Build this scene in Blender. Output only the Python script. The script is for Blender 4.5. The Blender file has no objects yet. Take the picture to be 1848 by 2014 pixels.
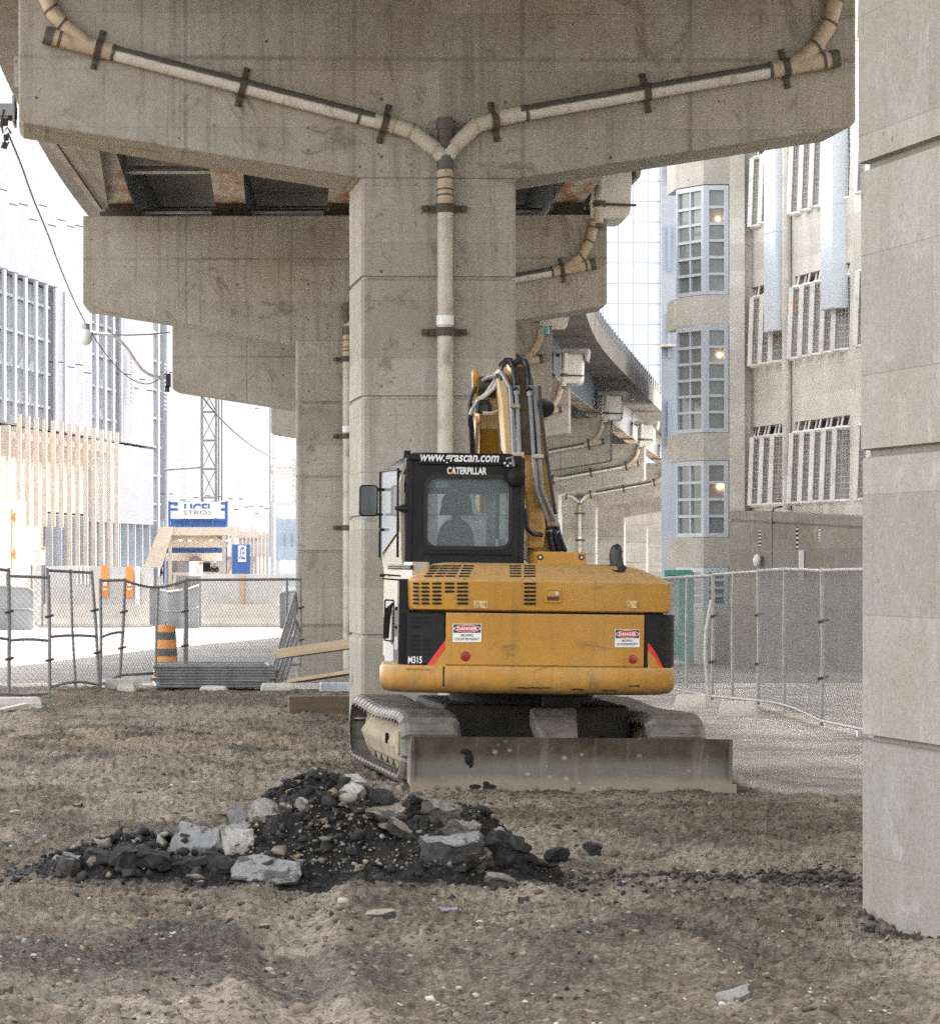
import bpy, math, random
import numpy as np
from mathutils import Vector, Matrix
R = math.radians
random.seed(7)
scene = bpy.context.scene

# ---------------------------------------------------------------- camera
# units below: "px" are the photograph measured at 1848 x 2014; focal length and principal point in the same unit
FOC, PX, PY, EYE = 7189.0, 339.0, 1105.0, 1.85
cam_data = bpy.data.cameras.new('camera')
cam = bpy.data.objects.new('camera', cam_data)
scene.collection.objects.link(cam)
cam.location = (0, 0, EYE)
cam.rotation_euler = (R(90), 0, 0)
cam_data.sensor_fit = 'HORIZONTAL'
cam_data.sensor_width = 36.0
cam_data.lens = FOC / 1848 * 36
cam_data.shift_x = (924 - PX) / 1848
cam_data.shift_y = (PY - 1007) / 1848
cam_data.clip_start = 0.5
cam_data.clip_end = 3000
scene.camera = cam

# ---------------------------------------------------------------- light
SUN_AZ, SUN_EL = R(72), R(46)          # azimuth measured from +x towards +y
sdir = Vector((math.cos(SUN_AZ) * math.cos(SUN_EL), math.sin(SUN_AZ) * math.cos(SUN_EL), math.sin(SUN_EL)))
world = bpy.data.worlds.new('World'); scene.world = world
world.use_nodes = True
wn = world.node_tree.nodes; wl = world.node_tree.links
sky = wn.new('ShaderNodeTexSky'); sky.sky_type = 'NISHITA'; sky.sun_disc = False
sky.sun_elevation = SUN_EL; sky.sun_rotation = math.atan2(sdir.x, sdir.y)
sky.air_density = 1.0; sky.dust_density = 3.0; sky.ozone_density = 1.0
bg = wn['Background']; bg.inputs['Strength'].default_value = 0.15
hz = wn.new('ShaderNodeHueSaturation'); hz.inputs['Saturation'].default_value = 0.30   # thin hazy overcast veil: a paler sky
wt = wn.new('ShaderNodeMix'); wt.data_type = 'RGBA'; wt.blend_type = 'MULTIPLY'; wt.inputs[0].default_value = 1.0; wt.inputs[7].default_value = (1.04, 1.0, 0.945, 1)
wl.new(sky.outputs[0], hz.inputs['Color']); wl.new(hz.outputs[0], wt.inputs[6]); wl.new(wt.outputs[2], bg.inputs['Color'])
sl = bpy.data.lights.new('sun', 'SUN'); sl.energy = 3.0; sl.angle = R(0.5); sl.color = (1.0, 0.94, 0.85)
so = bpy.data.objects.new('sun', sl); scene.collection.objects.link(so)
so.rotation_euler = sdir.to_track_quat('Z', 'Y').to_euler()
scene.view_settings.view_transform = 'Standard'
scene.view_settings.look = 'None'
scene.view_settings.exposure = 2.7
scene.view_settings.gamma = 1.0
scene.view_settings.use_curve_mapping = False
scene.cycles.max_bounces = 8
scene.cycles.diffuse_bounces = 5
scene.cycles.transparent_max_bounces = 16
scene.cycles.use_denoising = False
scene.cycles.sample_clamp_indirect = 6

# ---------------------------------------------------------------- helpers
COL = scene.collection

def P(px, py, D):
    return Vector(((px - PX) * D / FOC, D, EYE - (py - PY) * D / FOC))

def PXY(px, D):
    return ((px - PX) * D / FOC, D)

def gz(Y):
    if Y < 50: return 0.0
    if Y < 85: return -0.5 * (Y - 50) / 35
    if Y < 160: return -0.5 - 0.5 * (Y - 85) / 75
    return -1.0

class MB:
    def __init__(s):
        s.v = []; s.f = []; s.m = []; s.sm = []
    def add(s, verts, faces, mi=0, smooth=False):
        o = len(s.v)
        s.v.extend([Vector(p) for p in verts])
        for f in faces:
            s.f.append([i + o for i in f]); s.m.append(mi); s.sm.append(smooth)
        return s
    def box(s, c, d, rot=None, mi=0):
        c = Vector(c); hx, hy, hz = d[0] / 2, d[1] / 2, d[2] / 2
        vs = [Vector((x, y, z)) for z in (-hz, hz) for y in (-hy, hy) for x in (-hx, hx)]
        if rot is not None: vs = [rot @ q for q in vs]
        return s.add([c + q for q in vs], [(0, 2, 3, 1), (4, 5, 7, 6), (0, 1, 5, 4), (2, 6, 7, 3), (0, 4, 6, 2), (1, 3, 7, 5)], mi)
    def mm(s, a, b, mi=0):
        return s.box([(a[i] + b[i]) / 2 for i in range(3)], [abs(b[i] - a[i]) for i in range(3)], None, mi)
    def prism(s, pts, off, mi=0, mi_side=None):
        n = len(pts); off = Vector(off); a = [Vector(p) for p in pts]
        s.add(a + [p + off for p in a], [list(range(n))], mi)
        o = len(s.v) - 2 * n
        def F(f, m):
            s.f.append([i + o for i in f]); s.m.append(m); s.sm.append(False)
        F([i + n for i in reversed(range(n))], mi)
        for i in range(n):
            j = (i + 1) % n
            F([j, i, i + n, j + n], mi if mi_side is None else mi_side)
        return s
    def loft(s, rings, closed=True, cap0=True, cap1=True, mi=0, smooth=False):
        n = len(rings[0]); o = len(s.v)
        for r in rings: s.v.extend([Vector(p) for p in r])
        def F(f, sm=smooth):
            s.f.append([i + o for i in f]); s.m.append(mi); s.sm.append(sm)
        for k in range(len(rings) - 1):
            for i in range(n if closed else n - 1):
                j = (i + 1) % n
                F([k * n + i, k * n + j, (k + 1) * n + j, (k + 1) * n + i])
        if cap0: F(list(reversed(range(n))), False)
        if cap1: F([(len(rings) - 1) * n + i for i in range(n)], False)
        return s
    def tube(s, pts, r, n=8, mi=0, caps=True):
        pts = [Vector(p) for p in pts]
        rr = r if isinstance(r, (list, tuple)) else [r] * len(pts)
        rings = []; up = None
        for i, p in enumerate(pts):
            a = pts[max(i - 1, 0)]; b = pts[min(i + 1, len(pts) - 1)]
            t = (b - a)
            t = t.normalized() if t.length > 1e-9 else Vector((0, 0, 1))
            if up is None:
                up = Vector((0, 0, 1)) if abs(t.z) < 0.9 else Vector((1, 0, 0))
            x = t.cross(up)
            x = x.normalized() if x.length > 1e-6 else t.orthogonal().normalized()
            y = x.cross(t).normalized(); up = y
            rings.append([p + (x * math.cos(2 * math.pi * k / n) + y * math.sin(2 * math.pi * k / n)) * rr[i] for k in range(n)])
        return s.loft(rings, True, caps, caps, mi, n > 4)
    def lathe(s, prof, n=24, M=None, mi=0):
        rings = []
        for r, z in prof:
            ring = [Vector((r * math.cos(2 * math.pi * k / n), r * math.sin(2 * math.pi * k / n), z)) for k in range(n)]
            if M is not None: ring = [M @ q for q in ring]
            rings.append(ring)
        return s.loft(rings, True, True, True, mi, True)
    def sphere(s, c, r, n=10, sc=(1, 1, 1), mi=0):
        c = Vector(c)
        prof = [(max(1e-4, r * math.sin(math.pi * i / n)), -r * math.cos(math.pi * i / n)) for i in range(n + 1)]
        M = Matrix.Translation(c) @ Matrix.Diagonal((sc[0], sc[1], sc[2], 1))
        return s.lathe(prof, n * 2, M, mi)
    def xf(s, M):
        s.v = [M @ p for p in s.v]; return s
    def build(s, name, mats, parent=None, off=None, bev=0, seg=2, ang=35, world=False):
        if not isinstance(mats, (list, tuple)): mats = [mats]
        vs = s.v
        base = Vector((0, 0, 0))
        if parent is not None and world:
            base = parent.location.copy()
        if off is not None: base = Vector(off)
        me = bpy.data.meshes.new(name)
        me.from_pydata([tuple(p - base) for p in vs], [], s.f)
        for m in mats: me.materials.append(m)
        me.polygons.foreach_set('material_index', s.m)
        me.polygons.foreach_set('use_smooth', s.sm)
        me.update()
        if any(s.sm):
            try: me.set_sharp_from_angle(angle=R(ang))
            except Exception: pass
        o = bpy.data.objects.new(name, me); COL.objects.link(o)
        if parent is not None: o.parent = parent
        if off is not None: o.location = base
        if bev:
            b = o.modifiers.new('edge', 'BEVEL'); b.width = bev; b.segments = seg; b.limit_method = 'ANGLE'; b.angle_limit = R(40)
            b.harden_normals = False
        return o

def tag(o, label, cat, group=None, kind=None):
    if label: o['label'] = label
    if cat: o['category'] = cat
    if group: o['group'] = group
    if kind: o['kind'] = kind
    elif cat and 'kind' not in o: o['kind'] = 'thing'
    return o

def thing(name, label, cat, loc=(0, 0, 0), rot=(0, 0, 0), group=None):
    o = bpy.data.objects.new(name, None); COL.objects.link(o)
    o.empty_display_size = 0.2
    o.location = loc; o.rotation_euler = rot
    return tag(o, label, cat, group)

def copy_tree(root, loc, rot=None, label=None):
    r = root.copy(); COL.objects.link(r); r.location = loc
    if rot is not None: r.rotation_euler = rot
    if label: r['label'] = label
    for ch in list(root.children):
        c = ch.copy(); COL.objects.link(c); c.parent = r
        for g in list(ch.children):
            d = g.copy(); COL.objects.link(d); d.parent = c
    return r

def text_mesh(txt, w, h, center, xd, zd, material, name, parent, bold=0.0, shear=0.0, depth=0.002, nrm=None):
    cu = bpy.data.curves.new(name, 'FONT'); cu.body = txt; cu.size = 1
    cu.offset = bold; cu.shear = shear; cu.resolution_u = 3
    to = bpy.data.objects.new('tmp', cu); COL.objects.link(to)
    bpy.context.view_layer.update()
    me0 = bpy.data.meshes.new_from_object(to)
    bpy.data.objects.remove(to)
    vs = np.array([v.co[:] for v in me0.vertices]); fs = [list(p.vertices) for p in me0.polygons]
    bpy.data.meshes.remove(me0)
    mn = vs.min(0); mx = vs.max(0)
    u = (vs[:, 0] - (mn[0] + mx[0]) / 2) / (mx[0] - mn[0]) * w
    t = (vs[:, 1] - (mn[1] + mx[1]) / 2) / (mx[1] - mn[1]) * h
    xd = Vector(xd).normalized(); zd = Vector(zd).normalized(); nn = xd.cross(zd)   # points to the viewer side
    c = Vector(center) + nn * depth
    mb = MB(); mb.add([c + xd * float(a) + zd * float(b) for a, b in zip(u, t)], fs)
    return mb.build(name, material, parent)

def vnoise(x, y, seed=0):
    xi = np.floor(x).astype(np.int64); yi = np.floor(y).astype(np.int64)
    xf = x - xi; yf = y - yi
    def h(a, b):
        n = (a * 374761393 + b * 668265263 + seed * 1442695041) & 0xffffffff
        n = ((n ^ (n >> 13)) * 1274126177) & 0xffffffff
        return ((n ^ (n >> 16)) & 0xffff) / 65535.0
    u = xf * xf * (3 - 2 * xf); w = yf * yf * (3 - 2 * yf)
    a = h(xi, yi); b = h(xi + 1, yi); c = h(xi, yi + 1); d = h(xi + 1, yi + 1)
    return (a * (1 - u) + b * u) * (1 - w) + (c * (1 - u) + d * u) * w

def fbm(x, y, seed=0, oct=4):
    s = 0; a = 1; t = 0
    for i in range(oct):
        s = s + a * (vnoise(x * 2 ** i, y * 2 ** i, seed + i) - 0.5); t += a; a *= 0.5
    return s / t * 2

# ---------------------------------------------------------------- materials
class NT:
    def __init__(s, name):
        s.m = bpy.data.materials.new(name); s.m.use_nodes = True
        s.n = s.m.node_tree.nodes; s.l = s.m.node_tree.links
        s.b = s.n['Principled BSDF']
        s.tc = s.n.new('ShaderNodeTexCoord')
    def link(s, a, b): s.l.new(a, b)
    def vec(s, scale=(1, 1, 1), src='Object'):
        mp = s.n.new('ShaderNodeMapping'); mp.inputs['Scale'].default_value = scale
        s.link(s.tc.outputs[src], mp.inputs['Vector']); return mp.outputs[0]
    def noise(s, scale, detail=4, rough=0.6, vec=None, dist=0.0):
        t = s.n.new('ShaderNodeTexNoise'); t.inputs['Scale'].default_value = scale
        t.inputs['Detail'].default_value = detail; t.inputs['Roughness'].default_value = rough; t.inputs['Distortion'].default_value = dist
        s.link(vec if vec is not None else s.tc.outputs['Object'], t.inputs['Vector']); return t.outputs['Fac']
    def voro(s, scale, vec=None, feat='F1'):
        t = s.n.new('ShaderNodeTexVoronoi'); t.inputs['Scale'].default_value = scale; t.feature = feat
        s.link(vec if vec is not None else s.tc.outputs['Object'], t.inputs['Vector']); return t.outputs['Distance']
    def ramp(s, fac, a, b, va=0.0, vb=1.0):
        t = s.n.new('ShaderNodeMapRange'); t.inputs[1].default_value = a; t.inputs[2].default_value = b
        t.inputs[3].default_value = va; t.inputs[4].default_value = vb; t.clamp = True
        s.link(fac, t.inputs[0]); return t.outputs[0]
    def mix(s, fac, a, b, mode='MIX'):
        t = s.n.new('ShaderNodeMix'); t.data_type = 'RGBA'; t.blend_type = mode
        for sock, val in ((t.inputs[0], fac), (t.inputs[6], a), (t.inputs[7], b)):
            if hasattr(val, 'is_linked') or isinstance(val, bpy.types.NodeSocket): s.link(val, sock)
            elif isinstance(val, (int, float)): sock.default_value = val
            else: sock.default_value = (*val[:3], 1)
        return t.outputs[2]
    def math(s, op, a, b=0.0):
        t = s.n.new('ShaderNodeMath'); t.operation = op
        for i, val in enumerate((a, b)):
            if isinstance(val, bpy.types.NodeSocket): s.link(val, t.inputs[i])
            else: t.inputs[i].default_value = val
        return t.outputs[0]
    def bump(s, h, strength=0.3, dist=0.02, prev=None):
        t = s.n.new('ShaderNodeBump'); t.inputs['Strength'].default_value = strength; t.inputs['Distance'].default_value = dist
        s.link(h, t.inputs['Height'])
        if prev is not None: s.link(prev, t.inputs['Normal'])
        return t.outputs[0]
    def done(s, col=None, rough=0.6, nrm=None, metal=0.0, spec=0.5):
        if col is not None:
            if isinstance(col, bpy.types.NodeSocket): s.link(col, s.b.inputs['Base Color'])
            else: s.b.inputs['Base Color'].default_value = (*col[:3], 1)
        if isinstance(rough, bpy.types.NodeSocket): s.link(rough, s.b.inputs['Roughness'])
        else: s.b.inputs['Roughness'].default_value = rough
        if nrm is not None: s.link(nrm, s.b.inputs['Normal'])
        s.b.inputs['Metallic'].default_value = metal
        s.b.inputs['Specular IOR Level'].default_value = spec
        return s.m

def sc(c, k): return tuple(min(1, x * k) for x in c)

def simple(name, col, rough=0.6, metal=0.0, var=0.15, scale=3.0, dirt=None, dscale=4.0, dlo=0.5, dhi=0.75, damt=0.7, bump=0.0, bscale=30.0, spec=0.5, stretch=(1, 1, 1)):
    t = NT(name)
    v = t.vec(stretch)
    c = t.mix(t.ramp(t.noise(scale, 4, 0.6, v), 0.3, 0.7), sc(col, 1 - var), sc(col, 1 + var))
    if dirt is not None:
        c = t.mix(t.ramp(t.noise(dscale, 6, 0.65, v, 0.4), dlo, dhi, 0, damt), c, dirt)
    nr = None
    if bump: nr = t.bump(t.noise(bscale, 5, 0.6), bump, 0.02)
    return t.done(c, rough, nr, metal, spec)

def concrete(name, col, stain=(0.10, 0.085, 0.065), amt=0.6, streak=0.45, cell=None, pale=(0.46, 0.45, 0.43)):
    t = NT(name)
    big = t.noise(0.55, 6, 0.62, None, 0.6)
    gm = sum(col) / 3
    c = t.mix(t.ramp(big, 0.36, 0.64), (col[0] * 0.80, col[1] * 0.77, col[2] * 0.72), (gm * 1.16, gm * 1.13, gm * 1.06))
    c = t.mix(t.ramp(t.noise(2.6, 7, 0.7, None, 0.8), 0.35, 0.65, 0, 0.45), c, sc(col, 0.70))
    c = t.mix(t.ramp(t.noise(1.7, 7, 0.68, t.vec((1, 1, 0.8)), 1.2), 0.53, 0.72, 0, 0.55), c, pale)
    st = t.noise(1.1, 6, 0.62, t.vec((7, 7, 0.35)), 0.3)
    c = t.mix(t.math('MULTIPLY', t.ramp(st, 0.50, 0.70, 0, streak), t.ramp(t.noise(0.6, 3, 0.5), 0.35, 0.6, 0.3, 1)), c, stain)
    pt = t.noise(0.75, 9, 0.72, t.vec((1.1, 1.1, 0.9)), 1.8)
    c = t.mix(t.ramp(pt, 0.56, 0.63, 0, amt), c, (stain[0] * 1.25, stain[1] * 1.2, stain[2] * 1.1))
    p2 = t.noise(1.9, 8, 0.75, t.vec((0.8, 0.8, 1.2)), 2.2)
    c = t.mix(t.ramp(p2, 0.60, 0.66, 0, amt * 0.8), c, sc(stain, 0.9))
    lk = t.noise(1.2, 8, 0.7, t.vec((1.0, 1.0, 1.3)), 2.5)
    c = t.mix(t.ramp(lk, 0.60, 0.635, 0, 0.45), c, sc(pale, 0.92))
    fine = t.noise(26, 5, 0.7)
    c = t.mix(t.ramp(fine, 0.35, 0.7, 0.0, 0.45), c, sc(col, 0.55))
    c = t.mix(t.ramp(t.noise(85, 2, 0.6), 0.4, 0.65, 0.0, 0.30), c, sc(col, 1.5))
    pit = t.voro(5.5, t.vec((1, 1, 1)))
    pm = t.ramp(pit, 0.05, 0.11, 1, 0)
    pm = t.math('MULTIPLY', pm, t.ramp(t.noise(2.3, 2), 0.48, 0.58))
    c = t.mix(t.math('MULTIPLY', pm, 0.75), c, sc(stain, 0.6))
    # formwork panels: every pour a slightly different tone, with tie holes
    sx = t.n.new('ShaderNodeSeparateXYZ'); t.link(t.tc.outputs['Object'], sx.inputs[0])
    cb = t.n.new('ShaderNodeCombineXYZ'); t.link(t.math('ADD', sx.outputs[0], sx.outputs[1]), cb.inputs[0]); t.link(sx.outputs[2], cb.inputs[1])
    br = t.n.new('ShaderNodeTexBrick'); t.link(cb.outputs[0], br.inputs['Vector'])
    br.inputs['Color1'].default_value = (0.84, 0.84, 0.84, 1); br.inputs['Color2'].default_value = (1.12, 1.12, 1.12, 1); br.inputs['Mortar'].default_value = (0.7, 0.7, 0.7, 1)
    br.inputs['Scale'].default_value = 1.0; br.inputs['Mortar Size'].default_value = 0.004; br.inputs['Brick Width'].default_value = 2.44; br.inputs['Row Height'].default_value = 0.61; br.inputs['Bias'].default_value = 0.0
    c = t.mix(0.75, c, br.outputs['Color'], 'MULTIPLY')
    fx = t.math('SUBTRACT', t.math('FRACT', t.math('DIVIDE', sx.outputs[0], 1.22)), 0.5); fz = t.math('SUBTRACT', t.math('FRACT', t.math('DIVIDE', sx.outputs[2], 0.61)), 0.5)
    fx = t.math('MULTIPLY', fx, 1.22); fz = t.math('MULTIPLY', fz, 0.61)
    rd = t.math('SQRT', t.math('ADD', t.math('MULTIPLY', fx, fx), t.math('MULTIPLY', fz, fz)))
    th = t.math('MULTIPLY', t.ramp(rd, 0.014, 0.02, 1, 0), t.ramp(t.noise(0.9, 2), 0.48, 0.55))
    c = t.mix(t.math('MULTIPLY', th, 0.8), c, sc(stain, 0.5))
    pm = t.math('MAXIMUM', pm, th)
    h = t.math('ADD', t.math('MULTIPLY', fine, 0.5), t.math('MULTIPLY', pm, -0.8))
    h = t.math('ADD', h, t.math('MULTIPLY', t.noise(3.5, 4), 0.7))
    if cell:
        sep = t.n.new('ShaderNodeSeparateXYZ'); t.link(t.tc.outputs['Object'], sep.inputs[0])
        lines = None
        for ax, period, ofs in cell:
            fr = t.math('FRACT', t.math('ADD', t.math('DIVIDE', sep.outputs[ax], period), ofs))
            d = t.math('ABSOLUTE', t.math('SUBTRACT', fr, 0.5))
            ln = t.ramp(d, 0.012 / period, 0.03 / period, 1, 0)
            lines = ln if lines is None else t.math('MAXIMUM', lines, ln)
        lines = t.math('MULTIPLY', lines, t.ramp(t.noise(1.3, 3), 0.35, 0.6, 0.35, 1))
        c = t.mix(t.math('MULTIPLY', lines, 0.4), c, sc(stain, 0.8))
        h = t.math('SUBTRACT', h, t.math('MULTIPLY', lines, 0.8))
    return t.done(c, t.ramp(fine, 0.3, 0.7, 0.8, 0.95), t.bump(h, 0.35, 0.03), 0, 0.25)

def glass(name, tint=(0.5, 0.56, 0.6), refl=0.25, alpha=0.5, rough=0.03):
    t = NT(name)
    tr = t.n.new('ShaderNodeBsdfTransparent'); tr.inputs[0].default_value = (*tint, 1)
    gl = t.n.new('ShaderNodeBsdfGlossy'); gl.inputs['Roughness'].default_value = rough; gl.inputs[0].default_value = (0.9, 0.93, 0.95, 1)
    df = t.n.new('ShaderNodeBsdfDiffuse'); df.inputs[0].default_value = (*sc(tint, 0.9), 1)
    lw = t.n.new('ShaderNodeLayerWeight'); lw.inputs[0].default_value = 0.35
    m1 = t.n.new('ShaderNodeMixShader'); m1.inputs[0].default_value = alpha
    t.link(tr.outputs[0], m1.inputs[1]); t.link(df.outputs[0], m1.inputs[2])
    m2 = t.n.new('ShaderNodeMixShader')
    t.link(t.ramp(lw.outputs['Facing'], 0, 1, refl, min(1, refl + 0.5)), m2.inputs[0])
    t.link(m1.outputs[0], m2.inputs[1]); t.link(gl.outputs[0], m2.inputs[2])
    t.link(m2.outputs[0], t.n['Material Output'].inputs[0])
    return t.m

def lamp_mat(name, col, strength):
    t = NT(name)
    t.b.inputs['Emission Color'].default_value = (*col, 1); t.b.inputs['Emission Strength'].default_value = strength
    return t.done(col, 0.5)

M = {}
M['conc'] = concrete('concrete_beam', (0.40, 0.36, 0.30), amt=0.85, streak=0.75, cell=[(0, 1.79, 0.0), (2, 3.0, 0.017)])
M['conc2'] = concrete('concrete_beam_far', (0.40, 0.36, 0.30), amt=0.65, streak=0.45, cell=[(0, 1.79, 0.0), (2, 3.0, 0.017)])
M['column'] = concrete('concrete_column', (0.385, 0.352, 0.30), amt=0.8, streak=0.6)
M['pillar'] = concrete('concrete_pillar_clean', (0.31, 0.285, 0.248), amt=0.40, streak=0.42, stain=(0.17, 0.155, 0.13))
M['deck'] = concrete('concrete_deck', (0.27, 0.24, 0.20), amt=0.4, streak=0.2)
M['rightwall'] = concrete('concrete_rendered', (0.68, 0.64, 0.58), amt=0.14, streak=0.16, stain=(0.42, 0.38, 0.34), pale=(0.76, 0.73, 0.69))
M['baywall'] = concrete('concrete_bay', (0.52, 0.485, 0.44), amt=0.2, streak=0.2, stain=(0.30, 0.27, 0.24), pale=(0.58, 0.57, 0.56))
M['ribwall'] = concrete('concrete_ribbed', (0.27, 0.24, 0.20), amt=0.45, streak=0.85, stain=(0.14, 0.125, 0.11))
M['barrier'] = simple('concrete_barrier', (0.55, 0.50, 0.44), 0.85, var=0.12, scale=1.5, dirt=(0.35, 0.3, 0.25), dscale=1.2, damt=0.5)
M['block'] = simple('concrete_block', (0.50, 0.48, 0.44), 0.9, var=0.2, scale=5, dirt=(0.22, 0.19, 0.15), dscale=4, damt=0.6, bump=0.4)
M['pvc'] = simple('drainpipe_plastic', (0.50, 0.46, 0.39), 0.55, var=0.12, scale=2.5, dirt=(0.10, 0.085, 0.065), dscale=3.2, dlo=0.52, dhi=0.74, damt=0.75, bump=0.1)
M['pvcwhite'] = simple('drainpipe_plastic_clean', (0.62, 0.60, 0.55), 0.5, var=0.08, scale=2, dirt=(0.2, 0.17, 0.13), dscale=5, dlo=0.56, dhi=0.8, damt=0.6)
M['pvctan'] = simple('drainpipe_plastic_tan', (0.44, 0.35, 0.245), 0.55, var=0.12, scale=4, dirt=(0.11, 0.09, 0.06), dscale=5, dlo=0.5, dhi=0.75, damt=0.7)
def soot_pipe(name, col):
    t = NT(name); c = t.mix(t.ramp(t.noise(2.5, 5, 0.6), 0.35, 0.7), sc(col, 0.85), sc(col, 1.1))
    ge = t.n.new('ShaderNodeNewGeometry'); sp = t.n.new('ShaderNodeSeparateXYZ'); t.link(ge.outputs['Normal'], sp.inputs[0])
    k = t.math('ADD', sp.outputs[2], t.math('MULTIPLY', t.math('SUBTRACT', t.noise(5, 6, 0.7, t.vec((1, 1, 1))), 0.5), 0.5))
    c = t.mix(t.ramp(k, 0.0, 0.25, 0, 0.92), c, (0.055, 0.048, 0.04))          # road grime lying on the upper side
    c = t.mix(t.ramp(t.noise(3.0, 7, 0.7, t.vec((3, 1, 1))), 0.56, 0.74, 0, 0.6), c, (0.12, 0.10, 0.075))
    return t.done(c, 0.55, t.bump(t.noise(20, 3), 0.08, 0.01), 0, 0.4)
M['pvcsoot'] = soot_pipe('drainpipe_sooty', (0.60, 0.57, 0.51))
M['collar'] = simple('rubber_collar', (0.075, 0.068, 0.06), 0.6, var=0.3, scale=6, dirt=(0.2, 0.17, 0.13), dscale=8, damt=0.4)
M['clampsteel'] = simple('clamp_steel', (0.085, 0.07, 0.055), 0.7, metal=0.3, var=0.3, scale=8, dirt=(0.16, 0.08, 0.04), dscale=9, damt=0.6)
M['girder'] = simple('girder_paint_dark', (0.115, 0.13, 0.14), 0.55, var=0.25, scale=1.2, dirt=(0.04, 0.04, 0.04), dscale=1.5, damt=0.6)
M['rust'] = simple('girder_flange_rusty', (0.42, 0.38, 0.32), 0.75, var=0.15, scale=2, dirt=(0.26, 0.11, 0.035), dscale=1.6, dlo=0.44, dhi=0.62, damt=0.95, stretch=(1.6, 0.35, 1), bump=0.2)
M['trough'] = simple('trough_fibreglass', (0.66, 0.62, 0.55), 0.5, var=0.07, scale=1.5, dirt=(0.3, 0.25, 0.18), dscale=1.5, damt=0.4)
M['galv'] = simple('galvanised_steel', (0.23, 0.235, 0.24), 0.5, metal=0.4, var=0.2, scale=6, dirt=(0.11, 0.08, 0.06), dscale=5, damt=0.5)
M['galvlight'] = simple('galvanised_steel_pale', (0.50, 0.49, 0.47), 0.5, metal=0.2, var=0.15, scale=6, dirt=(0.24, 0.2, 0.16), dscale=5, damt=0.5)
M['wire'] = simple('chain_link_wire', (0.30, 0.305, 0.31), 0.55, metal=0.3, var=0.1)
M['yellow'] = None
M['black'] = simple('black_paint', (0.009, 0.009, 0.0095), 0.55, spec=0.25, var=0.2, scale=4, dirt=(0.034, 0.029, 0.024), dscale=5, dlo=0.48, dhi=0.8, damt=0.45)
M['blackgloss'] = simple('black_gloss', (0.012, 0.012, 0.013), 0.2, var=0.1)
M['slot'] = simple('vent_dark', (0.008, 0.007, 0.006), 0.9, var=0.2)
M['rubber'] = simple('hose_rubber', (0.02, 0.02, 0.022), 0.45, var=0.2, scale=12)
M['hose'] = simple('hose_steel', (0.24, 0.26, 0.285), 0.45, metal=0.35, var=0.15, scale=8, dirt=(0.12, 0.10, 0.08), dscale=7, damt=0.5)
M['trackmetal'] = simple('track_steel', (0.165, 0.15, 0.13), 0.6, metal=0.2, var=0.35, scale=7, dirt=(0.085, 0.068, 0.05), dscale=6, damt=0.7, bump=0.3)
M['trackframe'] = simple('track_frame_mud', (0.30, 0.24, 0.16), 0.85, var=0.2, scale=4, dirt=(0.10, 0.08, 0.06), dscale=5, damt=0.7, bump=0.4)
M['undercarriage'] = simple('undercarriage_dark', (0.03, 0.027, 0.024), 0.8, var=0.3, scale=5)
M['timber'] = simple('sawn_timber', (0.36, 0.275, 0.175), 0.8, var=0.2, scale=3, stretch=(1, 1, 1), dirt=(0.25, 0.17, 0.1), dscale=6, damt=0.5)
M['timberpale'] = simple('sawn_timber_pale', (0.52, 0.45, 0.385), 0.8, var=0.12, scale=2)
M['plywood'] = simple('plywood_sheet', (0.58, 0.50, 0.41), 0.8, var=0.1, scale=1.2)
M['oldwood'] = simple('old_brown_timber', (0.12, 0.085, 0.055), 0.85, var=0.3, scale=3, stretch=(1, 1, 6), bump=0.3)
M['white'] = simple('white_paint', (0.74, 0.74, 0.73), 0.5, var=0.06, scale=1)
M['offwhite'] = simple('offwhite_paint', (0.72, 0.70, 0.66), 0.55, var=0.1, scale=2, dirt=(0.28, 0.2, 0.13), dscale=5, dlo=0.52, dhi=0.75, damt=0.6)
M['blue'] = simple('blue_paint', (0.03, 0.10, 0.33), 0.5, var=0.15, scale=2)
M['bluegrey'] = simple('bluegrey_frame', (0.46, 0.50, 0.55), 0.55, var=0.08, scale=2)
M['green'] = simple('green_paint', (0.05, 0.30, 0.22), 0.5, var=0.12, scale=2, dirt=(0.12, 0.2, 0.17), damt=0.4)
M['teal'] = simple('teal_coupling', (0.07, 0.36, 0.30), 0.5, var=0.12)
M['orange'] = simple('orange_plastic', (0.75, 0.23, 0.035), 0.5, var=0.08, scale=4)
M['red'] = simple('red_reflector', (0.50, 0.015, 0.012), 0.3, var=0.1, scale=20)
M['darkred'] = simple('dark_red_reflector', (0.26, 0.012, 0.010), 0.25, var=0.15, scale=20)
M['redtape'] = simple('red_tape', (0.62, 0.02, 0.015), 0.4, var=0.12, scale=10)
M['ink'] = simple('black_ink', (0.02, 0.02, 0.02), 0.6, var=0.05)
M['inkgrey'] = simple('grey_ink', (0.20, 0.19, 0.18), 0.6, var=0.05)
M['inkfaint'] = simple('faded_ink', (0.30, 0.17, 0.05), 0.6, var=0.05)
M['tan_ink'] = simple('tan_ink', (0.50, 0.33, 0.20), 0.6, var=0.05)
M['silver'] = simple('cab_side_pale', (0.25, 0.22, 0.175), 0.25, metal=0.0, var=0.12, scale=2, stretch=(1, 6, 0.6), dirt=(0.42, 0.25, 0.09), dscale=2.5, dlo=0.52, dhi=0.75, damt=0.5)
M['decal'] = simple('decal_film', (0.55, 0.40, 0.16), 0.5, var=0.1, scale=10)
M['seat'] = simple('seat_fabric', (0.035, 0.042, 0.045), 0.9, var=0.2, scale=20)
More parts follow.
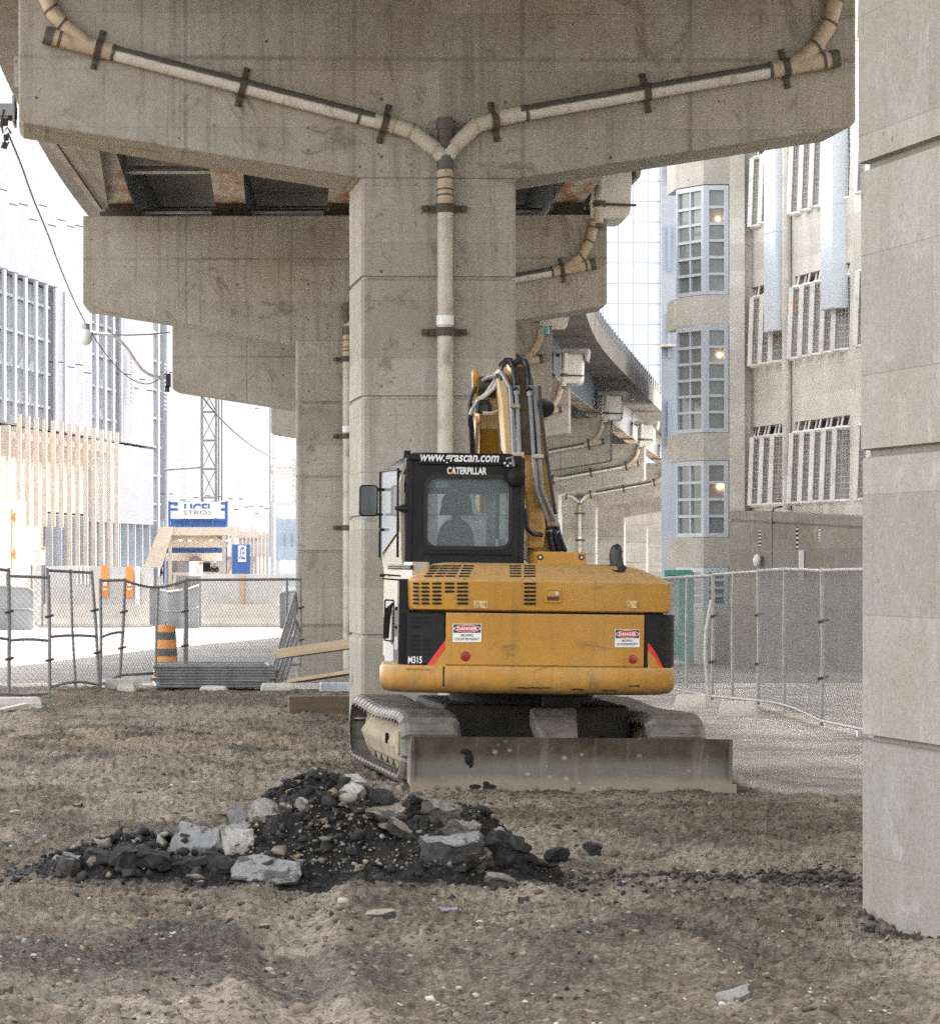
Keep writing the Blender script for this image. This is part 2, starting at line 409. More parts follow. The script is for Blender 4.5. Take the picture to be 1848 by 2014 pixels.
M['interior'] = simple('cab_trim_bright_view', (0.48, 0.44, 0.37), 0.8, var=0.1)  # trim paled to stand in for the bright view through the windshield
M['glass'] = glass('cab_glass', (0.66, 0.74, 0.78), 0.07, 0.12)
M['mirror'] = simple('mirror_face', (0.12, 0.135, 0.15), 0.12, metal=0.8, var=0.1)
M['darkglass'] = simple('window_glass_dark', (0.018, 0.02, 0.023), 0.5, var=0.5, scale=0.9, spec=0.08)
M['baypane'] = simple('window_glass_grey', (0.19, 0.20, 0.205), 0.10, var=0.25, scale=0.8, spec=0.6)
M['blueglass'] = simple('base_glass_blue', (0.26, 0.33, 0.40), 0.15, var=0.25, scale=0.25)
M['cladding'] = simple('white_metal_cladding', (0.36, 0.365, 0.39), 0.8, var=0.06, scale=0.3, spec=0.05)
M['galvmid'] = simple('galvanised_steel_mid', (0.36, 0.355, 0.34), 0.5, metal=0.3, var=0.15, scale=6, dirt=(0.2, 0.16, 0.12), dscale=5, damt=0.5)
M['louver'] = simple('grey_steel_framing', (0.36, 0.38, 0.42), 0.8, var=0.15, scale=0.5, spec=0.05)
M['shadowgap'] = simple('dark_gap', (0.24, 0.25, 0.28), 0.9, var=0.2, spec=0.05)
M['duct'] = simple('pale_duct_metal', (0.62, 0.66, 0.71), 0.35, metal=0.15, var=0.05, scale=0.8)
M['hoarding'] = simple('grey_hoarding', (0.46, 0.45, 0.44), 0.7, var=0.12, scale=0.8, dirt=(0.62, 0.6, 0.57), dscale=0.6, damt=0.5)
M['screen'] = simple('grey_mesh_screen', (0.34, 0.35, 0.36), 0.9, var=0.15, scale=1.0)
M['cable'] = simple('black_cable', (0.025, 0.025, 0.027), 0.6, var=0.1)
M['lampgrey'] = simple('lamp_housing', (0.30, 0.31, 0.32), 0.4, metal=0.4, var=0.1)
M['lampglobe'] = simple('lamp_refractor', (0.62, 0.62, 0.60), 0.15, var=0.1)
M['asphalt'] = simple('asphalt_road', (0.13, 0.125, 0.118), 0.9, var=0.3, scale=0.35, dirt=(0.24, 0.225, 0.205), dscale=0.25, dlo=0.42, dhi=0.62, damt=0.7, bump=0.2, bscale=20, stretch=(0.5, 1.6, 1))
M['bulb'] = lamp_mat('warm_bulb', (1.0, 0.50, 0.18), 9.0)
M['bulb2'] = lamp_mat('warm_floodlight', (1.0, 0.62, 0.3), 6.0)
M['skin'] = simple('skin', (0.42, 0.26, 0.18), 0.6, var=0.05)
M['jacket'] = simple('dark_jacket', (0.018, 0.02, 0.024), 0.85, var=0.2)
M['straw'] = simple('beige_sunlit_render', (0.52, 0.475, 0.43), 0.9, var=0.1, scale=0.4, spec=0.05)
M['bollardgrey'] = simple('drum_black_band', (0.045, 0.045, 0.047), 0.6, var=0.2)
M['boomside'] = None

def yellow_mat(name, col, dust=0.42):
    t = NT(name)
    c = t.mix(t.ramp(t.noise(1.6, 5, 0.6), 0.35, 0.7), sc(col, 0.86), sc(col, 1.08))
    c = t.mix(t.ramp(t.noise(1.3, 6, 0.62, None, 0.8), 0.48, 0.68, 0, dust), c, (0.42, 0.27, 0.11))
    # dust settles on what faces up
    ge = t.n.new('ShaderNodeNewGeometry'); sp = t.n.new('ShaderNodeSeparateXYZ'); t.link(ge.outputs['Normal'], sp.inputs[0])
    up = t.math('MULTIPLY', t.ramp(sp.outputs[2], 0.12, 0.7), t.ramp(t.noise(6, 5, 0.7), 0.25, 0.6, 0.55, 1.0))
    c = t.mix(t.math('MULTIPLY', up, 0.75), c, (0.46, 0.31, 0.145))
    grime = t.ramp(t.noise(2.2, 8, 0.75, t.vec((0.8, 1, 1.8)), 1.4), 0.575, 0.68, 0, 0.62)
    c = t.mix(grime, c, (0.11, 0.065, 0.025))
    run = t.ramp(t.noise(1.6, 7, 0.65, t.vec((9, 9, 0.7))), 0.54, 0.70, 0, 0.42)
    c = t.mix(run, c, (0.20, 0.115, 0.035))
    sz = t.n.new('ShaderNodeSeparateXYZ'); t.link(t.tc.outputs['Object'], sz.inputs[0])
    low = t.math('ADD', t.ramp(sz.outputs[2], 1.05, 0.78), t.math('MULTIPLY', t.math('SUBTRACT', t.noise(5, 7, 0.72), 0.5), 1.6))
    c = t.mix(t.ramp(low, 0.55, 1.0, 0, 0.7), c, (0.16, 0.105, 0.055))       # mud thrown up on the lowest edge
    scr = t.noise(2.0, 5, 0.6, t.vec((1.0, 1, 16)), 0.4)
    c = t.mix(t.math('MULTIPLY', t.ramp(scr, 0.66, 0.70), t.ramp(t.noise(1.4, 3), 0.52, 0.62, 0, 0.6)), c, (0.14, 0.08, 0.03))
    spk = t.math('MULTIPLY', t.ramp(t.voro(16), 0.06, 0.12, 1, 0), t.ramp(t.noise(3, 2), 0.5, 0.6))
    c = t.mix(t.math('MULTIPLY', spk, 0.6), c, (0.13, 0.07, 0.03))
    return t.done(c, t.ramp(t.noise(4, 4), 0.3, 0.7, 0.35, 0.55), t.bump(t.noise(22, 3), 0.04, 0.02), 0, 0.4)
M['yellow'] = yellow_mat('machine_yellow', (0.46, 0.222, 0.025))
M['boomside'] = simple('yellow_lit_side', (0.62, 0.45, 0.24), 0.6, var=0.12, scale=4, dirt=(0.35, 0.16, 0.03), dscale=4, dlo=0.5, dhi=0.7, damt=0.7)  # machine yellow paled: side light on boom and stick is in the colour
M['boomdark'] = simple('boom_greasy_back', (0.05, 0.038, 0.022), 0.7, var=0.4, scale=4, dirt=(0.22, 0.10, 0.02), dscale=3, dlo=0.55, dhi=0.75, damt=0.6)

def blade_mat():
    t = NT('blade_worn_steel')
    c = t.mix(t.ramp(t.noise(3, 6, 0.65), 0.35, 0.68), (0.052, 0.039, 0.026), (0.125, 0.100, 0.075))
    sp = t.n.new('ShaderNodeSeparateXYZ'); t.link(t.tc.outputs['Object'], sp.inputs[0])
    # browner top, light on up-facing lower part painted in, dried mud along the edge
    zz = t.math('ADD', sp.outputs[2], t.math('MULTIPLY', t.math('SUBTRACT', t.noise(3.2, 5, 0.6), 0.5), 0.14))
    c = t.mix(t.ramp(zz, 0.30, 0.21), c, (0.138, 0.124, 0.106))
    c = t.mix(t.ramp(zz, 0.13, 0.06, 0, 0.9), c, (0.235, 0.195, 0.145))
    sp1 = t.math('MULTIPLY', t.ramp(t.voro(9, t.vec((1, 1, 1.2))), 0.16, 0.22, 1, 0), t.ramp(t.noise(1.6, 3), 0.50, 0.60))
    c = t.mix(t.math('MULTIPLY', sp1, 0.7), c, (0.36, 0.33, 0.27))
    drip = t.ramp(t.noise(1.5, 6, 0.6, t.vec((9, 1, 0.8))), 0.56, 0.74, 0, 0.45)
    c = t.mix(drip, c, (0.28, 0.24, 0.19))
    return t.done(c, t.ramp(t.noise(5, 4), 0.3, 0.7, 0.55, 0.85), t.bump(t.noise(14, 6, 0.65), 0.25, 0.02), 0.15, 0.3)
M['blade'] = blade_mat()

def drum_mat():
    t = NT('drum_bands')
    sp = t.n.new('ShaderNodeSeparateXYZ'); t.link(t.tc.outputs['Object'], sp.inputs[0])
    f = t.math('FRACT', t.math('DIVIDE', t.math('ADD', sp.outputs[2], 0.02), 0.283))
    k = t.math('GREATER_THAN', f, 0.53)
    c = t.mix(k, (0.72, 0.27, 0.03), (0.045, 0.045, 0.048))
    c = t.mix(t.ramp(t.noise(6, 5), 0.5, 0.75, 0, 0.35), c, (0.3, 0.26, 0.2))
    return t.done(c, 0.5)
M['drum'] = drum_mat()

def tower_mat(name, base, line, nx, nz, lw=0.05, axis=0):
    t = NT(name)
    sp = t.n.new('ShaderNodeSeparateXYZ'); t.link(t.tc.outputs['Object'], sp.inputs[0])
    m = None
    for ax, per in ((axis, nx), (2, nz)):
        d = t.math('ABSOLUTE', t.math('SUBTRACT', t.math('FRACT', t.math('DIVIDE', sp.outputs[ax], per)), 0.5))
        ln = t.ramp(d, lw / per, lw * 1.4 / per, 1, 0)
        m = ln if m is None else t.math('MAXIMUM', m, ln)
    c = t.mix(t.ramp(t.noise(0.05, 3), 0.35, 0.65), sc(base, 0.93), sc(base, 1.05))
    c = t.mix(m, c, line)
    return t.done(c, 0.2, None, 0, 0.5)
M['tower'] = tower_mat('glass_tower_skin', (0.44, 0.48, 0.54), (0.22, 0.25, 0.30), 1.75, 2.35, 0.06)
M['farwall'] = tower_mat('far_block_skin', (0.62, 0.63, 0.66), (0.38, 0.41, 0.46), 4.0, 3.6, 0.5)
# ================================================================= ground
def gh(X, Y):
    """surface height (numpy arrays)"""
    base = np.interp(Y, [-100, 50, 85, 160, 900], [0, 0, -0.5, -1.0, -1.0])
    rough = np.clip((62 - Y) / 10, 0, 1) * np.clip((Y + 5) / 10, 0, 1)
    site = rough * np.clip(1 - (X - (4.6 + 0.05 * (Y - 30))) * np.clip((Y - 28) / 3, 0, 1) * 1.2, 0, 1)   # right hand paving is flat
    h = 0.075 * fbm(X * 0.45, Y * 0.28, 3, 4) + 0.055 * fbm(X * 1.7, Y * 1.0, 11, 4) + 0.040 * fbm(X * 5, Y * 4, 21, 4)
    h = h + 0.036 * np.abs(fbm(X * 13, Y * 9, 31, 3)) + 0.028 * np.clip(fbm(X * 30, Y * 14, 37, 2), 0, 1)
    # old tyre ruts crossing the foreground
    c = X - (0.9 + 0.35 * np.sin(Y * 0.25) + 0.06 * (Y - 18))
    h = h - (0.05 + 0.012 * np.sin(Y * 24 + np.abs(c) * 20)) * np.exp(-(c / 0.17) ** 4) * np.clip((26 - Y) / 6, 0, 1) + 0.025 * np.exp(-((np.abs(c) - 0.26) / 0.08) ** 2) * np.clip((26 - Y) / 6, 0, 1)
    c2 = X - (2.6 - 0.10 * (Y - 18))
    h = h - (0.045 + 0.012 * np.sin(Y * 24 - np.abs(c2) * 20)) * np.exp(-(c2 / 0.18) ** 4) * np.clip((27 - Y) / 6, 0, 1) + 0.022 * np.exp(-((np.abs(c2) - 0.27) / 0.08) ** 2) * np.clip((27 - Y) / 6, 0, 1)
    # berm of loose earth pushed up in front of the blade, and a low one across the left middle ground
    h = h + site * (0.03 * np.exp(-((Y - 28.75) / 0.5) ** 2) * np.clip((X - 1.5) / 0.4, 0, 1) * np.clip((4.7 - X) / 0.4, 0, 1)
         + 0.10 * np.exp(-((Y - 33 + 0.4 * X) / 1.3) ** 2) * np.clip((1.6 - X) / 1.5, 0, 1)
         + 0.12 * np.exp(-((Y - 16.8 - 0.3 * (X - 4)) / 0.7) ** 2) * np.clip((X - 3.0) / 0.5, 0, 1)
         + 0.06 * np.exp(-(((X + 0.2) / 1.0) ** 2 + ((Y - 24.5) / 1.6) ** 2)))
    return base + site * h - 0.02 * (1 - site)

def ghs(x, y):
    return float(gh(np.array([float(x)]), np.array([float(y)]))[0])

def make_ground():
    rows = [-60, -20, -5, 5, 9]
    y = 11.0
    while y < 64:
        rows.append(y); y *= 1.0042
    rows += list(np.geomspace(64.5, 900, 60))
    a_fine = np.linspace(-0.078, 0.222, 560)
    a = np.concatenate([[-8, -3, -1, -0.4, -0.2, -0.12], a_fine, [0.26, 0.34, 0.6, 1.2, 3, 8]])
    Y = np.array(rows)
    A, YY = np.meshgrid(a, Y)
    X = A * np.maximum(YY, 11)
    Z = gh(X, YY)
    n, m = X.shape
    co = np.stack([X, YY, Z], -1).reshape(-1, 3)
    idx = np.arange(n * m).reshape(n, m)
    q = np.stack([idx[:-1, :-1], idx[:-1, 1:], idx[1:, 1:], idx[1:, :-1]], -1).reshape(-1, 4)
    me = bpy.data.meshes.new('ground')
    me.vertices.add(len(co)); me.vertices.foreach_set('co', co.ravel())
    me.loops.add(q.size); me.loops.foreach_set('vertex_index', q.ravel())
    me.polygons.add(len(q)); me.polygons.foreach_set('loop_start', np.arange(0, q.size, 4)); me.polygons.foreach_set('loop_total', np.full(len(q), 4))
    me.polygons.foreach_set('use_smooth', np.ones(len(q), bool))
    me.update()
    # soil types as a colour attribute: R paving dust, G dark asphalt crumbs, B pale sand
    xf = X.ravel(); yf = YY.ravel()
    n1 = fbm(xf * 0.8, yf * 0.5, 41, 4); n2 = fbm(xf * 2.6, yf * 1.6, 51, 4)
    pav = np.clip(((xf - (4.55 + 0.05 * (yf - 30))) * 1.6 + n1 * 0.9) * np.clip((yf - 27.5 + n2 * 1.5) / 1.6, 0, 1), 0, 1)
    pav = np.maximum(pav, np.clip((yf - 56 + n1 * 3) / 3, 0, 1))
    dark = np.exp(-((yf - 21.1 - 0.02 * (xf - 3)) / 0.55) ** 2) * np.clip((xf - 1.6) / 0.6, 0, 1) * (0.65 + n2)
    dark = np.maximum(dark, np.exp(-((yf - 17.6) / 0.6) ** 2) * np.exp(-((xf - 3.8) / 0.5) ** 2) * (1.0 + n2))
    dark = np.maximum(dark, np.exp(-((xf - 0.9) / 1.9) ** 2 - ((yf - 21.8) / 1.1) ** 2) * (0.9 + n2))
    dark = np.maximum(dark, 0.75 * np.exp(-((yf - 39.5 - n1 * 2) / 1.6) ** 2) * np.clip((2.2 - xf), 0, 1) * (0.5 + n2 * 1.6))
    dark = np.maximum(dark, 0.75 * np.clip(n1 * 2.4 - 0.25, 0, 1) * np.clip((40 - yf) / 2, 0, 1))
    dark = np.maximum(dark, 0.6 * np.exp(-((yf - 24.5) / 2.2) ** 2) * np.clip((0.6 - xf) * 1.2, 0, 1) * (0.8 + n2))
    sand = 1.3 * np.exp(-((yf - 31.3 + 0.5 * xf - n1) / 1.8) ** 2) * np.clip((2.2 - xf), 0, 1) * (0.9 + n2)
    sand = np.maximum(sand, np.exp(-((yf - 28.3) / 1.0) ** 2) * np.clip((xf - 1.2), 0, 1) * (0.6 + n2))
    n4 = fbm(xf * 0.55 + 9, yf * 0.32, 61, 4)
    sand = np.maximum(sand, 0.9 * np.clip(n4 * 2.2 - 0.1, 0, 1)); sand = np.maximum(sand, 0.6 * np.clip(n2 * 1.3, 0, 1))
    rut = np.exp(-((xf - (0.9 + 0.35 * np.sin(yf * 0.25) + 0.06 * (yf - 18))) / 0.3) ** 2) * np.clip((26 - yf) / 6, 0, 1)
    sand = np.maximum(sand, rut * (0.75 + n2 * 0.6))
    wet = 1.2 * np.exp(-((yf - 37.5 - n1 * 1.5) / 1.7) ** 2) * np.clip((1.7 - xf) * 1.5, 0, 1) * np.clip(0.8 + n2 * 1.2, 0, 1)   # ochre band
    colr = np.stack([np.clip(pav, 0, 1), np.clip(dark, 0, 1), np.clip(sand, 0, 1), np.clip(wet, 0, 1)], -1).astype(np.float32)
    at = me.color_attributes.new('soil', 'FLOAT_COLOR', 'POINT'); at.data.foreach_set('color', colr.ravel())
    t = NT('soil')
    an = t.n.new('ShaderNodeAttribute'); an.attribute_name = 'soil'
    sp = t.n.new('ShaderNodeSeparateColor'); t.link(an.outputs['Color'], sp.inputs[0])
    f1 = t.noise(3.0, 7, 0.68); f2 = t.noise(17, 6, 0.7); f3 = t.noise(0.7, 5, 0.6)
    c = t.mix(t.ramp(f1, 0.33, 0.68), (0.112, 0.088, 0.064), (0.225, 0.178, 0.128))
    c = t.mix(t.ramp(f3, 0.4, 0.65, 0, 0.5), c, (0.115, 0.100, 0.083))
    sm = t.noise(1.1, 7, 0.7, t.vec((0.55, 2.6, 1)), 0.8)
    c = t.mix(t.ramp(sm, 0.50, 0.62, 0, 0.55), c, (0.068, 0.056, 0.045))
    c = t.mix(t.ramp(sm, 0.46, 0.36, 0, 0.5), c, (0.255, 0.21, 0.16))
    def brk(sock, lo=0.25, hi=0.75):
        return t.ramp(t.math('ADD', sock, t.math('MULTIPLY', t.math('SUBTRACT', f1, 0.5), 0.9)), lo, hi)
    c = t.mix(t.math('MULTIPLY', brk(sp.outputs[2], 0.15, 0.6), 0.85), c, (0.335, 0.285, 0.222))
    c = t.mix(t.math('MULTIPLY', brk(an.outputs['Alpha'], 0.1, 0.8), 0.7), c, (0.32, 0.24, 0.15))
    c = t.mix(t.math('MULTIPLY', brk(sp.outputs[1]), 0.85), c, (0.036, 0.034, 0.033))
    pv = t.mix(t.ramp(t.noise(0.9, 6, 0.65, t.vec((1, 0.6, 1))), 0.38, 0.62), (0.34, 0.315, 0.28), (0.56, 0.525, 0.475))
    pv = t.mix(t.ramp(t.noise(0.35, 4, 0.6), 0.55, 0.62, 0, 0.7), pv, (0.62, 0.605, 0.575))
    c = t.mix(t.ramp(sp.outputs[0], 0.35, 0.65), c, pv)
    c = t.mix(t.ramp(f2, 0.44, 0.62, 0.0, 0.62), c, (0.045, 0.038, 0.031))
    f4 = t.noise(42, 4, 0.7, t.vec((0.6, 1.3, 1)))
    c = t.mix(t.ramp(f4, 0.52, 0.62, 0.0, 0.5), c, (0.27, 0.232, 0.185))
    c = t.mix(t.ramp(f4, 0.45, 0.36, 0.0, 0.5), c, (0.05, 0.042, 0.034))
    c = t.mix(t.ramp(sp.outputs[0], 0.35, 0.65, 0, 0.8), c, pv)
    peb = t.voro(24, t.vec((1, 1, 1)))
    pm = t.math('MULTIPLY', t.ramp(peb, 0.10, 0.2, 1, 0), t.ramp(t.noise(4, 3), 0.50, 0.62))
    c = t.mix(t.math('MULTIPLY', pm, 0.3), c, (0.28, 0.245, 0.20))
    h = t.math('ADD', t.math('MULTIPLY', f2, 1.0), t.math('ADD', t.math('MULTIPLY', f1, 1.6), t.math('MULTIPLY', pm, 0.5)))
    h = t.math('ADD', h, t.math('MULTIPLY', t.noise(60, 4, 0.7), 0.5))
    me.materials.append(t.done(c, 0.95, t.bump(h, 0.9, 0.03), 0, 0.15))
    o = bpy.data.objects.new('ground', me); COL.objects.link(o); o['kind'] = 'structure'
    return o
make_ground()

# sealed street on the far left and beyond, a sheet just above the soil
def road():
    mb = MB()
    ys = [61.5, 66, 72, 78, 85, 100, 120, 140, 160, 200, 300, 600]
    for a, b in zip(ys[:-1], ys[1:]):
        mb.add([(-60, a, gz(a) - 0.016), (60, a, gz(a) - 0.016), (60, b, gz(b) - 0.016), (-60, b, gz(b) - 0.016)], [(0, 1, 2, 3)])
    o = mb.build('road', M['asphalt']); o['kind'] = 'structure'
road()

# ================================================================= viaduct
PIERS = [  # Y, X, yaw (deg, CCW), height of the arm end's underside
    (16.64, 4.82, 7.0, 6.75), (38.86, 2.83, 2.0, 6.50), (62.3, 2.93, -1.8, 6.20), (86, 4.44, -5.2, 5.90),
    (109.5, 7.39, -8.5, 5.68), (133, 11.43, -10, 5.50), (156.5, 15.7, -10.4, 5.33), (180, 20.0, -10.4, 5.13),
    (203.5, 24.3, -10.4, 4.9), (227, 28.6, -10.4, 4.7), (250, 32.6, -10.4, 4.45)]
CAP_H = 1.56; ARM = 4.46; JDROP = 0.57; COLW = 1.65; COLD = 1.55; CAPD = 1.45

def chamf(w, d, c, z, y0):
    x = w / 2
    return [(-x + c, y0, z), (x - c, y0, z), (x, y0 + c, z), (x, y0 + d - c, z), (x - c, y0 + d, z), (-x + c, y0 + d, z), (-x, y0 + d - c, z), (-x, y0 + c, z)]

def pier(i, label, spec):
    Y, X, yaw, ze = spec
    base = gz(Y) - 0.25
    t = thing('viaduct_pier', label, 'viaduct pier', (X, Y, base), (0, 0, R(yaw)), 'concrete piers of the viaduct')
    zj = ze - JDROP - base
    w, d = COLW, COLD
    mat = M['pillar'] if i == 0 else M['column']
    zs = []; z = zj - (1.06 if i else 1.12)
    pitch = 1.27 if i else 1.42
    while z > 0.3:
        zs.append(z); z -= pitch
    if i == 0:
        w, d = 2.1, 2.2
        zs = [EYE - (892 - PY) * 18.7 / FOC - base, EYE - (1450 - PY) * 18.7 / FOC - base, EYE - (330 - PY) * 18.7 / FOC - base]
    zs = sorted(zs)
    rings = [chamf(w, d, 0.035, 0, 0)]
    g = 0.03 if i else 0.045
    for z in zs:
        rings += [chamf(w, d, 0.035, z - 0.028, 0), chamf(w - 2 * g, d - 2 * g, 0.03, z - 0.012, g), chamf(w - 2 * g, d - 2 * g, 0.03, z + 0.012, g), chamf(w, d, 0.035, z + 0.02, 0)]
    rings.append(chamf(w, d, 0.035, zj - 0.003 if i else 9.0, 0))
    if i == 0:   # the blocks of the nearest pillar step slightly, like the cast segments of the photo
        for r_i, r in enumerate(rings):
            zz = r[0][2]
            k = 0.012 if zz > zs[2] - 0.01 else (0.0 if zz > zs[1] - 0.01 else -0.008)
            rings[r_i] = [(p[0] * (1 + k), p[1], p[2]) for p in r]
    mb = MB(); mb.loft(rings); c = mb.build('column', mat, t)
    if i == 0:
        return t
    zt = ze + CAP_H - base; ze -= base
    hw = COLW / 2 + 0.02
    poly = [(-ARM + 0.05, 0, ze), (-hw, 0, zj), (hw, 0, zj), (ARM - 0.05, 0, ze), (ARM, 0, ze + 0.05), (ARM, 0, zt), (-ARM, 0, zt), (-ARM, 0, ze + 0.05)]
    poly = [(x, -0.012, z) for x, y, z in poly]
    mb = MB(); mb.prism(poly, (0, CAPD, 0))
    mb.build('cap_beam', M['conc'] if i < 3 else M['conc2'], t, bev=0.018)
    if i <= 3:    # bearing seats on top of the beam
        mb = MB()
        for k in range(5):
            x = (k - 2) * 1.92
            mb.mm((x - 0.34, 0.25, zt + 0.002), (x + 0.34, 1.2, zt + 0.10))
            mb.mm((x - 0.26, 0.3, zt + 0.10), (x + 0.26, 1.1, zt + 0.22))
        mb.build('bearing_seat', M['clampsteel'], t)
    return t

PIER_LABEL = ['pale concrete pillar at the right edge, nearest of the viaduct pillars',
              'big T-shaped concrete pier straight behind the yellow excavator',
              'concrete pier with a downpipe, just behind the big T-shaped pier',
              'concrete pier whose left arm carries the street lamp',
              'concrete pier behind the lamp pier, only its short left arm end showing',
              'concrete pier arm right of the boom with a clean white drain pipe',
              'concrete pier arm whose end face catches the sun',
              'concrete pier with a small pale Y-shaped drain pipe, beyond the boom',
              'distant concrete pier just right of the small Y-shaped drain pipe',
              'distant concrete pier, second beyond the Y-shaped drain pipe',
              'farthest concrete pier, beside the sunlit low building']
pier_objs = [pier(i, PIER_LABEL[i], s) for i, s in enumerate(PIERS)]

# centre line (Catmull-Rom through the piers, carried on past both ends)
ctrl = [Vector((2 * PIERS[0][1] - PIERS[1][1] + 0.5, -2, 0))] + [Vector((p[1], p[0] + 0.7, 0)) for p in PIERS] + [Vector((36.8, 274, 0))]
def cline(i, t):
    p0, p1, p2, p3 = ctrl[max(i - 1, 0)], ctrl[i], ctrl[i + 1], ctrl[min(i + 2, len(ctrl) - 1)]
    q = 0.5 * ((2 * p1) + (-p0 + p2) * t + (2 * p0 - 5 * p1 + 4 * p2 - p3) * t * t + (-p0 + 3 * p1 - 3 * p2 + p3) * t ** 3)
    return q
def ctop(k):   # z of cap top at pier index k
    return PIERS[k][3] + CAP_H
DECK_LABEL = {0: 'viaduct deck span overhead between the nearest pillar and the T-shaped pier',
              1: 'viaduct deck span with rusty girders between the T-shaped pier and the next',
              2: 'viaduct deck span carried from the second to the lamp pier',
              3: 'curving viaduct deck span just past the lamp pier with a railing',
              4: 'curving viaduct deck span above the clean white drain pipe',
              5: 'sunlit viaduct deck span next to the bay-window tower',
              6: 'viaduct deck span vanishing behind the bay-window tower',
              7: 'viaduct deck span beyond the tower, over the Y-shaped drain pipe'}
def deck(k):
    n = 8
    i = k + 1                       # ctrl index of the pier k
    pts = []
    for j in range(n + 1):
        t = 0.004 + 0.992 * j / n
        q = cline(i, t); q2 = cline(i, min(1, t + 0.01)) - cline(i, max(0, t - 0.01)); q2.normalize()
        nr = Vector((q2.y, -q2.x, 0))
        pts.append((q, nr, ctop(k) * (1 - t) + ctop(k + 1) * t))
    loc = Vector(pts[n // 2][0]); loc.z = pts[n // 2][2]
    th = thing('viaduct_deck', DECK_LABEL[k], 'viaduct deck', loc, (0, 0, 0), 'spans of the viaduct deck')
    def sweep(prof, name, mat, mi=None):
        mb = MB()
        mb.loft([[q + nr * x + Vector((0, 0, z0 + z)) for x, z in prof] for q, nr, z0 in pts])
        return mb.build(name, mat, th, world=True)
    gd = 1.18; g0 = 0.22
    sb = g0 + gd + 0.02
    right = [(3.0, sb), (5.28, sb - 0.02), (5.30, sb + 0.62), (5.05, sb + 0.62), (5.0, sb + 0.24), (-5.0, sb + 0.24), (-5.05, sb + 0.62), (-5.30, sb + 0.62), (-5.28, sb - 0.02), (-3.0, sb)]
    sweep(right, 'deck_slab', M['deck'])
    for g in range(5):
        x = (g - 2) * 1.92
        mb = MB()
        mb.loft([[q + nr * (x + dx) + Vector((0, 0, z0 + z)) for dx, z in ((-0.2, sb - 0.01), (-0.2, g0 + 0.03), (0.2, g0 + 0.03), (0.2, sb - 0.01))] for q, nr, z0 in pts], mi=0)
        mb.loft([[q + nr * (x + dx) + Vector((0, 0, z0 + z)) for dx, z in ((-0.26, g0), (0.26, g0), (0.26, g0 + 0.028), (-0.26, g0 + 0.028))] for q, nr, z0 in pts], mi=1)
        mb.build('girder', [M['girder'], M['rust']], th, world=True)
    # cross frames between the girders
    if k <= 3:
        for j in (1, 3, 5, 7) if k < 3 else (4,):
            q, nr, z0 = pts[j]
            mb = MB(); d = Vector((nr.y * -1, nr.x, 0))
            for g in range(4):
                x0 = (g - 2) * 1.92 + 0.22; x1 = x0 + 1.48
                for zb in (g0 + 0.25, sb - 0.25):
                    mb.tube([q + nr * x0 + Vector((0, 0, z0 + zb)), q + nr * x1 + Vector((0, 0, z0 + zb))], 0.045, 6)
                if j in (3, 7):
                    mb.prism([q + nr * (x0 + 0.03) + Vector((0, 0, z0 + g0 + 0.35)), q + nr * (x1 - 0.03) + Vector((0, 0, z0 + g0 + 0.35)), q + nr * (x1 - 0.03) + Vector((0, 0, z0 + sb - 0.4)), q + nr * (x0 + 0.03) + Vector((0, 0, z0 + sb - 0.4))], d * 0.03)
            mb.build('cross_frame', M['galvlight'] if k == 1 else M['galv'], th, world=True)
    # railing on the right parapet
    if k >= 2:
        mb = MB()
        for sx in (5.17,):
            zt = sb + 0.62
            for zz in (0.2, 0.42):
                mb.tube([q + nr * sx + Vector((0, 0, z0 + zt + zz)) for q, nr, z0 in pts], 0.065, 6)
            for j in range(n * 2):
                f = j / 2; a = int(f); u = f - a
                if a >= n: break
                q = pts[a][0].lerp(pts[a + 1][0], u); nr = pts[a][1].lerp(pts[a + 1][1], u); z0 = pts[a][2] * (1 - u) + pts[a + 1][2] * u
                q = q + nr * sx; d = Vector((-nr.y, nr.x, 0))
                mb.prism([q + d * -0.18 + Vector((0, 0, z0 + zt + 0.003)), q + d * 0.22 + Vector((0, 0, z0 + zt + 0.003)), q + d * 0.12 + Vector((0, 0, z0 + zt + 0.48)), q + d * -0.08 + Vector((0, 0, z0 + zt + 0.48))], nr * 0.1)
        mb.build('railing', M['galv'], th, world=True)
    return th
for k in range(0, 8): deck(k)

# pale drip fascia along the left side of the span behind the T pier
def fascia():
    t = thing('drip_fascia', 'stained pale concrete edge panel under the left side of the deck', 'edge panel', P(205, 413, 62.2))
    mb = MB()
    a = [P(50, 168, 41.5), P(118, 288, 53), P(203, 412, 62.0)]
    b = [P(150, 212, 41.5), P(196, 300, 53), P(213, 408, 62.0)]
    up = Vector((0, 0, 0.16))
    mb.loft([[p, q, q + up, p + up] for p, q in zip(a, b)])
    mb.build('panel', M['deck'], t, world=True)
    mb = MB()
    for p, q in zip(a[:-1], a[1:]):
        mb.prism([p + Vector((-0.02, 0, -0.02)), q + Vector((-0.02, 0, -0.02)), q + Vector((-0.09, 0, -0.02)), p + Vector((-0.13, 0, -0.02))], (0, 0, 0.35))
    mb.build('edge_strip', M['conc2'], t, world=True)
fascia()

# ---------------------------------------------------------------- drain pipes bolted to the piers
def arc(p, a, b, n=5):
    """rounded corner from a to b with control p"""
    return [(1 - t) ** 2 * Vector(a) + 2 * t * (1 - t) * Vector(p) + t * t * Vector(b) for t in [k / n for k in range(n + 1)]]

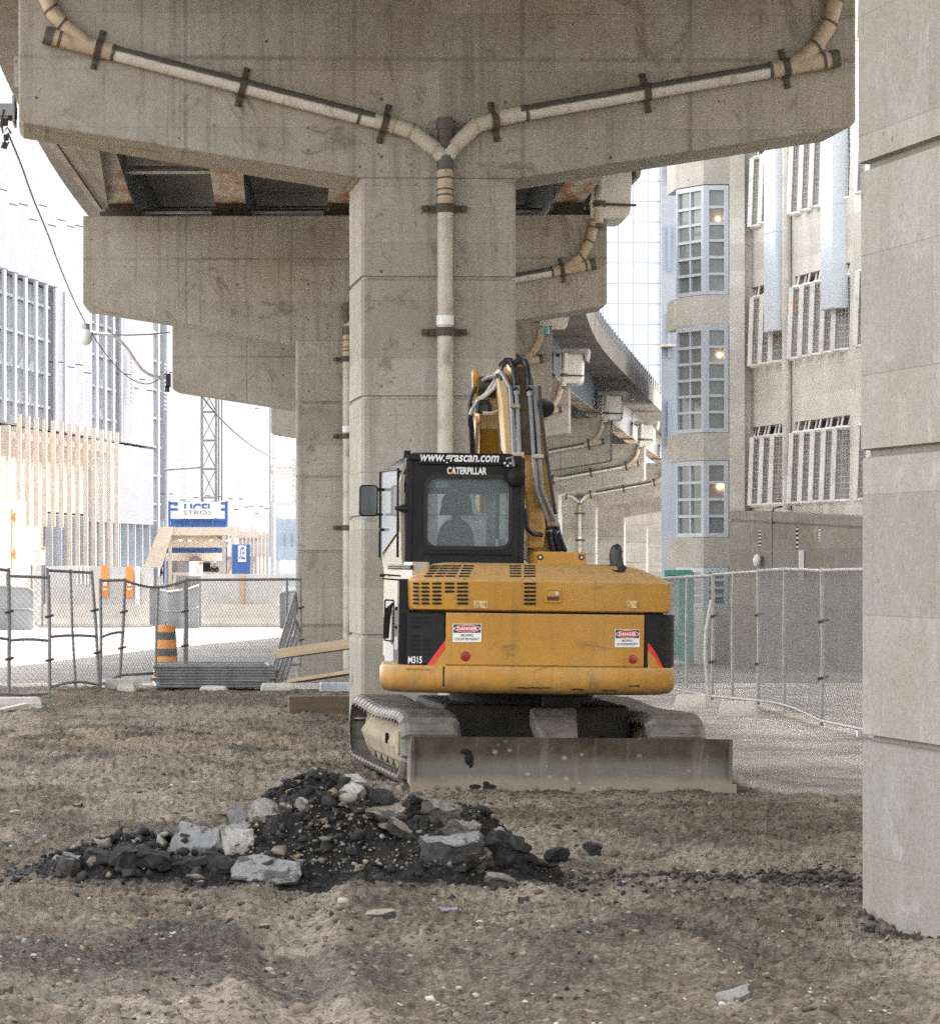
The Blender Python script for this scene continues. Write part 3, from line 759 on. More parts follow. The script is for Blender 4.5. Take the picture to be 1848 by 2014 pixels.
def drainpipe(i, label, which=('L', 'R', 'C'), rise=2.0, detail=2, teal=False):
    Y, X, yaw, ze = PIERS[i]
    zj = ze - JDROP
    t = thing('drainpipe', label, 'drainpipe', (X, Y, zj), (0, 0, R(yaw)), 'drainpipes on the viaduct piers')
    r = 0.083; y = -0.13
    def V(x, z, yy=y): return Vector((x, yy, z))
    n = 12 if detail == 2 else 8
    parts = {}
    def pipe(pts, name='pipe', mat=M['pvcwhite'], rr=r):
        mb = MB(); mb.tube(pts, rr, n); return mb.build(name, mat, t)
    def collar(p, d, mat=M['collar'], L=0.07, rr=r * 1.14):
        d = Vector(d).normalized()
        mb = MB(); mb.tube([p - d * L / 2, p + d * L / 2], rr, n); return mb.build('collar', mat, t)
    def clamp(p, d):
        d = Vector(d).normalized(); nrm = Vector((d.z, 0, -d.x))
        mb = MB()
        mb.tube([p - d * 0.035, p + d * 0.035], r * 1.2, n)
        for s in (-1, 1):
            c = p + nrm * s * 0.135 + Vector((0, 0.095, 0))
            mb.prism([c - d * 0.032 - nrm * 0.08, c + d * 0.032 - nrm * 0.08, c + d * 0.032 + nrm * 0.075, c - d * 0.032 + nrm * 0.075], (0, 0.02, 0))
            mb.sphere(c + nrm * 0.05 * s - Vector((0, 0.012, 0)), 0.022, 5)
        return mb.build('clamp', M['clampsteel'], t)
    main = M['pvcsoot']
    for s, key in ((-1, 'L'), (1, 'R')):
        if key not in which: continue
        if s < 0:
            run = [V(-4.18, 1.486), V(-0.70, 0.60)]; el = [V(-0.70, 0.60), V(-0.5, 0.545), V(-0.31, 0.49), V(-0.05, 0.30), V(0.045, 0.20)]
            drop = [V(-4.22, rise, y), V(-4.2, 1.95), V(-4.12, 1.76), V(-4.0, 1.60), V(-3.72, 1.375)]
            cl = [(-3.62, 1.343), (-2.09, 0.952), (-0.585, 0.57)]; bl = [-0.86]
        else:
            run = [V(4.25, 1.28), V(0.86, 0.674)]; el = [V(0.86, 0.674), V(0.62, 0.62), V(0.38, 0.545), V(0.15, 0.33), V(0.06, 0.20)]
            drop = [V(4.26, rise, y), V(4.22, 1.9), V(4.16, 1.66), V(4.02, 1.40), V(3.74, 1.19)]
            cl = [(3.69, 1.18), (2.2, 0.914), (0.585, 0.60)]; bl = [0.92]
        d = (run[1] - run[0]).normalized()
        pipe(run, mat=main)
        if detail == 2 or i <= 7: pipe(el, 'elbow', M['pvc'])
        pipe(drop, 'elbow', M['pvctan'])
        pipe([run[0] - d * 0.02, run[0] + d * 0.72], 'branch_fitting', M['pvctan'], r * 1.06)
        collar(run[0] + d * 0.04, d, L=0.09, rr=r * 1.2, mat=M['collar'])
        if detail == 2:
            collar(run[0] + d * 0.16, d, L=0.03); collar(run[0] + d * 0.74, d, L=0.03, rr=r * 1.12)
            for kk in (1, 2, 3): collar(drop[kk], drop[kk + 1] - drop[kk], L=0.025, rr=r * 1.09)
            for kk in (1, 2, 3): collar(el[kk], el[kk + 1] - el[kk - 1], L=0.025, rr=r * 1.09, mat=M['pvctan'])
            for bx in bl:
                p = run[1] + (run[0] - run[1]) * ((bx - run[1].x) / (run[0].x - run[1].x)); collar(p, d, L=0.03, rr=r * 1.09)
        for cx, cz in cl: clamp(V(cx, cz), d)
        if i >= 2:   # pipe coming down from the deck
            zt = 2.95
            up = [V(4.30 if s > 0 else -4.26, 1.95), V((4.36 if s > 0 else -4.3), zt, y + 0.0)]
            pipe(up, 'down_pipe', M['pvc'])
            c = up[0].lerp(up[1], 0.35)
            mb = MB(); mb.tube([c + Vector((-0.12, 0, 0)), c + Vector((0.62, -0.02, -0.03))], 0.025, 6); mb.tube([c - Vector((0, 0, .05)), c + Vector((0, 0, 0.05))], r * 1.25, 8)
            mb.build('bracket', M['clampsteel'], t)
            collar(up[0] + Vector((0, 0, -0.02)), (0, 0, 1), M['teal'] if teal else M['collar'], L=0.16 if teal else 0.07, rr=r * 1.2)
    if 'C' in which:
        zb = gz(Y) - zj + 0.12
        pipe([V(0.054, 0.24), V(0.054, -0.36)], 'wye_fitting', M['pvctan'], r * 1.02)
        pipe([V(0.054, -0.36), V(0.054, zb)], 'stack_pipe', M['pvc'])
        mb = MB(); mb.lathe([(r * 0.6, 0.27), (r * 0.95, 0.36), (r * 1.05, 0.50), (r * 1.2, 0.505), (r * 1.2, 0.60), (r * 1.02, 0.605), (r * 1.02, 0.63)], 14, Matrix.Translation((0.054, y, 0)))
        mb.build('vent_cap', M['collar'], t)
        collar(V(0.054, 0.16), (0, 0, 1), L=0.13, rr=r * 1.1)
        for z in (0.075, -0.02, -0.14, -0.20): collar(V(0.054, z), (0, 0.15, 1), L=0.018, rr=r * 1.07)
        for z in (-0.33, -1.64, -3.2): 
            if z < zb: continue
            p = V(0.054, z); mb = MB()
            mb.tube([p - Vector((0, 0, 0.045)), p + Vector((0, 0, 0.045))], r * 1.22, n)
            for s in (-1, 1): mb.box(p + Vector((s * 0.16, 0.08, 0)), (0.16, 0.03, 0.07)); mb.sphere(p + Vector((s * 0.19, 0.055, 0)), 0.025, 5)
            mb.build('clamp', M['clampsteel'], t)
        collar(V(0.054, -1.52), (0, 0, 1), M['white'], L=0.10, rr=r * 1.12)
    return t
drainpipe(1, 'Y-shaped pale drainpipe with two long sloping arms on the big T-shaped pier')
drainpipe(2, 'drainpipe on the second pier, right arm under the deck, grey stack on the left', ('R', 'C'), detail=2)
drainpipe(3, 'drainpipe with a teal coupling, beside the tip of the boom', ('R',), detail=1, teal=True)
drainpipe(4, 'dirty drainpipe on the pier arm right of the boom lamp', ('R',), detail=1)
drainpipe(5, 'drainpipe below the third pale trough, on the plain pier arm', ('R',), detail=1)
drainpipe(6, 'clean white drainpipe catching the sun on the pier arm', ('R',), detail=1)
drainpipe(7, 'small pale Y-shaped drainpipe with a teal coupling on a distant pier', ('L', 'R', 'C'), detail=1, teal=True)

# ---------------------------------------------------------------- troughs hanging under the deck edge beside each pier
def trough(i, label):
    Y, X, yaw, ze = PIERS[i]
    t = thing('drain_trough', label, 'drain trough', (X, Y, ze + CAP_H), (0, 0, R(yaw)), 'pale drain troughs under the deck edge')
    w0, w1 = 4.18, 4.88
    prof = [(w0, 0.80), (w0, -0.08), (w1 - 0.16, -0.08), (w1 - 0.10, -0.06), (w1 - 0.05, -0.01), (w1 - 0.03, 0.06), (w1, 0.80)]
    mb = MB(); mb.prism([(x, -0.1, z) for x, z in prof], (0, 1.5, 0))
    mb.build('trough_body', M['trough'], t, bev=0.02)
    mb = MB(); mb.prism([(w0 - 0.15, -0.18, 0.802), (w1 + 0.16, -0.18, 0.802), (w1 + 0.18, -0.18, 0.95), (w0 - 0.15, -0.18, 0.95)], (0, 1.7, 0))
    mb.prism([(w1 + 0.06, -0.18, 0.62), (w1 + 0.12, -0.18, 0.62), (w1 + 0.16, -0.18, 0.80), (w1 + 0.04, -0.18, 0.80)], (0, 1.7, 0))
    mb.build('trough_rim', M['conc2'], t)
for i, l in ((2, 'big pale drain trough behind the right arm of the T-shaped pier'), (3, 'pale drain trough next to the teal coupling'),
             (4, 'pale drain trough with a wide rim, right of the boom'), (5, 'shaded drain trough, third along the curving deck'),
             (6, 'sunlit drain trough above the clean white drainpipe'), (7, 'drain trough nearest the bay-window tower')):
    trough(i, l)
# ================================================================= excavator
M['sideglass'] = simple('side_glass_painted_sky', (0.40, 0.40, 0.38), 0.06, var=0.2, scale=3, spec=1.0, stretch=(1, 8, 0.3))  # pale streaked base colour paints the sky reflected in the cab side pane
EX0 = Vector((2.88, 31.7, 0)); EYAW = R(2.5); EROLL = R(0.75)
exc = thing('excavator', 'yellow crawler excavator with black cab and dozer blade, parked under the viaduct', 'excavator', EX0, (0, EROLL, EYAW))
EM = Matrix.Translation(EX0) @ Matrix.Rotation(EYAW, 4, 'Z') @ Matrix.Rotation(EROLL, 4, 'Y')
EMI = EM.inverted()
def E(px, py, ly):
    """photo position -> excavator coordinates, on the plane local y = ly"""
    D = EX0.y + ly
    for _ in range(4):
        q = EMI @ P(px, py, D); D += (ly - q.y)
    return EMI @ P(px, py, D)
def EX(px, ly): return E(px, 1105, ly).x
def EZ(py, ly): return E(1040, py, ly).z

XL, XR = EX(749, -1.4), EX(1330, -1.45)
XC = (XL + XR) / 2; HW = (XR - XL) / 2
def yrear(x, back=-1.78):
    u = min(1.0, abs(x - XC) / HW)
    return back + 0.20 * u ** 2.2
def outline(x0, x1, inset, z, yf, rc=0.16, back=-1.78, n=22, il=None, ir=None):
    """closed plan outline: curved tail from x0 to x1 with rounded corners, straight front at yf"""
    il = inset if il is None else il; ir = inset if ir is None else ir
    a, b = x0 + il, x1 - ir
    pts = []
    for k in range(n + 1):
        x = a + (b - a) * k / n
        dl = min(x - a, b - x)
        y = yrear(x, back) + inset
        if dl < rc:
            y += rc - math.sqrt(max(0, rc * rc - (rc - dl) ** 2))
        pts.append((x, y, z))
    # finer corners
    fine = []
    for s in (0, 1):
        for j in range(1, 6):
            dl = rc * (1 - math.cos(math.pi / 2 * j / 6))
            x = a + dl if s == 0 else b - dl
            y = yrear(x, back) + inset + rc - math.sqrt(max(0, rc * rc - (rc - dl) ** 2))
            fine.append((x, y, z))
    pts = sorted([p for p in pts if rc < p[0] - a < (b - a) - rc or p[0] in (a, b)] + fine)
    return pts + [(b, yf, z), (a + 0.13, yf, z)]

zb, zl, zp, zh0, zh1, zh2 = EZ(1366, -1.7), EZ(1311, -1.7), EZ(1207, -1.7), EZ(1203, -1.7), EZ(1142, -1.75), EZ(1111, -1.5)
# counterweight: rounded lower ring and upper panel
mb = MB()
mb.loft([outline(XL, XR, 0.11, zb, -0.3, 0.18), outline(XL, XR, 0.045, zb + 0.012, -0.3, 0.18), outline(XL, XR, 0.014, zb + 0.04, -0.3, 0.17), outline(XL, XR, 0.0, zb + 0.08, -0.3, 0.16),
         outline(XL, XR, 0.0, zl - 0.025, -0.3, 0.16), outline(XL, XR, 0.012, zl - 0.006, -0.3, 0.16), outline(XL, XR, 0.03, zl, -0.3, 0.16)], smooth=True)
cw = mb.build('counterweight', M['yellow'], exc, ang=50)
xp0, xp1 = EX(879, -1.72), EX(1271, -1.72)
def band(x0, x1, z0, z1, off, yf=-0.3, n=18):
    r = []
    for z, e in ((z0, 0.012), (z0 + 0.012, 0), (z1 - 0.012, 0), (z1, 0.012)):
        ring = [(x0 + (x1 - x0) * k / n, yrear(x0 + (x1 - x0) * k / n) + off + e, z) for k in range(n + 1)]
        r.append([(x0, yf, z)] + ring + [(x1, yf, z)])
    return r
mb = MB(); mb.loft(band(xp0, xp1, zl + 0.001, zp, 0.025), smooth=True)
mb.build('counterweight_panel', M['yellow'], exc, ang=40)
# seam and lifting scars on the lower ring
mb = MB()
xs = EX(876, -1.75); ys = yrear(xs) - 0.0015
mb.mm((xs - 0.006, ys, zb + 0.06), (xs + 0.006, ys + 0.03, zl - 0.01))
for px0, px1, py in ((1010, 1085, 1353), (1120, 1150, 1356), (1180, 1215, 1358), (1236, 1262, 1350)):
    n = 6
    pts = []
    for k in range(n + 1):
        q = E(px0 + (px1 - px0) * k / n, py + random.uniform(-1, 1), -1.75); pts.append((q.x, yrear(q.x) - 0.001, q.z))
    mb.tube(pts, [0.001] + [random.uniform(0.003, 0.007) for _ in range(n - 1)] + [0.001], 5)
mb.build('seam', M['slot'], exc)

# engine hood
xh0, xh1 = EX(804, -1.62), EX(1329, -1.62)
mb = MB()
hr = []
for z, i, il in ((zh0 + 0.0, 0.03, 0.02), (zh0 + 0.012, 0.012, 0.012), (zh0 + 0.05, 0.008, 0.008), (zh1 - 0.012, 0.0, 0.0), (zh1, 0.012, 0.012), (zh1 + 0.012, 0.035, 0.03), (zh2 - 0.03, 0.24, 0.17), (zh2 + 0.0, 0.34, 0.25), (zh2 + 0.012, 0.5, 0.38)):
    hr.append(outline(xh0, xh1, i, z, -0.1, 0.13 if z < zh1 + 0.02 else 0.10, -1.775, 22, il, il * 1.35))
mb.loft(hr, smooth=True)
mb.build('engine_hood', M['yellow'], exc, ang=42)
# dark gap under the hood
mb = MB(); mb.loft([outline(xh0, xh1, 0.07, zp - 0.02, -0.1, 0.12), outline(xh0, xh1, 0.07, zh0 + 0.01, -0.1, 0.12)])
mb.build('hood_gap', M['slot'], exc)

def hood_pt(px, py, lift=0.0):
    """point on the hood's rear skin for a photo position"""
    ly = -1.75
    for _ in range(12):
        q = E(px, py, ly)
        ins = float(np.interp(q.z, [zh1 - 0.012, zh1, zh1 + 0.012, zh2 - 0.03, zh2, zh2 + 0.012], [0, .012, .035, .24, .34, .5]))
        ly = 0.5 * ly + 0.5 * (yrear(q.x, -1.775) + ins)
    q = E(px, py, ly); q.y -= lift
    return q
def slot(mb, px, py, w, h, skew=0, pf=hood_pt, lift=0.004):
    n = 4
    pts = []
    for k in range(n + 1):       # rounded slot outline
        a = math.pi / 2 + math.pi * k / n; pts.append((px - w / 2 + h / 2 + math.cos(a) * h / 2, py + math.sin(a) * h / 2))
    for k in range(n + 1):
        a = -math.pi / 2 + math.pi * k / n; pts.append((px + w / 2 - h / 2 + math.cos(a) * h / 2, py + math.sin(a) * h / 2))
    pts = [(x + skew * (py - y), y) for x, y in pts]
    v = [pf(x, y, lift) for x, y in pts]
    mb.add(v, [list(range(len(v)))])
mb = MB()
# zoomed measurements (1450..2100, 2150..2750 at 2.843): px = (1450 + x/2.843) * .5029
def zz(x, y): return ((1450 + x / 2.843) * 0.50286, (2150 + y / 2.843) * 0.50286)
for cx, rows in ((500, range(6)), (604, range(6)), (732, range(6)), (874, range(3)), (1018, range(6))):
    w = {500: 72, 604: 92, 732: 106, 874: 112, 1018: 128}[cx]
    for r in rows:
        x, y = zz(cx, 377 + r * 44); slot(mb, x, y, w * 0.1769, 4.4)
mb.build('vent_grille', M['slot'], exc); mb = MB(); mb_mid = MB(); mb_low = MB()
rows_t = [180, 206, 234, 263, 294]
for r, y0 in enumerate(rows_t):
    for cx, w in ((728, 98), (838, 110), (950, 118), (1085, 125)):
        x, y = zz(cx - (y0 - 180) * (0.78 - (cx - 728) * 0.0009), y0); slot(mb, x, y, w * 0.1769, 2.9, 0)
    for cx, w in ((1607, 132), (1765, 132)):
        x, y = zz(cx, y0); slot(mb_mid, x, y, w * 0.1769, 2.9)
for r in range(6):
    x, y = zz(1768, 378 + r * 44.5); slot(mb_low, x, y, 24, 4.4)
for g_ in (mb, mb_mid, mb_low): g_.build('vent_grille', M['slot'], exc)

# hood latch, decals
mb = MB()
q = hood_pt(1087, 1170, 0.004)
mb.box(q, (0.135, 0.012, 0.13))
mb.build('latch_plate', M['yellow'], exc, bev=0.004)
mb = MB(); mb.box(hood_pt(1087, 1171, 0.012), (0.10, 0.008, 0.085)); lp = mb.build('latch_pocket', M['boomdark'], exc, bev=0.006)
mb = MB(); mb.box(hood_pt(1087, 1168, 0.019), (0.095, 0.01, 0.05)); mb.build('latch_paddle', M['yellow'], exc, bev=0.006)
mb = MB(); mb.tube([hood_pt(1094, 1167, 0.02), hood_pt(1094, 1167, 0.032)], 0.016, 12)
for dx, dy in ((-13, -12), (13, -12), (-13, 13), (13, 13)): mb.tube([hood_pt(1087 + dx, 1170 + dy, 0.0), hood_pt(1087 + dx, 1170 + dy, 0.008)], 0.008, 8)
mb.build('lock', M['galvlight'], exc)
for px in (945, 1242):
    q = hood_pt(px, 1189, 0.002)
    mb = MB(); mb.box(q, (0.115 if px < 1000 else 0.09, 0.003, 0.062)); d = mb.build('decal', M['decal'], exc)
    mb = MB(); c = q + Vector((-0.028, -0.003, -0.002))
    for a, b in (((-.024, -.02), (.024, -.02)), ((.024, -.02), (0, .022)), ((0, .022), (-.024, -.02))):
        mb.tube([c + Vector((a[0], 0, a[1])), c + Vector((b[0], 0, b[1]))], 0.0028, 4)
    mb.tube([c + Vector((.04, 0, .005)), c + Vector((.07, 0, .005))], 0.003, 4); mb.tube([c + Vector((.07, 0, -.018)), c + Vector((.07, 0, .018))], 0.004, 4)
    mb.build('symbol', M['inkfaint'], d)

# exhaust stack
e0 = E(1214, 1118, -1.25); e1 = E(1210, 1092, -1.25); e2 = E(1214, 1074, -1.25)
mb = MB(); r = 0.054
mb.tube([e0 - Vector((0, 0, .06)), e0, e1, e1.lerp(e2, .5), e2 - Vector((0.0, 0, 0.01)), e2 + Vector((0.012, 0, .012))], [r * 1.15, r * 1.1, r, r, r * .8, r * 0.3], 16)
mb.build('exhaust_stack', M['rubber'], exc)
mb = MB()
qs = [(1192, 1112), (1205, 1123), (1216, 1126), (1228, 1125), (1231, 1117), (1228, 1112)]
mb.prism([hood_pt(x, y, 0.003) for x, y in qs], (0, -0.006, 0.004)); mb.build('exhaust_opening', M['slot'], exc)
# housing box on the hood
a = E(1056, 1110, -1.15); b = E(1151, 1086, -1.15)
mb = MB(); mb.mm((a.x, -1.2, a.z - 0.02), (b.x, -0.9, b.z)); bx = mb.build('housing_box', M['yellow'], exc, bev=0.012)
for px in (1062, 1143):
    c = E(px, 1096, -1.2); mb = MB(); mb.tube([c + Vector((0, .006, 0)), c + Vector((0, -.004, 0))], 0.026, 14); mb.build('boss', M['boomdark'], bx)
    mb = MB(); mb.tube([c + Vector((0, -.003, 0)), c + Vector((0, -.016, 0))], 0.012, 6); mb.build('bolt', M['galvlight'], bx)

# black corner panels of the tail
xa0 = EX(804, -1.65)
def tail_pt(px, py, lift=0.0, off=0.03):
    ly = -1.75
    for _ in range(10):
        q = E(px, py, ly); ly = 0.5 * ly + 0.5 * (yrear(q.x) + off)
    q = E(px, py, ly); q.y -= lift; return q
mb = MB(); mb.loft(band(xa0, xp0 - 0.012, zl + 0.003, zp + 0.0, 0.03), smooth=True)
vp = mb.build('vent_panel', M['black'], exc, ang=40)
mb = MB()
for y0 in (755, 805, 857, 960, 1010, 1060, 1112, 1162):
    for cx, w in ((495, 102), (625, 95)):
        if cx > 600 and y0 in (857, 960): continue
        x, y = zz(cx, y0); slot(mb, x, y, w * 0.1769, 4.0, 0, tail_pt)
mb.build('vent_grille', M['slot'], vp)
def decal_poly(pts, mat, name, parent, lift, pf=tail_pt):
    mb = MB(); v = [pf(x, y, lift) for x, y in pts]; mb.add(v, [list(range(len(v)))]); return mb.build(name, mat, parent)
tri = [zz(618, 1288), zz(690, 1288), zz(832, 1095), zz(832, 997)]
decal_poly(tri, M['redtape'], 'reflective_stripe', vp, 0.003)
decal_poly([zz(692, 1288), zz(832, 1290), zz(832, 1100)], M['yellow'], 'corner_patch', vp, 0.003)
q = tail_pt(816, 1298, 0.004); s2 = (tail_pt(830, 1298, 0.004) - tail_pt(804, 1298, 0.004))
text_mesh('M315', s2.length * 1.05, 0.058, q, s2, (0, 0, 1), M['white'], 'lettering', vp, bold=0.02)
# right corner, wrapping round
mb = MB()
rr = []
for z in (zl + 0.003, zp):
    ring = []
    x0 = xp1 + 0.01
    for k in range(15):
        x = x0 + (XR - 0.004 - x0) * (1 - (1 - k / 14) ** 1.8)
        dl = XR - 0.004 - x; y = yrear(x) + 0.035
        if dl < 0.16: y += 0.16 - math.sqrt(max(0, 0.16 ** 2 - (0.16 - dl) ** 2))
        ring.append((x, y, z))
    rr.append([(x0, -0.3, z)] + ring + [(XR - 0.004, -0.3, z)])
mb.loft(rr, smooth=True)
rp = mb.build('corner_panel', M['black'], exc, ang=40)
def corner_pt(px, py, lift=0.0, off=0.035):
    ly = -1.6
    for _ in range(14):
        q = E(px, py, ly); dl = XR - 0.004 - q.x; y = yrear(q.x) + off
        if dl < 0.16: y += 0.16 - math.sqrt(max(0, 0.16 ** 2 - (0.16 - max(0, dl)) ** 2))
        ly = 0.5 * ly + 0.5 * y
    q = E(px, py, ly); q.y -= lift; return q
def z3(x, y): return ((2050 + x / 2.64) * 0.50286, (2100 + y / 2.64) * 0.50286)
left = [z3(1272, 1095), z3(1300, 1115), z3(1335, 1165), z3(1380, 1245), z3(1432, 1358)]
inner = [z3(1400, 1358), z3(1372, 1300), z3(1340, 1245), z3(1305, 1205), z3(1272, 1175)]
for (a, b), (c, d) in zip(zip(left[:-1], left[1:]), zip(inner[::-1][:-1], inner[::-1][1:])): pass
mb = MB()
inn = inner[::-1]
for k in range(4):
    mb.add([corner_pt(*p, 0.004) for p in (left[k], left[k + 1], inn[k + 1], inn[k])], [(0, 1, 2, 3)])
mb.build('reflective_stripe', M['redtape'], rp)
mb = MB()
for k in range(4):
    mb.add([corner_pt(*p, 0.0035) for p in (inn[k], inn[k + 1], (inn[k + 1][0], z3(0, 1362)[1]), (inn[k][0], z3(0, 1362)[1]))], [(0, 1, 2, 3)])
mb.build('corner_patch', M['yellow'], rp)
# round reflectors and danger signs on the tail panel
def pan(px, py, lift): return tail_pt(px, py, lift, 0.025)
for px, py, r in ((915, 1291, 0.040), (1243.5, 1297, 0.037)):
    q = pan(px, py, 0.0)
    mb = MB(); mb.lathe([(r, -0.004), (r, 0.006), (r * 0.85, 0.012), (r * 0.3, 0.014)], 24, Matrix.Translation(q) @ Matrix.Rotation(R(90), 4, 'X'))
    mb.build('reflector', M['darkred'], exc)
def danger(px0, px1, py0, py1):
    c = pan((px0 + px1) / 2, (py0 + py1) / 2, 0.003)
    a = pan(px0, py0, 0.003); b = pan(px1, py0, 0.003); lo = pan(px0, py1, 0.003)
    xd = (b - a); w = xd.length; xd.normalize(); h = (a - lo).length
    zd = Vector((0, 0, 1)); nn = xd.cross(zd)
    def pl(cx, cz, sw, sh, l): 
        o = c + xd * cx * w + zd * cz * h + nn * l
        return [o - xd * sw * w / 2 - zd * sh * h / 2, o + xd * sw * w / 2 - zd * sh * h / 2, o + xd * sw * w / 2 + zd * sh * h / 2, o - xd * sw * w / 2 + zd * sh * h / 2]
    mb = MB(); mb.prism(pl(0, 0, 1, 1, 0.0), nn * 0.002); s = mb.build('danger_sign', M['white'], exc)
    mb = MB(); mb.prism(pl(0, 0.24, 0.95, 0.46, 0.0025), nn * 0.001); mb.build('header', M['ink'], s)
    def ell(rx, rz, l, m, n):
        o = c + zd * 0.24 * h + nn * l
        mb = MB(); mb.prism([o + xd * math.cos(t) * rx * w + zd * math.sin(t) * rz * h for t in [2 * math.pi * k / 32 for k in range(32)]], nn * 0.0006); mb.build(n, m, s)
    ell(0.465, 0.205, 0.0038, M['white'], 'oval_rim'); ell(0.44, 0.185, 0.0047, M['red'], 'oval')
    text_mesh('DANGER', w * 0.70, h * 0.19, c + zd * 0.24 * h, xd, zd, M['white'], 'lettering', s, bold=0.03, depth=0.0058)
    text_mesh('MOVING', w * 0.42, h * 0.14, c - zd * 0.13 * h, xd, zd, M['ink'], 'lettering', s, bold=0.02, depth=0.003)
    text_mesh('COUNTERWEIGHT', w * 0.86, h * 0.14, c - zd * 0.33 * h, xd, zd, M['ink'], 'lettering', s, bold=0.02, depth=0.003)
danger(890, 946.5, 1227, 1263); danger(1208.5, 1257, 1238, 1273)
a = tail_pt(797, 1317, 0.034); b = tail_pt(845, 1318, 0.034)
text_mesh('www.grascan.com', (b - a).length, 0.03, (a + b) / 2, b - a, (0, 0, 1), M['inkfaint'], 'lettering', cw, bold=0.01)

# house below the cab and the slewing base
cy0, cy1 = -0.72, 0.95
xc0 = EX(796, cy0); xc1 = EX(1030, cy0)
mb = MB(); mb.mm((xc0 + 0.03, -1.35, zl - 0.03), (xh1 - 0.08, 1.0, zp + 0.05)); mb.build('house', M['black'], exc)
mb = MB(); mb.mm((xc0 + 0.05, -1.2, zb + 0.05), (XR - 0.1, 1.0, zl - 0.04)); mb.build('floor_frame', M['undercarriage'], exc)
# pale side door panel left of the tail
zs1 = EZ(1108, -1.2)
mb = MB()
mb.loft([[(xc0 - 0.012, -1.40, z), (xc0 + 0.10, -1.475, z), (xc0 + 0.125, -1.475, z), (xc0 + 0.125, 0.9, z), (xc0 - 0.012, 0.9, z)] for z in (zl + 0.004, zs1)])
sd = mb.build('side_door', M['silver'], exc, bev=0.01)
mb = MB()
mb.mm((EX(785, -1.5), -1.525, zl + 0.004), (EX(806, -1.5), -1.40, zh1)); mb.build('door_post', M['black'], exc)
# louvre recess on the side door
mb = MB()
for j, (xa_, xb_) in enumerate(((771, 762), (768, 759), (764, 757), (760, 755))):
    mb.tube([E(xa_, 1186 + j * 3, -1.44), E((xa_ + xb_) / 2 - 1, 1215, -1.44), E(xb_, 1256, -1.44)], 0.011, 6)
mb.build('louvre', M['slot'], sd)
mb = MB()
for p, q in (((757, 1180), (774, 1181)), ((774, 1181), (773, 1262)), ((773, 1262), (756, 1259)), ((756, 1259), (757, 1180)), ((753, 1130), (788, 1133)), ((752, 1138), (786, 1141))): mb.tube([E(*p, -1.445), E(*q, -1.445)], 0.007, 5)
mb.build('door_line', M['black'], sd)
mb = MB()
for x0, x1, y0, y1 in ((757, 773, 1268, 1300), (776, 786, 1252, 1278)): mb.prism([E(x, y, -1.47) for x, y in ((x0, y1), (x1, y1), (x1, y0), (x0, y0))], (0, 0.02, 0))
mb.build('sticker', M['white'], sd)
mb = MB()
for py in (1121, 1117): mb.tube([(xc0 - 0.02, -1.42, EZ(py, -1.2)), (xc0 - 0.02, 0.4, EZ(py, -1.2))], 0.012, 6)
mb.build('trim_rail', M['black'], sd)

# ---------------------------------------------------------------- cab
zc0, zc1 = EZ(1116, cy0), EZ(897, cy0)
def rrect(x0, x1, z0, z1, r, y, n=5):
    pts = []
    for cx, cz, a0 in ((x1 - r, z1 - r, 0), (x0 + r, z1 - r, 90), (x0 + r, z0 + r, 180), (x1 - r, z0 + r, 270)):
        for k in range(n + 1):
            a = R(a0 + 90 * k / n); pts.append(Vector((cx + r * math.cos(a), y, cz + r * math.sin(a))))
    return pts
def frame_plate(mb, outer, inner, off):
    n = len(outer); off = Vector(off)
    v = outer + inner + [p + off for p in outer] + [p + off for p in inner]
    f = []
    for i in range(n):
        j = (i + 1) % n
        f += [(j, i, n + i, n + j), (2 * n + i, 2 * n + j, 3 * n + j, 3 * n + i), (i, j, 2 * n + j, 2 * n + i), (n + j, n + i, 3 * n + i, 3 * n + j)]
    mb.add(v, f)
zw0, zw1 = EZ(1077, cy0), EZ(941, cy0)
xw0, xw1 = EX(838, cy0), EX(999, cy0)
mb = MB(); frame_plate(mb, rrect(xc0, xc1, zc0, zc1, 0.05, cy0), rrect(xw0, xw1, zw0, zw1, 0.075, cy0), (0, 0.07, 0))
cabr = mb.build('cab', M['black'], exc)
# rubber gasket, glass
mb = MB(); frame_plate(mb, rrect(xw0 - 0.028, xw1 + 0.028, zw0 - 0.028, zw1 + 0.028, 0.10, cy0 - 0.012), rrect(xw0 + 0.006, xw1 - 0.006, zw0 + 0.006, zw1 - 0.006, 0.07, cy0 - 0.012), (0, 0.03, 0))
mb.build('window_gasket', M['blackgloss'], cabr)
mb = MB(); mb.prism(rrect(xw0, xw1, zw0, zw1, 0.075, cy0 + 0.03), (0, 0.006, 0)); mb.build('rear_window', M['glass'], cabr)
# ridges at the top, left and right
mb = MB()
mb.mm((xc0 + 0.10, cy0 - 0.035, EZ(916, cy0)), (xc1 - 0.06, cy0, EZ(913.5, cy0)))
mb.mm((xc0 + 0.0, cy0 - 0.02, zc0), (xc0 + 0.055, cy0, zc1 - 0.02))
mb.mm((xc1 - 0.04, cy0 - 0.02, zc0), (xc1 - 0.002, cy0, zc1 - 0.02))
mb.mm((xc0 + 0.15, cy0 - 0.02, EZ(1093, cy0)), (xc1 - 0.1, cy0, EZ(1090, cy0)))
mb.build('cab_ridge', M['black'], cabr, bev=0.006)
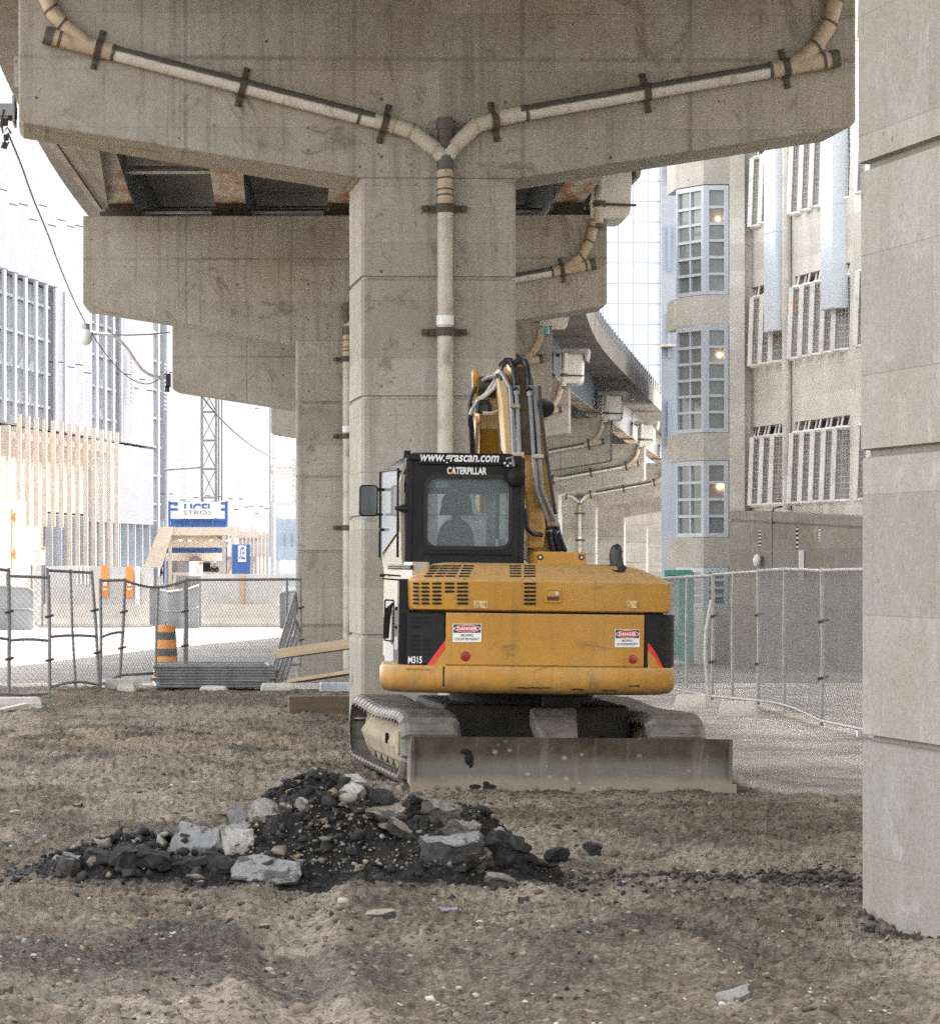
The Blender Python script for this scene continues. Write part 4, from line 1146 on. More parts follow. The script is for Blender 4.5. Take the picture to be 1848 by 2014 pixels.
# roof
mb = MB()
rings = []
for y, dz, ins in ((cy0 + 0.012, -0.004, 0.02), (cy0 + 0.06, 0.02, 0.0), (0.2, 0.045, -0.0), (cy1 - 0.1, 0.03, 0.0), (cy1 + 0.03, -0.03, 0.03)):
    x0, x1 = xc0 - 0.04 + ins, xc1 - ins
    rings.append([(x0, y, zc1 - 0.17), (x0 + 0.03, y, zc1 - 0.09), (x0 + 0.10, y, zc1 - 0.03), (x0 + 0.2, y, zc1 + dz - 0.0), (x1 - 0.12, y, zc1 + dz), (x1 - 0.03, y, zc1 - 0.03), (x1, y, zc1 - 0.10), (x1 - 0.03, y, zc1 - 0.12), (x0 + 0.2, y, zc1 - 0.10), (x0 + 0.12, y, zc1 - 0.12)])
mb.loft(rings, smooth=True); mb.build('cab_roof', M['black'], cabr, ang=50)
mb = MB(); mb.box(E(800, 893, cy0 + 0.02), (0.06, 0.06, 0.06)); mb.box(E(812, 899, cy0 - 0.02), (0.10, 0.05, 0.05)); mb.build('roof_hinge', M['black'], cabr, bev=0.01)
# left side: pale curved skin with a big window
mb = MB()
prof = [(xc0 + 0.10, zc1 - 0.02), (xc0 + 0.02, zc1 - 0.07), (xc0 - 0.03, zc1 - 0.15), (xc0 - 0.042, zc1 - 0.24), (xc0 - 0.025, zc0 + 0.05), (xc0 - 0.012, zc0 - 0.02)]
yl0, yl1 = cy0 + 0.02, cy1
mb.loft([[(x, y, z) for x, z in prof] + [(x + 0.03, y, z - 0.01) for x, z in reversed(prof)] for y in (yl0, yl1)], smooth=True)
mb.build('cab_side', M['silver'], cabr, ang=30)
mb = MB(); mb.prism([(xc0 - 0.045, cy0 + 0.2, EZ(1050, 0)), (xc0 - 0.045, cy1 - 0.08, EZ(1095, 0)), (xc0 - 0.05, cy1 - 0.08, EZ(930, 0)), (xc0 - 0.05, cy0 + 0.2, EZ(930, 0))], (0.004, 0, 0))
mb.build('side_window', M['sideglass'], cabr)
mb = MB()
zt = EZ(930, 0); zm = EZ(1100, 0)
mb.tube([(xc0 - 0.05, cy0 + 0.12, zm), (xc0 - 0.055, cy0 + 0.12, zt), (xc0 - 0.055, cy1 - 0.05, zt + 0.02), (xc0 - 0.05, cy1 - 0.03, zm)], 0.012, 6)
mb.build('door_seal', M['black'], cabr)
for py, L in ((1000, 0.10), (1197, 0.1), (1234, 0.12)):     # rubber door stops / hinges
    q = E(792, py, cy0 - (0.0 if py < 1100 else 0.6)); mb = MB()
    mb.lathe([(0.035, 0), (0.032, 0.04), (0.02, 0.07), (0.012, 0.10)], 10, Matrix.Translation(q + Vector((0.03, -0.02, 0))) @ Matrix.Rotation(R(-90), 4, 'Y'))
    mb.box(q + Vector((0.05, 0.0, 0)), (0.06, 0.05, 0.09)); mb.build('door_hinge', M['black'], cabr)
for py in (1042, 1132):
    q = E(749, py, 0.6); mb = MB(); mb.box(q + Vector((0.01, 0, 0)), (0.05, 0.06, 0.025)); mb.build('door_bracket', M['black'], cabr, bev=0.006)
# right side wall, front frame, ceiling, floor
mb = MB()
mb.mm((xc1 - 0.05, cy0 + 0.08, zc0 - 0.3), (xc1, cy1, EZ(1060, 0)))
mb.mm((xc1 - 0.05, cy1 - 0.08, zc0 - 0.3), (xc1 - 0.001, cy1 - 0.001, zc1 - 0.08)); mb.mm((xc1 - 0.05, 0.0, EZ(1060, 0)), (xc1 - 0.001, 0.07, zc1 - 0.08))
mb.mm((xc0, cy1 - 0.08, zc0 - 0.3), (xc0 + 0.06, cy1 + 0.001, zc1 - 0.08))
mb.mm((xc0 + 0.06, cy1 - 0.06, zc0 - 0.3), (xc1 - 0.05, cy1, EZ(1075, 0.5)))
mb.build('cab_frame', M['black'], cabr)
mb = MB(); mb.mm((xc0 + 0.03, cy0 + 0.075, zc1 - 0.30), (xc1 - 0.03, cy1 - 0.1, zc1 - 0.13)); mb.build('headliner', M['seat'], cabr)
mb = MB(); mb.mm((xc0 + 0.03, cy0 + 0.075, zc0 - 0.35), (xc1 - 0.03, cy1 - 0.1, zc0 - 0.3)); mb.build('cab_floor', M['seat'], cabr)
mb = MB(); mb.mm((xc0 + 0.02, cy1 - 0.3, zc0 - 0.2), (xc0 + 0.03, cy1 - 0.02, zc1 - 0.2)); mb.mm((EX(953, 0.6), 0.55, zc0 - 0.2), (EX(972, 0.6), 0.62, zc1 - 0.2)); mb.build('pillar_trim', M['interior'], cabr, bev=0.02)
# operator seat
def pad(px0, px1, py0, py1, ly, dep, topr, name, parent):
    a = E(px0, py1, ly); b = E(px1, py0, ly)
    w = b.x - a.x; h = b.z - a.z; rings = []
    for y, ins in ((ly, 0.03), (ly + 0.03, 0.0), (ly + dep - 0.03, 0.0), (ly + dep, 0.03)):
        ring = []
        for k in range(20):
            t = math.pi * k / 19
            ring.append(((a.x + b.x) / 2 + (w / 2 - ins) * math.copysign(abs(math.cos(t)) ** 0.75, math.cos(t)), y, a.z + ins + (h - 2 * ins) * (topr + (1 - topr) * math.sin(t) ** 0.85)))
        ring += [((a.x + b.x) / 2 - (w / 2 - ins) * 1.12, y, a.z + ins), ((a.x + b.x) / 2 + (w / 2 - ins) * 1.12, y, a.z + ins)]
        rings.append(ring)
    mb = MB(); mb.loft(rings, smooth=True); return mb.build(name, M['seat'], parent, ang=60)
st = pad(860, 935, 1021, 1112, -0.25, 0.14, 0.35, 'seat', cabr)
pad(869, 929, 966, 1013, -0.23, 0.11, 0.35, 'headrest', st)
mb = MB(); mb.mm((EX(861, -.3), -0.2, zc0 - 0.3), (EX(940, -.3), 0.35, zc0 - 0.05)); mb.build('seat_cushion', M['seat'], st, bev=0.05)
mb = MB(); mb.mm((EX(890, -.3), -0.19, EZ(1030, -.2)), (EX(908, -.3), -0.16, EZ(1000, -.2))); mb.build('headrest_stay', M['black'], st)
# sticker and light unit behind the glass
mb = MB(); mb.prism([E(x, y, cy0 + 0.042) for x, y in ((856, 959), (882, 959), (882, 946), (856, 946))], (0, 0.002, 0)); mb.build('sticker', simple('teal_sticker', (0.33, 0.52, 0.50), 0.5, var=0.05), cabr)
mb = MB(); mb.prism([E(x, y, cy0 + 0.042) for x, y in ((953, 959), (975, 959), (975, 948), (953, 948))], (0, 0.002, 0)); mb.build('sticker', M['black'], cabr)
# lettering on the back of the cab
a = E(826, 905, cy0 - 0.0); b = E(981, 905, cy0 - 0.0)
text_mesh('www.grascan.com', (b - a).length, 0.083, E(903.5, 904.5, cy0), (1, 0, 0), (0, 0, 1), M['white'], 'lettering', cabr, bold=0.02, shear=0.22, depth=0.003)
a = E(879, 926, cy0); b = E(957, 926, cy0)
text_mesh('CATERPILLAR', (b - a).length, 0.062, (a + b) / 2, (1, 0, 0), (0, 0, 1), M['white'], 'lettering', cabr, bold=0.035, depth=0.003)
mb = MB(); mb.prism([E(x, y, cy0 - 0.005) for x, y in ((883, 932), (896, 932), (889.5, 926))], (0, -0.003, 0)); mb.build('emblem', M['orange'], cabr)
# work lamp / alarm on the upper right corner of the cab
q = E(1013, 938, cy0 - 0.02)
mb = MB(); mb.lathe([(0.075, 0), (0.085, 0.04), (0.075, 0.08), (0.045, 0.10)], 18, Matrix.Translation(q) @ Matrix.Rotation(R(90), 4, 'X')); mb.build('reversing_camera', M['black'], cabr)
mb = MB(); mb.lathe([(0.024, 0), (0.024, 0.03)], 12, Matrix.Translation(q + Vector((0.02, -0.10, 0.015))) @ Matrix.Rotation(R(90), 4, 'X')); mb.build('camera_lens', M['slot'], cabr)
mb = MB(); mb.prism([E(x, y, cy0 - 0.025) for x, y in ((988, 920), (1012, 920), (1006, 902), (988, 900))], (0, 0.03, 0)); pl = mb.build('mount_plate', M['black'], cabr, bev=0.004)
for x, y in ((992, 911), (1003, 911), (998, 916)):
    c = E(x, y, cy0 - 0.025); mb = MB(); mb.tube([c, c + Vector((0, -0.012, 0))], 0.011, 8); mb.build('bolt', M['galvlight'], pl)
mb = MB(); mb.tube([E(995, 903, cy0 - .03), E(1007, 899, cy0 - .06), E(1010, 917, cy0 - .06)], 0.012, 6); mb.build('wire_stay', M['galv'], cabr)
# mirror
y = 0.55
mb = MB(); mb.prism(rrect(EX(705, y), EX(742, y), EZ(1020, y), EZ(958, y), 0.035, y), (0, 0.07, 0)); mr = mb.build('mirror', M['black'], exc, bev=0.012)
mb = MB(); mb.prism(rrect(EX(708, y), EX(739, y), EZ(1017, y), EZ(961, y), 0.028, y - 0.003), (0, 0.002, 0)); mb.build('mirror_glass', M['mirror'], mr)
mb = MB(); mb.tube([E(738, 963, y + 0.03), E(752, 963, y + 0.05), E(760, 963, y + 0.1)], 0.016, 6); mb.tube([E(738, 1012, y + .03), E(752, 1012, y + .05)], 0.012, 6); mb.build('mirror_arm', M['black'], mr)

# ---------------------------------------------------------------- boom, stick, hoses
def boxloft(secs, th, up=None):
    """secs: (px0, px1, py, ly) left/right edges; th: front-back thickness"""
    rings = []
    for s, t in zip(secs, th if isinstance(th, (list, tuple)) else [th] * len(secs)):
        a = E(s[0], s[2], s[3]); b = E(s[1], s[2], s[3])
        rings.append([a, b, b + Vector((0, t, 0.06)), a + Vector((0, t, 0.06))])
    return rings
boom_s = [(1040, 1104, 1112, 0.1), (1036, 1094, 1040, 0.3), (1032, 1086, 960, 0.5), (1028, 1078, 880, 0.7), (1016, 1065, 800, 0.9), (1006, 1052, 745, 1.1), (1003, 1040, 716, 1.3)]
rings = boxloft(boom_s, [0.5, 0.45, 0.42, 0.4, 0.38, 0.34, 0.28])
mb = MB(); mb.loft(rings)
bo = mb.build('boom', M['yellow'], exc, bev=0.02)
# greasy dark cover plate on the back of the upper boom
mb = MB()
back = [(1021, 1058, 893, 0.66), (1012, 1050, 820, 0.84), (1005, 1044, 755, 1.04), (1005, 1038, 722, 1.22)]
rings = []
for x0, x1, yy, ly in back:
    a = E(x0, yy, ly - 0.02); b = E(x1, yy, ly - 0.02); rings.append([a, b, b + Vector((0, 0.03, 0)), a + Vector((0, 0.03, 0))])
mb.loft(rings); mb.build('boom_cover', M['boomdark'], bo)
mb = MB(); mb.loft(boxloft([(994, 1008, 897, 0.8), (990, 1004, 840, 0.9), (986, 1000, 790, 1.02), (978, 998, 745, 1.15)], 0.3)); mb.build('boom_flange', M['boomside'], bo, bev=0.01)
# boom foot bracket, big drop shaped lug with black pipe
mb = MB(); mb.loft(boxloft([(1034, 1070, 1080, 0.02), (1034, 1074, 1040, 0.08), (1036, 1070, 1008, 0.2)], 0.2)); mb.build('boom_foot', M['yellow'], bo, bev=0.03)
mb = MB(); mb.tube([E(1032, 1000, -0.1), E(1036, 1040, -0.1), E(1048, 1050, -0.08), E(1066, 1052, -0.05)], 0.022, 7); mb.build('hose', M['rubber'], bo)
# stick
stick_s = [(985, 1010, 735, 1.25), (950, 1000, 775, 1.45), (942, 994, 800, 1.55), (941, 990, 845, 1.7)]
mb = MB(); mb.loft(boxloft(stick_s, [0.25, 0.3, 0.3, 0.3]))
sk = mb.build('stick', M['boomside'], exc, bev=0.015)
mb = MB(); mb.loft(boxloft([(944, 983, 842, 1.72), (943, 982, 900, 1.95), (943, 981, 1010, 2.4)], 0.3)); mb.build('stick_lower', M['yellow'], sk, bev=0.015)
mb = MB(); mb.loft(boxloft([(936, 944, 830, 1.6), (931, 939, 900, 1.85), (928, 936, 980, 2.2)], 0.12)); mb.loft(boxloft([(980, 992, 838, 1.66), (986, 996, 900, 1.9)], 0.12)); mb.build('stick_flange', M['boomside'], sk)
mb = MB(); mb.loft(boxloft([(939, 953, 790, 1.55), (930, 946, 770, 1.5), (929, 944, 742, 1.45), (931, 942, 735, 1.45)], 0.10)); mb.build('stick_lug', M['yellow'], sk, bev=0.02)
mb = MB(); mb.tube([E(944, 757, 1.48), E(985, 752, 1.42)], 0.075, 12); mb.tube([E(944, 768, 1.5), E(975, 770, 1.45)], 0.06, 10); mb.build('pin_boss', M['boomdark'], sk)
mb = MB(); mb.loft(boxloft([(943, 984, 838, 1.74), (947, 983, 848, 1.76)], 0.3)); mb.build('stick_shadow_gap', M['boomdark'], sk)
def hose(pts, r, mat, name='hose', parent=None):
    mb = MB(); v = [E(*p) for p in pts]
    out = [v[0]]
    for i in range(1, len(v) - 1):
        out += [v[i].lerp(v[i - 1], 0.2), v[i], v[i].lerp(v[i + 1], 0.2)]
    out.append(v[-1])
    mb.tube(out, r, 8); return mb.build(name, mat, parent or bo)
def bl(py): # local y just behind (towards the viewer of) the boom's back
    return float(np.interp(py, [716, 745, 800, 880, 960, 1040, 1112], [1.3, 1.1, .9, .7, .5, .3, .1])) - 0.07
def hp(*pts): return [(x, y, bl(y)) for x, y in pts]
hr_ = 0.019
for pts in (hp((986, 732), (1003, 762), (1007, 812), (1010, 894)), hp((1015, 770), (1018, 812), (1022, 893)), hp((1041, 770), (1045, 830), (1049, 897), (1055, 965), (1070, 1006), (1078, 1030)),
            hp((1043, 735), (1051, 762), (1056, 820), (1061, 897), (1065, 963), (1083, 1006), (1093, 1030))):
    hose(pts, hr_, M['hose'], 'steel_pipe')
for pts in (hp((1003, 712), (1010, 722), (1014, 750), (1014, 768)), hp((1030, 708), (1037, 722), (1040, 750), (1040, 768))): hose(pts, 0.03, M['rubber'])
for pts in (hp((1008, 716), (1022, 708), (1036, 714)), hp((985, 720), (995, 709), (1007, 711))): hose(pts, 0.03, M['rubber'])
for pts in (hp((1079, 1034), (1082, 1060), (1086, 1084)), hp((1086, 1034), (1092, 1058), (1099, 1084)), hp((1094, 1034), (1101, 1060), (1110, 1084))): hose(pts, 0.026, M['rubber'])
for x, y in ((1015, 763), (1015, 772), (1041, 762), (1041, 774), (1079, 1036), (1086, 1035), (1094, 1036), (1080, 1046), (1095, 1048)):
    mb = MB(); a = E(x, y - 4, bl(y)); b = E(x + 1, y + 4, bl(y)); mb.tube([a, b], 0.032, 6); mb.build('hose_coupling', M['galv'], bo)
for x0, x1, y in ((1002, 1022, 798), (1008, 1030, 893), (1046, 1068, 897), (1075, 1099, 1031)):
    mb = MB(); a = E(x0, y, bl(y) - 0.03); b = E(x1, y, bl(y) - 0.03); mb.box((a + b) / 2, ((b - a).length, 0.05, 0.035)); mb.build('pipe_clamp', M['rust'], bo, bev=0.006)
hose([(1060, 760, 0.9), (1066, 830, .75), (1078, 920, .55), (1092, 1010, .33)], 0.016, M['rubber'])
# pipes running over to the stick
for pts, r, m in (([(985, 728, 1.2), (972, 750, 1.3), (955, 775, 1.4), (940, 785, 1.42)], .018, M['galvlight']), ([(982, 745, 1.25), (970, 765, 1.3), (950, 783, 1.4), (930, 800, 1.42), (925, 815, 1.45)], .018, M['galvlight']),
                  ([(978, 738, 1.2), (960, 742, 1.3), (950, 748, 1.4)], .02, M['hose']), ([(926, 795, 1.45), (924, 825, 1.5), (927, 845, 1.6), (929, 900, 1.8)], .026, M['rubber']),
                  ([(935, 760, 1.4), (926, 780, 1.42), (922, 800, 1.42)], .02, M['rubber']), ([(980, 750, 1.2), (985, 790, 1.25), (990, 830, 1.3), (993, 893, 1.4)], .02, M['galvlight']),
                  ([(988, 715, 1.2), (984, 745, 1.15), (987, 775, 1.15)], .014, M['rubber'])):
    hose(pts, r, m, 'hose', sk)
# stick cylinder, work lamps
mb = MB(); mb.tube([E(992, 762, 1.2), E(986, 830, 1.5), E(988, 900, 1.8)], 0.035, 10); mb.build('stick_cylinder', M['galv'], sk)
mb = MB(); mb.prism([E(x, y, 1.28) for x, y in ((938, 812), (966, 812), (967, 800), (962, 786), (944, 785), (939, 792))], (0, 0.16, 0)); wl_ = mb.build('work_lamp', M['black'], exc, bev=0.015)
mb = MB(); mb.prism([E(x, y, 1.275) for x, y in ((944, 810), (958, 810), (960, 798), (950, 794))], (0, 0.004, 0)); mb.build('lamp_lens', M['blackgloss'], wl_)
mb = MB(); mb.tube([E(949, 812, 1.27), E(965, 813, 1.27), E(980, 808, 1.3)], 0.018, 6); mb.build('lamp_bracket', M['rust'], wl_)
q = E(1070, 801, 0.95); mb = MB(); mb.lathe([(0.02, -0.1), (0.06, -0.05), (0.085, 0.02), (0.085, 0.05), (0.07, 0.055)], 16, Matrix.Translation(q) @ Matrix.Rotation(R(100), 4, 'X')); mb.build('work_lamp', M['blackgloss'], exc)

# ---------------------------------------------------------------- undercarriage (slewed a little against the house)
UM = Matrix.Translation((0.13, 0.0, 0.01)) @ Matrix.Rotation(R(3.0), 4, 'Z') @ Matrix.Rotation(R(1.0), 4, 'X')
def UB(mb, *a, **k): mb.xf(UM); return mb.build(*a, **k)
mb = MB(); mb.lathe([(0.62, 0.62), (0.62, zb - 0.03), (0.55, zb + 0.06)], 32); UB(mb, 'slew_ring', M['undercarriage'], exc)
mb = MB(); mb.loft([[(-0.8, -0.75, z), (0.8, -0.75, z), (0.8, 0.75, z), (-0.8, 0.75, z)] for z in (0.30, 0.64)]); UB(mb, 'carbody', M['undercarriage'], exc, bev=0.04)
TW, TL, TH = 0.50, 3.05, 0.575; TR = TH / 2; GA = 1.03
def track(sx):
    cx = sx * GA
    n_half = 44
    path = []
    Ls = TL - 2 * TR; per = 2 * Ls + 2 * math.pi * TR
    def at(s):
        s %= per
        if s < Ls: return Vector((0, -Ls / 2 + s, 0.0)), Vector((0, 1, 0)), Vector((0, 0, -1))
        s -= Ls
        if s < math.pi * TR:
            a = s / TR; return Vector((0, Ls / 2 + TR * math.sin(a), TR - TR * math.cos(a))), Vector((0, math.cos(a), math.sin(a))), Vector((0, math.sin(a), -math.cos(a)))
        s -= math.pi * TR
        if s < Ls:
            sag = -0.03 * math.sin(math.pi * s / Ls) ** 2; return Vector((0, Ls / 2 - s, 2 * TR + sag)), Vector((0, -1, 0)), Vector((0, 0, 1))
        s -= Ls; a = s / TR
        return Vector((0, -Ls / 2 - TR * math.sin(a), TR + TR * math.cos(a))), Vector((0, -math.cos(a), -math.sin(a))), Vector((0, -math.sin(a), math.cos(a)))
    N = 40; pitch = per / N
    rt = MB(); fr = MB()
    fr.loft([[(cx - 0.16, y, z0), (cx + 0.16, y, z0), (cx + 0.20, y, z1), (cx + 0.12, y, z2), (cx - 0.12, y, z2), (cx - 0.20, y, z1)] for y, z0, z1, z2 in ((-1.2, .24, .3, .40), (-1.05, .15, .3, .46), (0.95, .15, .3, .46), (1.15, .24, .3, .40))])
    fo = UB(fr, 'track_frame', M['trackframe'], exc, bev=0.02)
    # shoes with bent edges and two bars
    for k in range(N):
        c, t, nrm = at((k + 0.3) * pitch)
        c = c + Vector((cx, 0, 0.02))
        prof = [(-pitch * 0.45, -0.006), (-pitch * 0.36, 0.016), (pitch * 0.33, 0.016), (pitch * 0.46, -0.03), (pitch * 0.40, -0.044), (pitch * 0.30, -0.008), (-pitch * 0.36, -0.012), (-pitch * 0.46, -0.02)]
        def ring(x, dr): return [c + Vector((x, 0, 0)) + t * a + nrm * (b + dr) for a, b in prof]
        xs = [(-TW / 2, -0.05), (-TW / 2 + 0.03, -0.014), (-TW / 2 + 0.07, 0.0), (TW / 2 - 0.07, 0.0), (TW / 2 - 0.03, -0.014), (TW / 2, -0.05)]
        rt.loft([ring(x, d) for x, d in xs])
        for a in (-0.3, 0.12):
            rt.loft([[c + Vector((x, 0, 0)) + t * (pitch * a + u) + nrm * (v + d) for u, v in ((-.012, .008), (.012, .008), (.007, .030), (-.007, .030))] for x, d in ((-TW / 2 + .06, -.01), (TW / 2 - .06, -.01))])
        rt.box(c + nrm * -0.055, (0.16, pitch * 0.8, 0.07), Matrix(((1, 0, 0), (0, t.y, nrm.y), (0, t.z, nrm.z))))
    UB(rt, 'track_chain', M['trackmetal'], fo)
    for y, r, nm in ((-TL / 2 + TR, TR - 0.09, 'idler_wheel'), (TL / 2 - TR, TR - 0.09, 'drive_sprocket')):
        m2 = MB(); m2.lathe([(r * 0.4, -0.13), (r, -0.1), (r, -0.05), (r * 0.85, -0.04), (r * 0.85, 0.04), (r, 0.05), (r, 0.1), (r * 0.4, 0.13)], 24, Matrix.Translation((cx, y, TR + 0.02)) @ Matrix.Rotation(R(90), 4, 'Y'))
        UB(m2, nm, M['trackframe'], fo)
    for k in range(6):
        m2 = MB(); m2.lathe([(0.05, -0.14), (0.085, -0.12), (0.085, -0.05), (0.06, -0.04), (0.06, 0.04), (0.085, 0.05), (0.085, 0.12), (0.05, 0.14)], 14, Matrix.Translation((cx, -0.85 + k * 0.34, 0.165)) @ Matrix.Rotation(R(90), 4, 'Y'))
        UB(m2, 'track_roller', M['trackframe'], fo)
    for y in (-1.02, -0.4):
        m2 = MB(); m2.box((cx - 0.20 * (1 if sx < 0 else -1), y, 0.33), (0.03, 0.035 if y > -0.9 else 0.16, 0.09 if y > -0.9 else 0.2)); UB(m2, 'step_plate', M['trackframe'] if y < -0.9 else M['slot'], fo, bev=0.01)
track(-1); track(1)
# dozer blade with arms
by = -2.33
bx0, bx1 = EX(804, by), EX(1441, by); bc = (bx0 + bx1) / 2 + 0.035
bz = EZ(1451, by)
prof = [(0.03, bz), (0.075, bz - 0.10), (0.095, bz - 0.22), (0.07, 0.13), (0.02, 0.055), (0.02, 0.02)]
BMx = Matrix.Translation((bc, by, 0)) @ Matrix.Rotation(R(2.0), 4, 'Z')
hwb = (bx1 - bx0) / 2
n = 24
mb = MB()
rings = []
for k in range(n + 1):
    x = -hwb + 2 * hwb * k / n
    rings.append([(x, y, z) for y, z in prof] + [(x, y + 0.03, z) for y, z in reversed(prof)])
mb.loft(rings, smooth=True); mb.xf(BMx); bl_ = mb.build('dozer_blade', M['blade'], exc, ang=40)
mb = MB(); mb.loft([[(x, 0.018, 0.075), (x, -0.012, -0.05), (x, 0.012, -0.05), (x, 0.045, 0.07)] for x in (-hwb + 0.0, hwb + 0.03)]); mb.xf(BMx); ce = mb.build('cutting_edge', M['blade'], bl_)
mb = MB()
for x in (-1.1, -1.02, -0.93, -0.6, -0.3, 0.0, 0.3, 0.6, 0.85, 0.93, 1.02):
    mb.lathe([(0.02, 0), (0.02, 0.012), (0.012, 0.016)], 10, Matrix.Translation((x, 0.006, 0.028)) @ Matrix.Rotation(R(100), 4, 'X'))
mb.xf(BMx); mb.build('edge_bolt', M['trackmetal'], ce)
mb = MB()
for s in (-1, 1):
    mb.prism([(s * hwb - 0.0, 0.03, bz - 0.002), (s * hwb, 0.24, bz - 0.14), (s * hwb, 0.22, 0.06), (s * hwb, 0.03, 0.03)], (-s * 0.03, 0, 0))
mb.xf(BMx); mb.build('end_plate', M['blade'], bl_)
mb = MB()
for pts in (((-0.86, 0.012), (-0.80, 0.028), (-0.76, 0.0)), ((-0.74, -0.02), (-0.66, 0.04), (-0.58, -0.01))):
    pass
for cx, cz, rx, rz in ((-0.83, 0.265, 0.036, 0.06), (-0.86, 0.315, 0.045, 0.022), (-0.815, 0.22, 0.02, 0.04), (-0.79, 0.035, 0.055, 0.022), (-0.67, 0.015, 0.075, 0.045), (-0.70, 0.06, 0.03, 0.02)):
    yy = float(np.interp(cz, [0.02, 0.055, 0.13, bz - .22, bz - .1, bz], [0.02, 0.02, 0.07, 0.095, 0.075, 0.03]))
    mb.sphere((cx, yy - 0.005, cz), 1.0, 6, (rx, 0.018, rz))
mb.xf(BMx); mb.build('tar_smear', M['slot'], bl_)
mb = MB()
a, b = E(1041, 1392, -1.3), E(1133, 1392, -1.3); c, d = E(1068, 1452, -2.1), E(1136, 1452, -2.1)
for x0, x1, m2 in ((0.02, 0.42, 0),):
    mb.loft([[a, b, b - Vector((0, 0, .16)), a - Vector((0, 0, .16))], [c + Vector((0, 0, .0)), d, d - Vector((0, 0, .2)), c - Vector((0, 0, .2))]])
mb.build('blade_arm', M['trackmetal'], exc, bev=0.02)
for s in (-1, 1):
    mb = MB(); mb.tube([(s * 0.55, -0.7, 0.30), (s * 0.6, -2.2, 0.2)], 0.09, 8); UB(mb, 'blade_arm', M['undercarriage'], exc)
mb = MB(); mb.tube([E(1103, 1330, -1.1), E(1103, 1392, -1.25)], 0.16, 12); mb.build('blade_cylinder', M['undercarriage'], exc)
# ================================================================= building on the left (white folded cladding)
LF_D = Vector((0.1727, 0.985, 0)); LF_N = Vector((0.985, -0.1727, 0))
def LP(px):
    k = (px - PX) / FOC
    Y = (6.9 - 0.1753 * 260) / (k - 0.1753)
    return Vector((6.9 - 0.1753 * (260 - Y), Y, 0))
def LZ(px, py):
    return EYE - (py - PY) * LP(px).y / FOC
lb = thing('clad_building', 'white building with folded metal cladding along the left street', 'building', LP(0) + Vector((0, 0, -1)))
s_start, s_end = (LP(-70) - LP(0)).dot(LF_D), (LP(528) - LP(0)).dot(LF_D)
O0 = LP(0)
def fp(s, out, z): return O0 + LF_D * s + LF_N * out + Vector((0, 0, z))
def s_of(px): return (LP(px) - O0).dot(LF_D)
def px_of(s):
    p = O0 + LF_D * s; return PX + FOC * p.x / p.y
pitch = 2.3
zA, zB, zC = 15.85, 8.55, 4.3
# backing wall
mb = MB()
mb.prism([fp(s_start, -0.9, -1.2), fp(s_end, -0.9, -1.2), fp(s_end, -0.9, 46), fp(s_start, -0.9, 46)], -LF_N * 14)
mb.build('rear_wall', M['louver'], lb, world=True)
clad = MB(); low = MB(); last_zlo = -9
s = s_start; k = 0
rnd = random.Random(3)
while s < s_end - 0.1:
    e = min(s + pitch, s_end); pxm = px_of((s + e) / 2)
    if pxm < 121: zlo = zA
    elif pxm < 182: zlo = zB
    elif pxm < 241: zlo = zA
    elif pxm < 304: zlo = zB
    elif pxm < 331: zlo = None
    else: zlo = 2.2
    ofs = rnd.uniform(-0.25, 0.25) + (k % 2) * 0.5
    def panel(z0, z1):
        cuts = [z0]
        z = z0 + (3.2 + ofs if z1 - z0 > 5 else 99)
        while z < z1: cuts.append(z); z += 7.3
        cuts.append(z1)
        for a, b in zip(cuts[:-1], cuts[1:]):
            b2 = b - 0.05
            w = e - s
            q = [(s + 0.02, 0.0), (s + w * 0.55, 0.21), (s + w * 0.98, 0.02), (s + w * 0.98, -0.88), (s + 0.02, -0.88)]
            clad.loft([[fp(x, o, z_) for x, o in q] for z_ in (a, b2)])
    if zlo != last_zlo and clad.v: clad.build('wall_cladding', M['cladding'], lb, world=True); clad = MB()
    last_zlo = zlo
    if zlo is not None: panel(zlo, 44)
    if 182 < pxm < 304 or 121 < pxm < 241: 
        if pxm > 182: clad, low = low, clad; panel(zC - 0.3, zB - 0.1); clad, low = low, clad
    if 241 < pxm < 304: pass
    s = e; k += 1
clad.build('wall_cladding', M['cladding'], lb, world=True); low.build('wall_cladding', M['cladding'], lb, world=True)
# open steel framing bays between the cladding
def framing_bay(p0, p1, z0, z1, name):
    a, b = s_of(p0), s_of(p1); mb = MB()
    n = max(3, int((b - a) / 1.15))
    for i in range(n + 1):
        x = a + (b - a) * i / n
        w = 0.26 if i % 2 == 0 else 0.10
        o = 0.25 if i % 2 == 0 else 0.02
        mb.prism([fp(x - w, o - .12, z0), fp(x + w, o - .12, z0), fp(x + w, o, z0), fp(x - w, o, z0)], (0, 0, z1 - z0))
    z = z0 + 1.1
    while z < z1:
        mb.prism([fp(a, -.42, z), fp(b, -.42, z), fp(b, -.3, z), fp(a, -.3, z)], (0, 0, 0.14)); z += 1.7
    o = mb.build(name, M['louver'], lb, world=True)
    m2 = MB(); m2.prism([fp(a - .3, -0.85, z0), fp(b + 1.2, -0.85, z0), fp(b + 1.2, -0.45, z0), fp(a - .3, -0.45, z0)], (0, 0, z1 - z0)); m2.build('shadow_gap', M['shadowgap'], o, off=None) .location = -lb.location
    return o
framing_bay(-68, 121, zB, zA - 0.1, 'steel_framing')
framing_bay(183, 240, zB, zA - 0.1, 'steel_framing')
framing_bay(305, 330, -1, 44, 'glazed_strip')
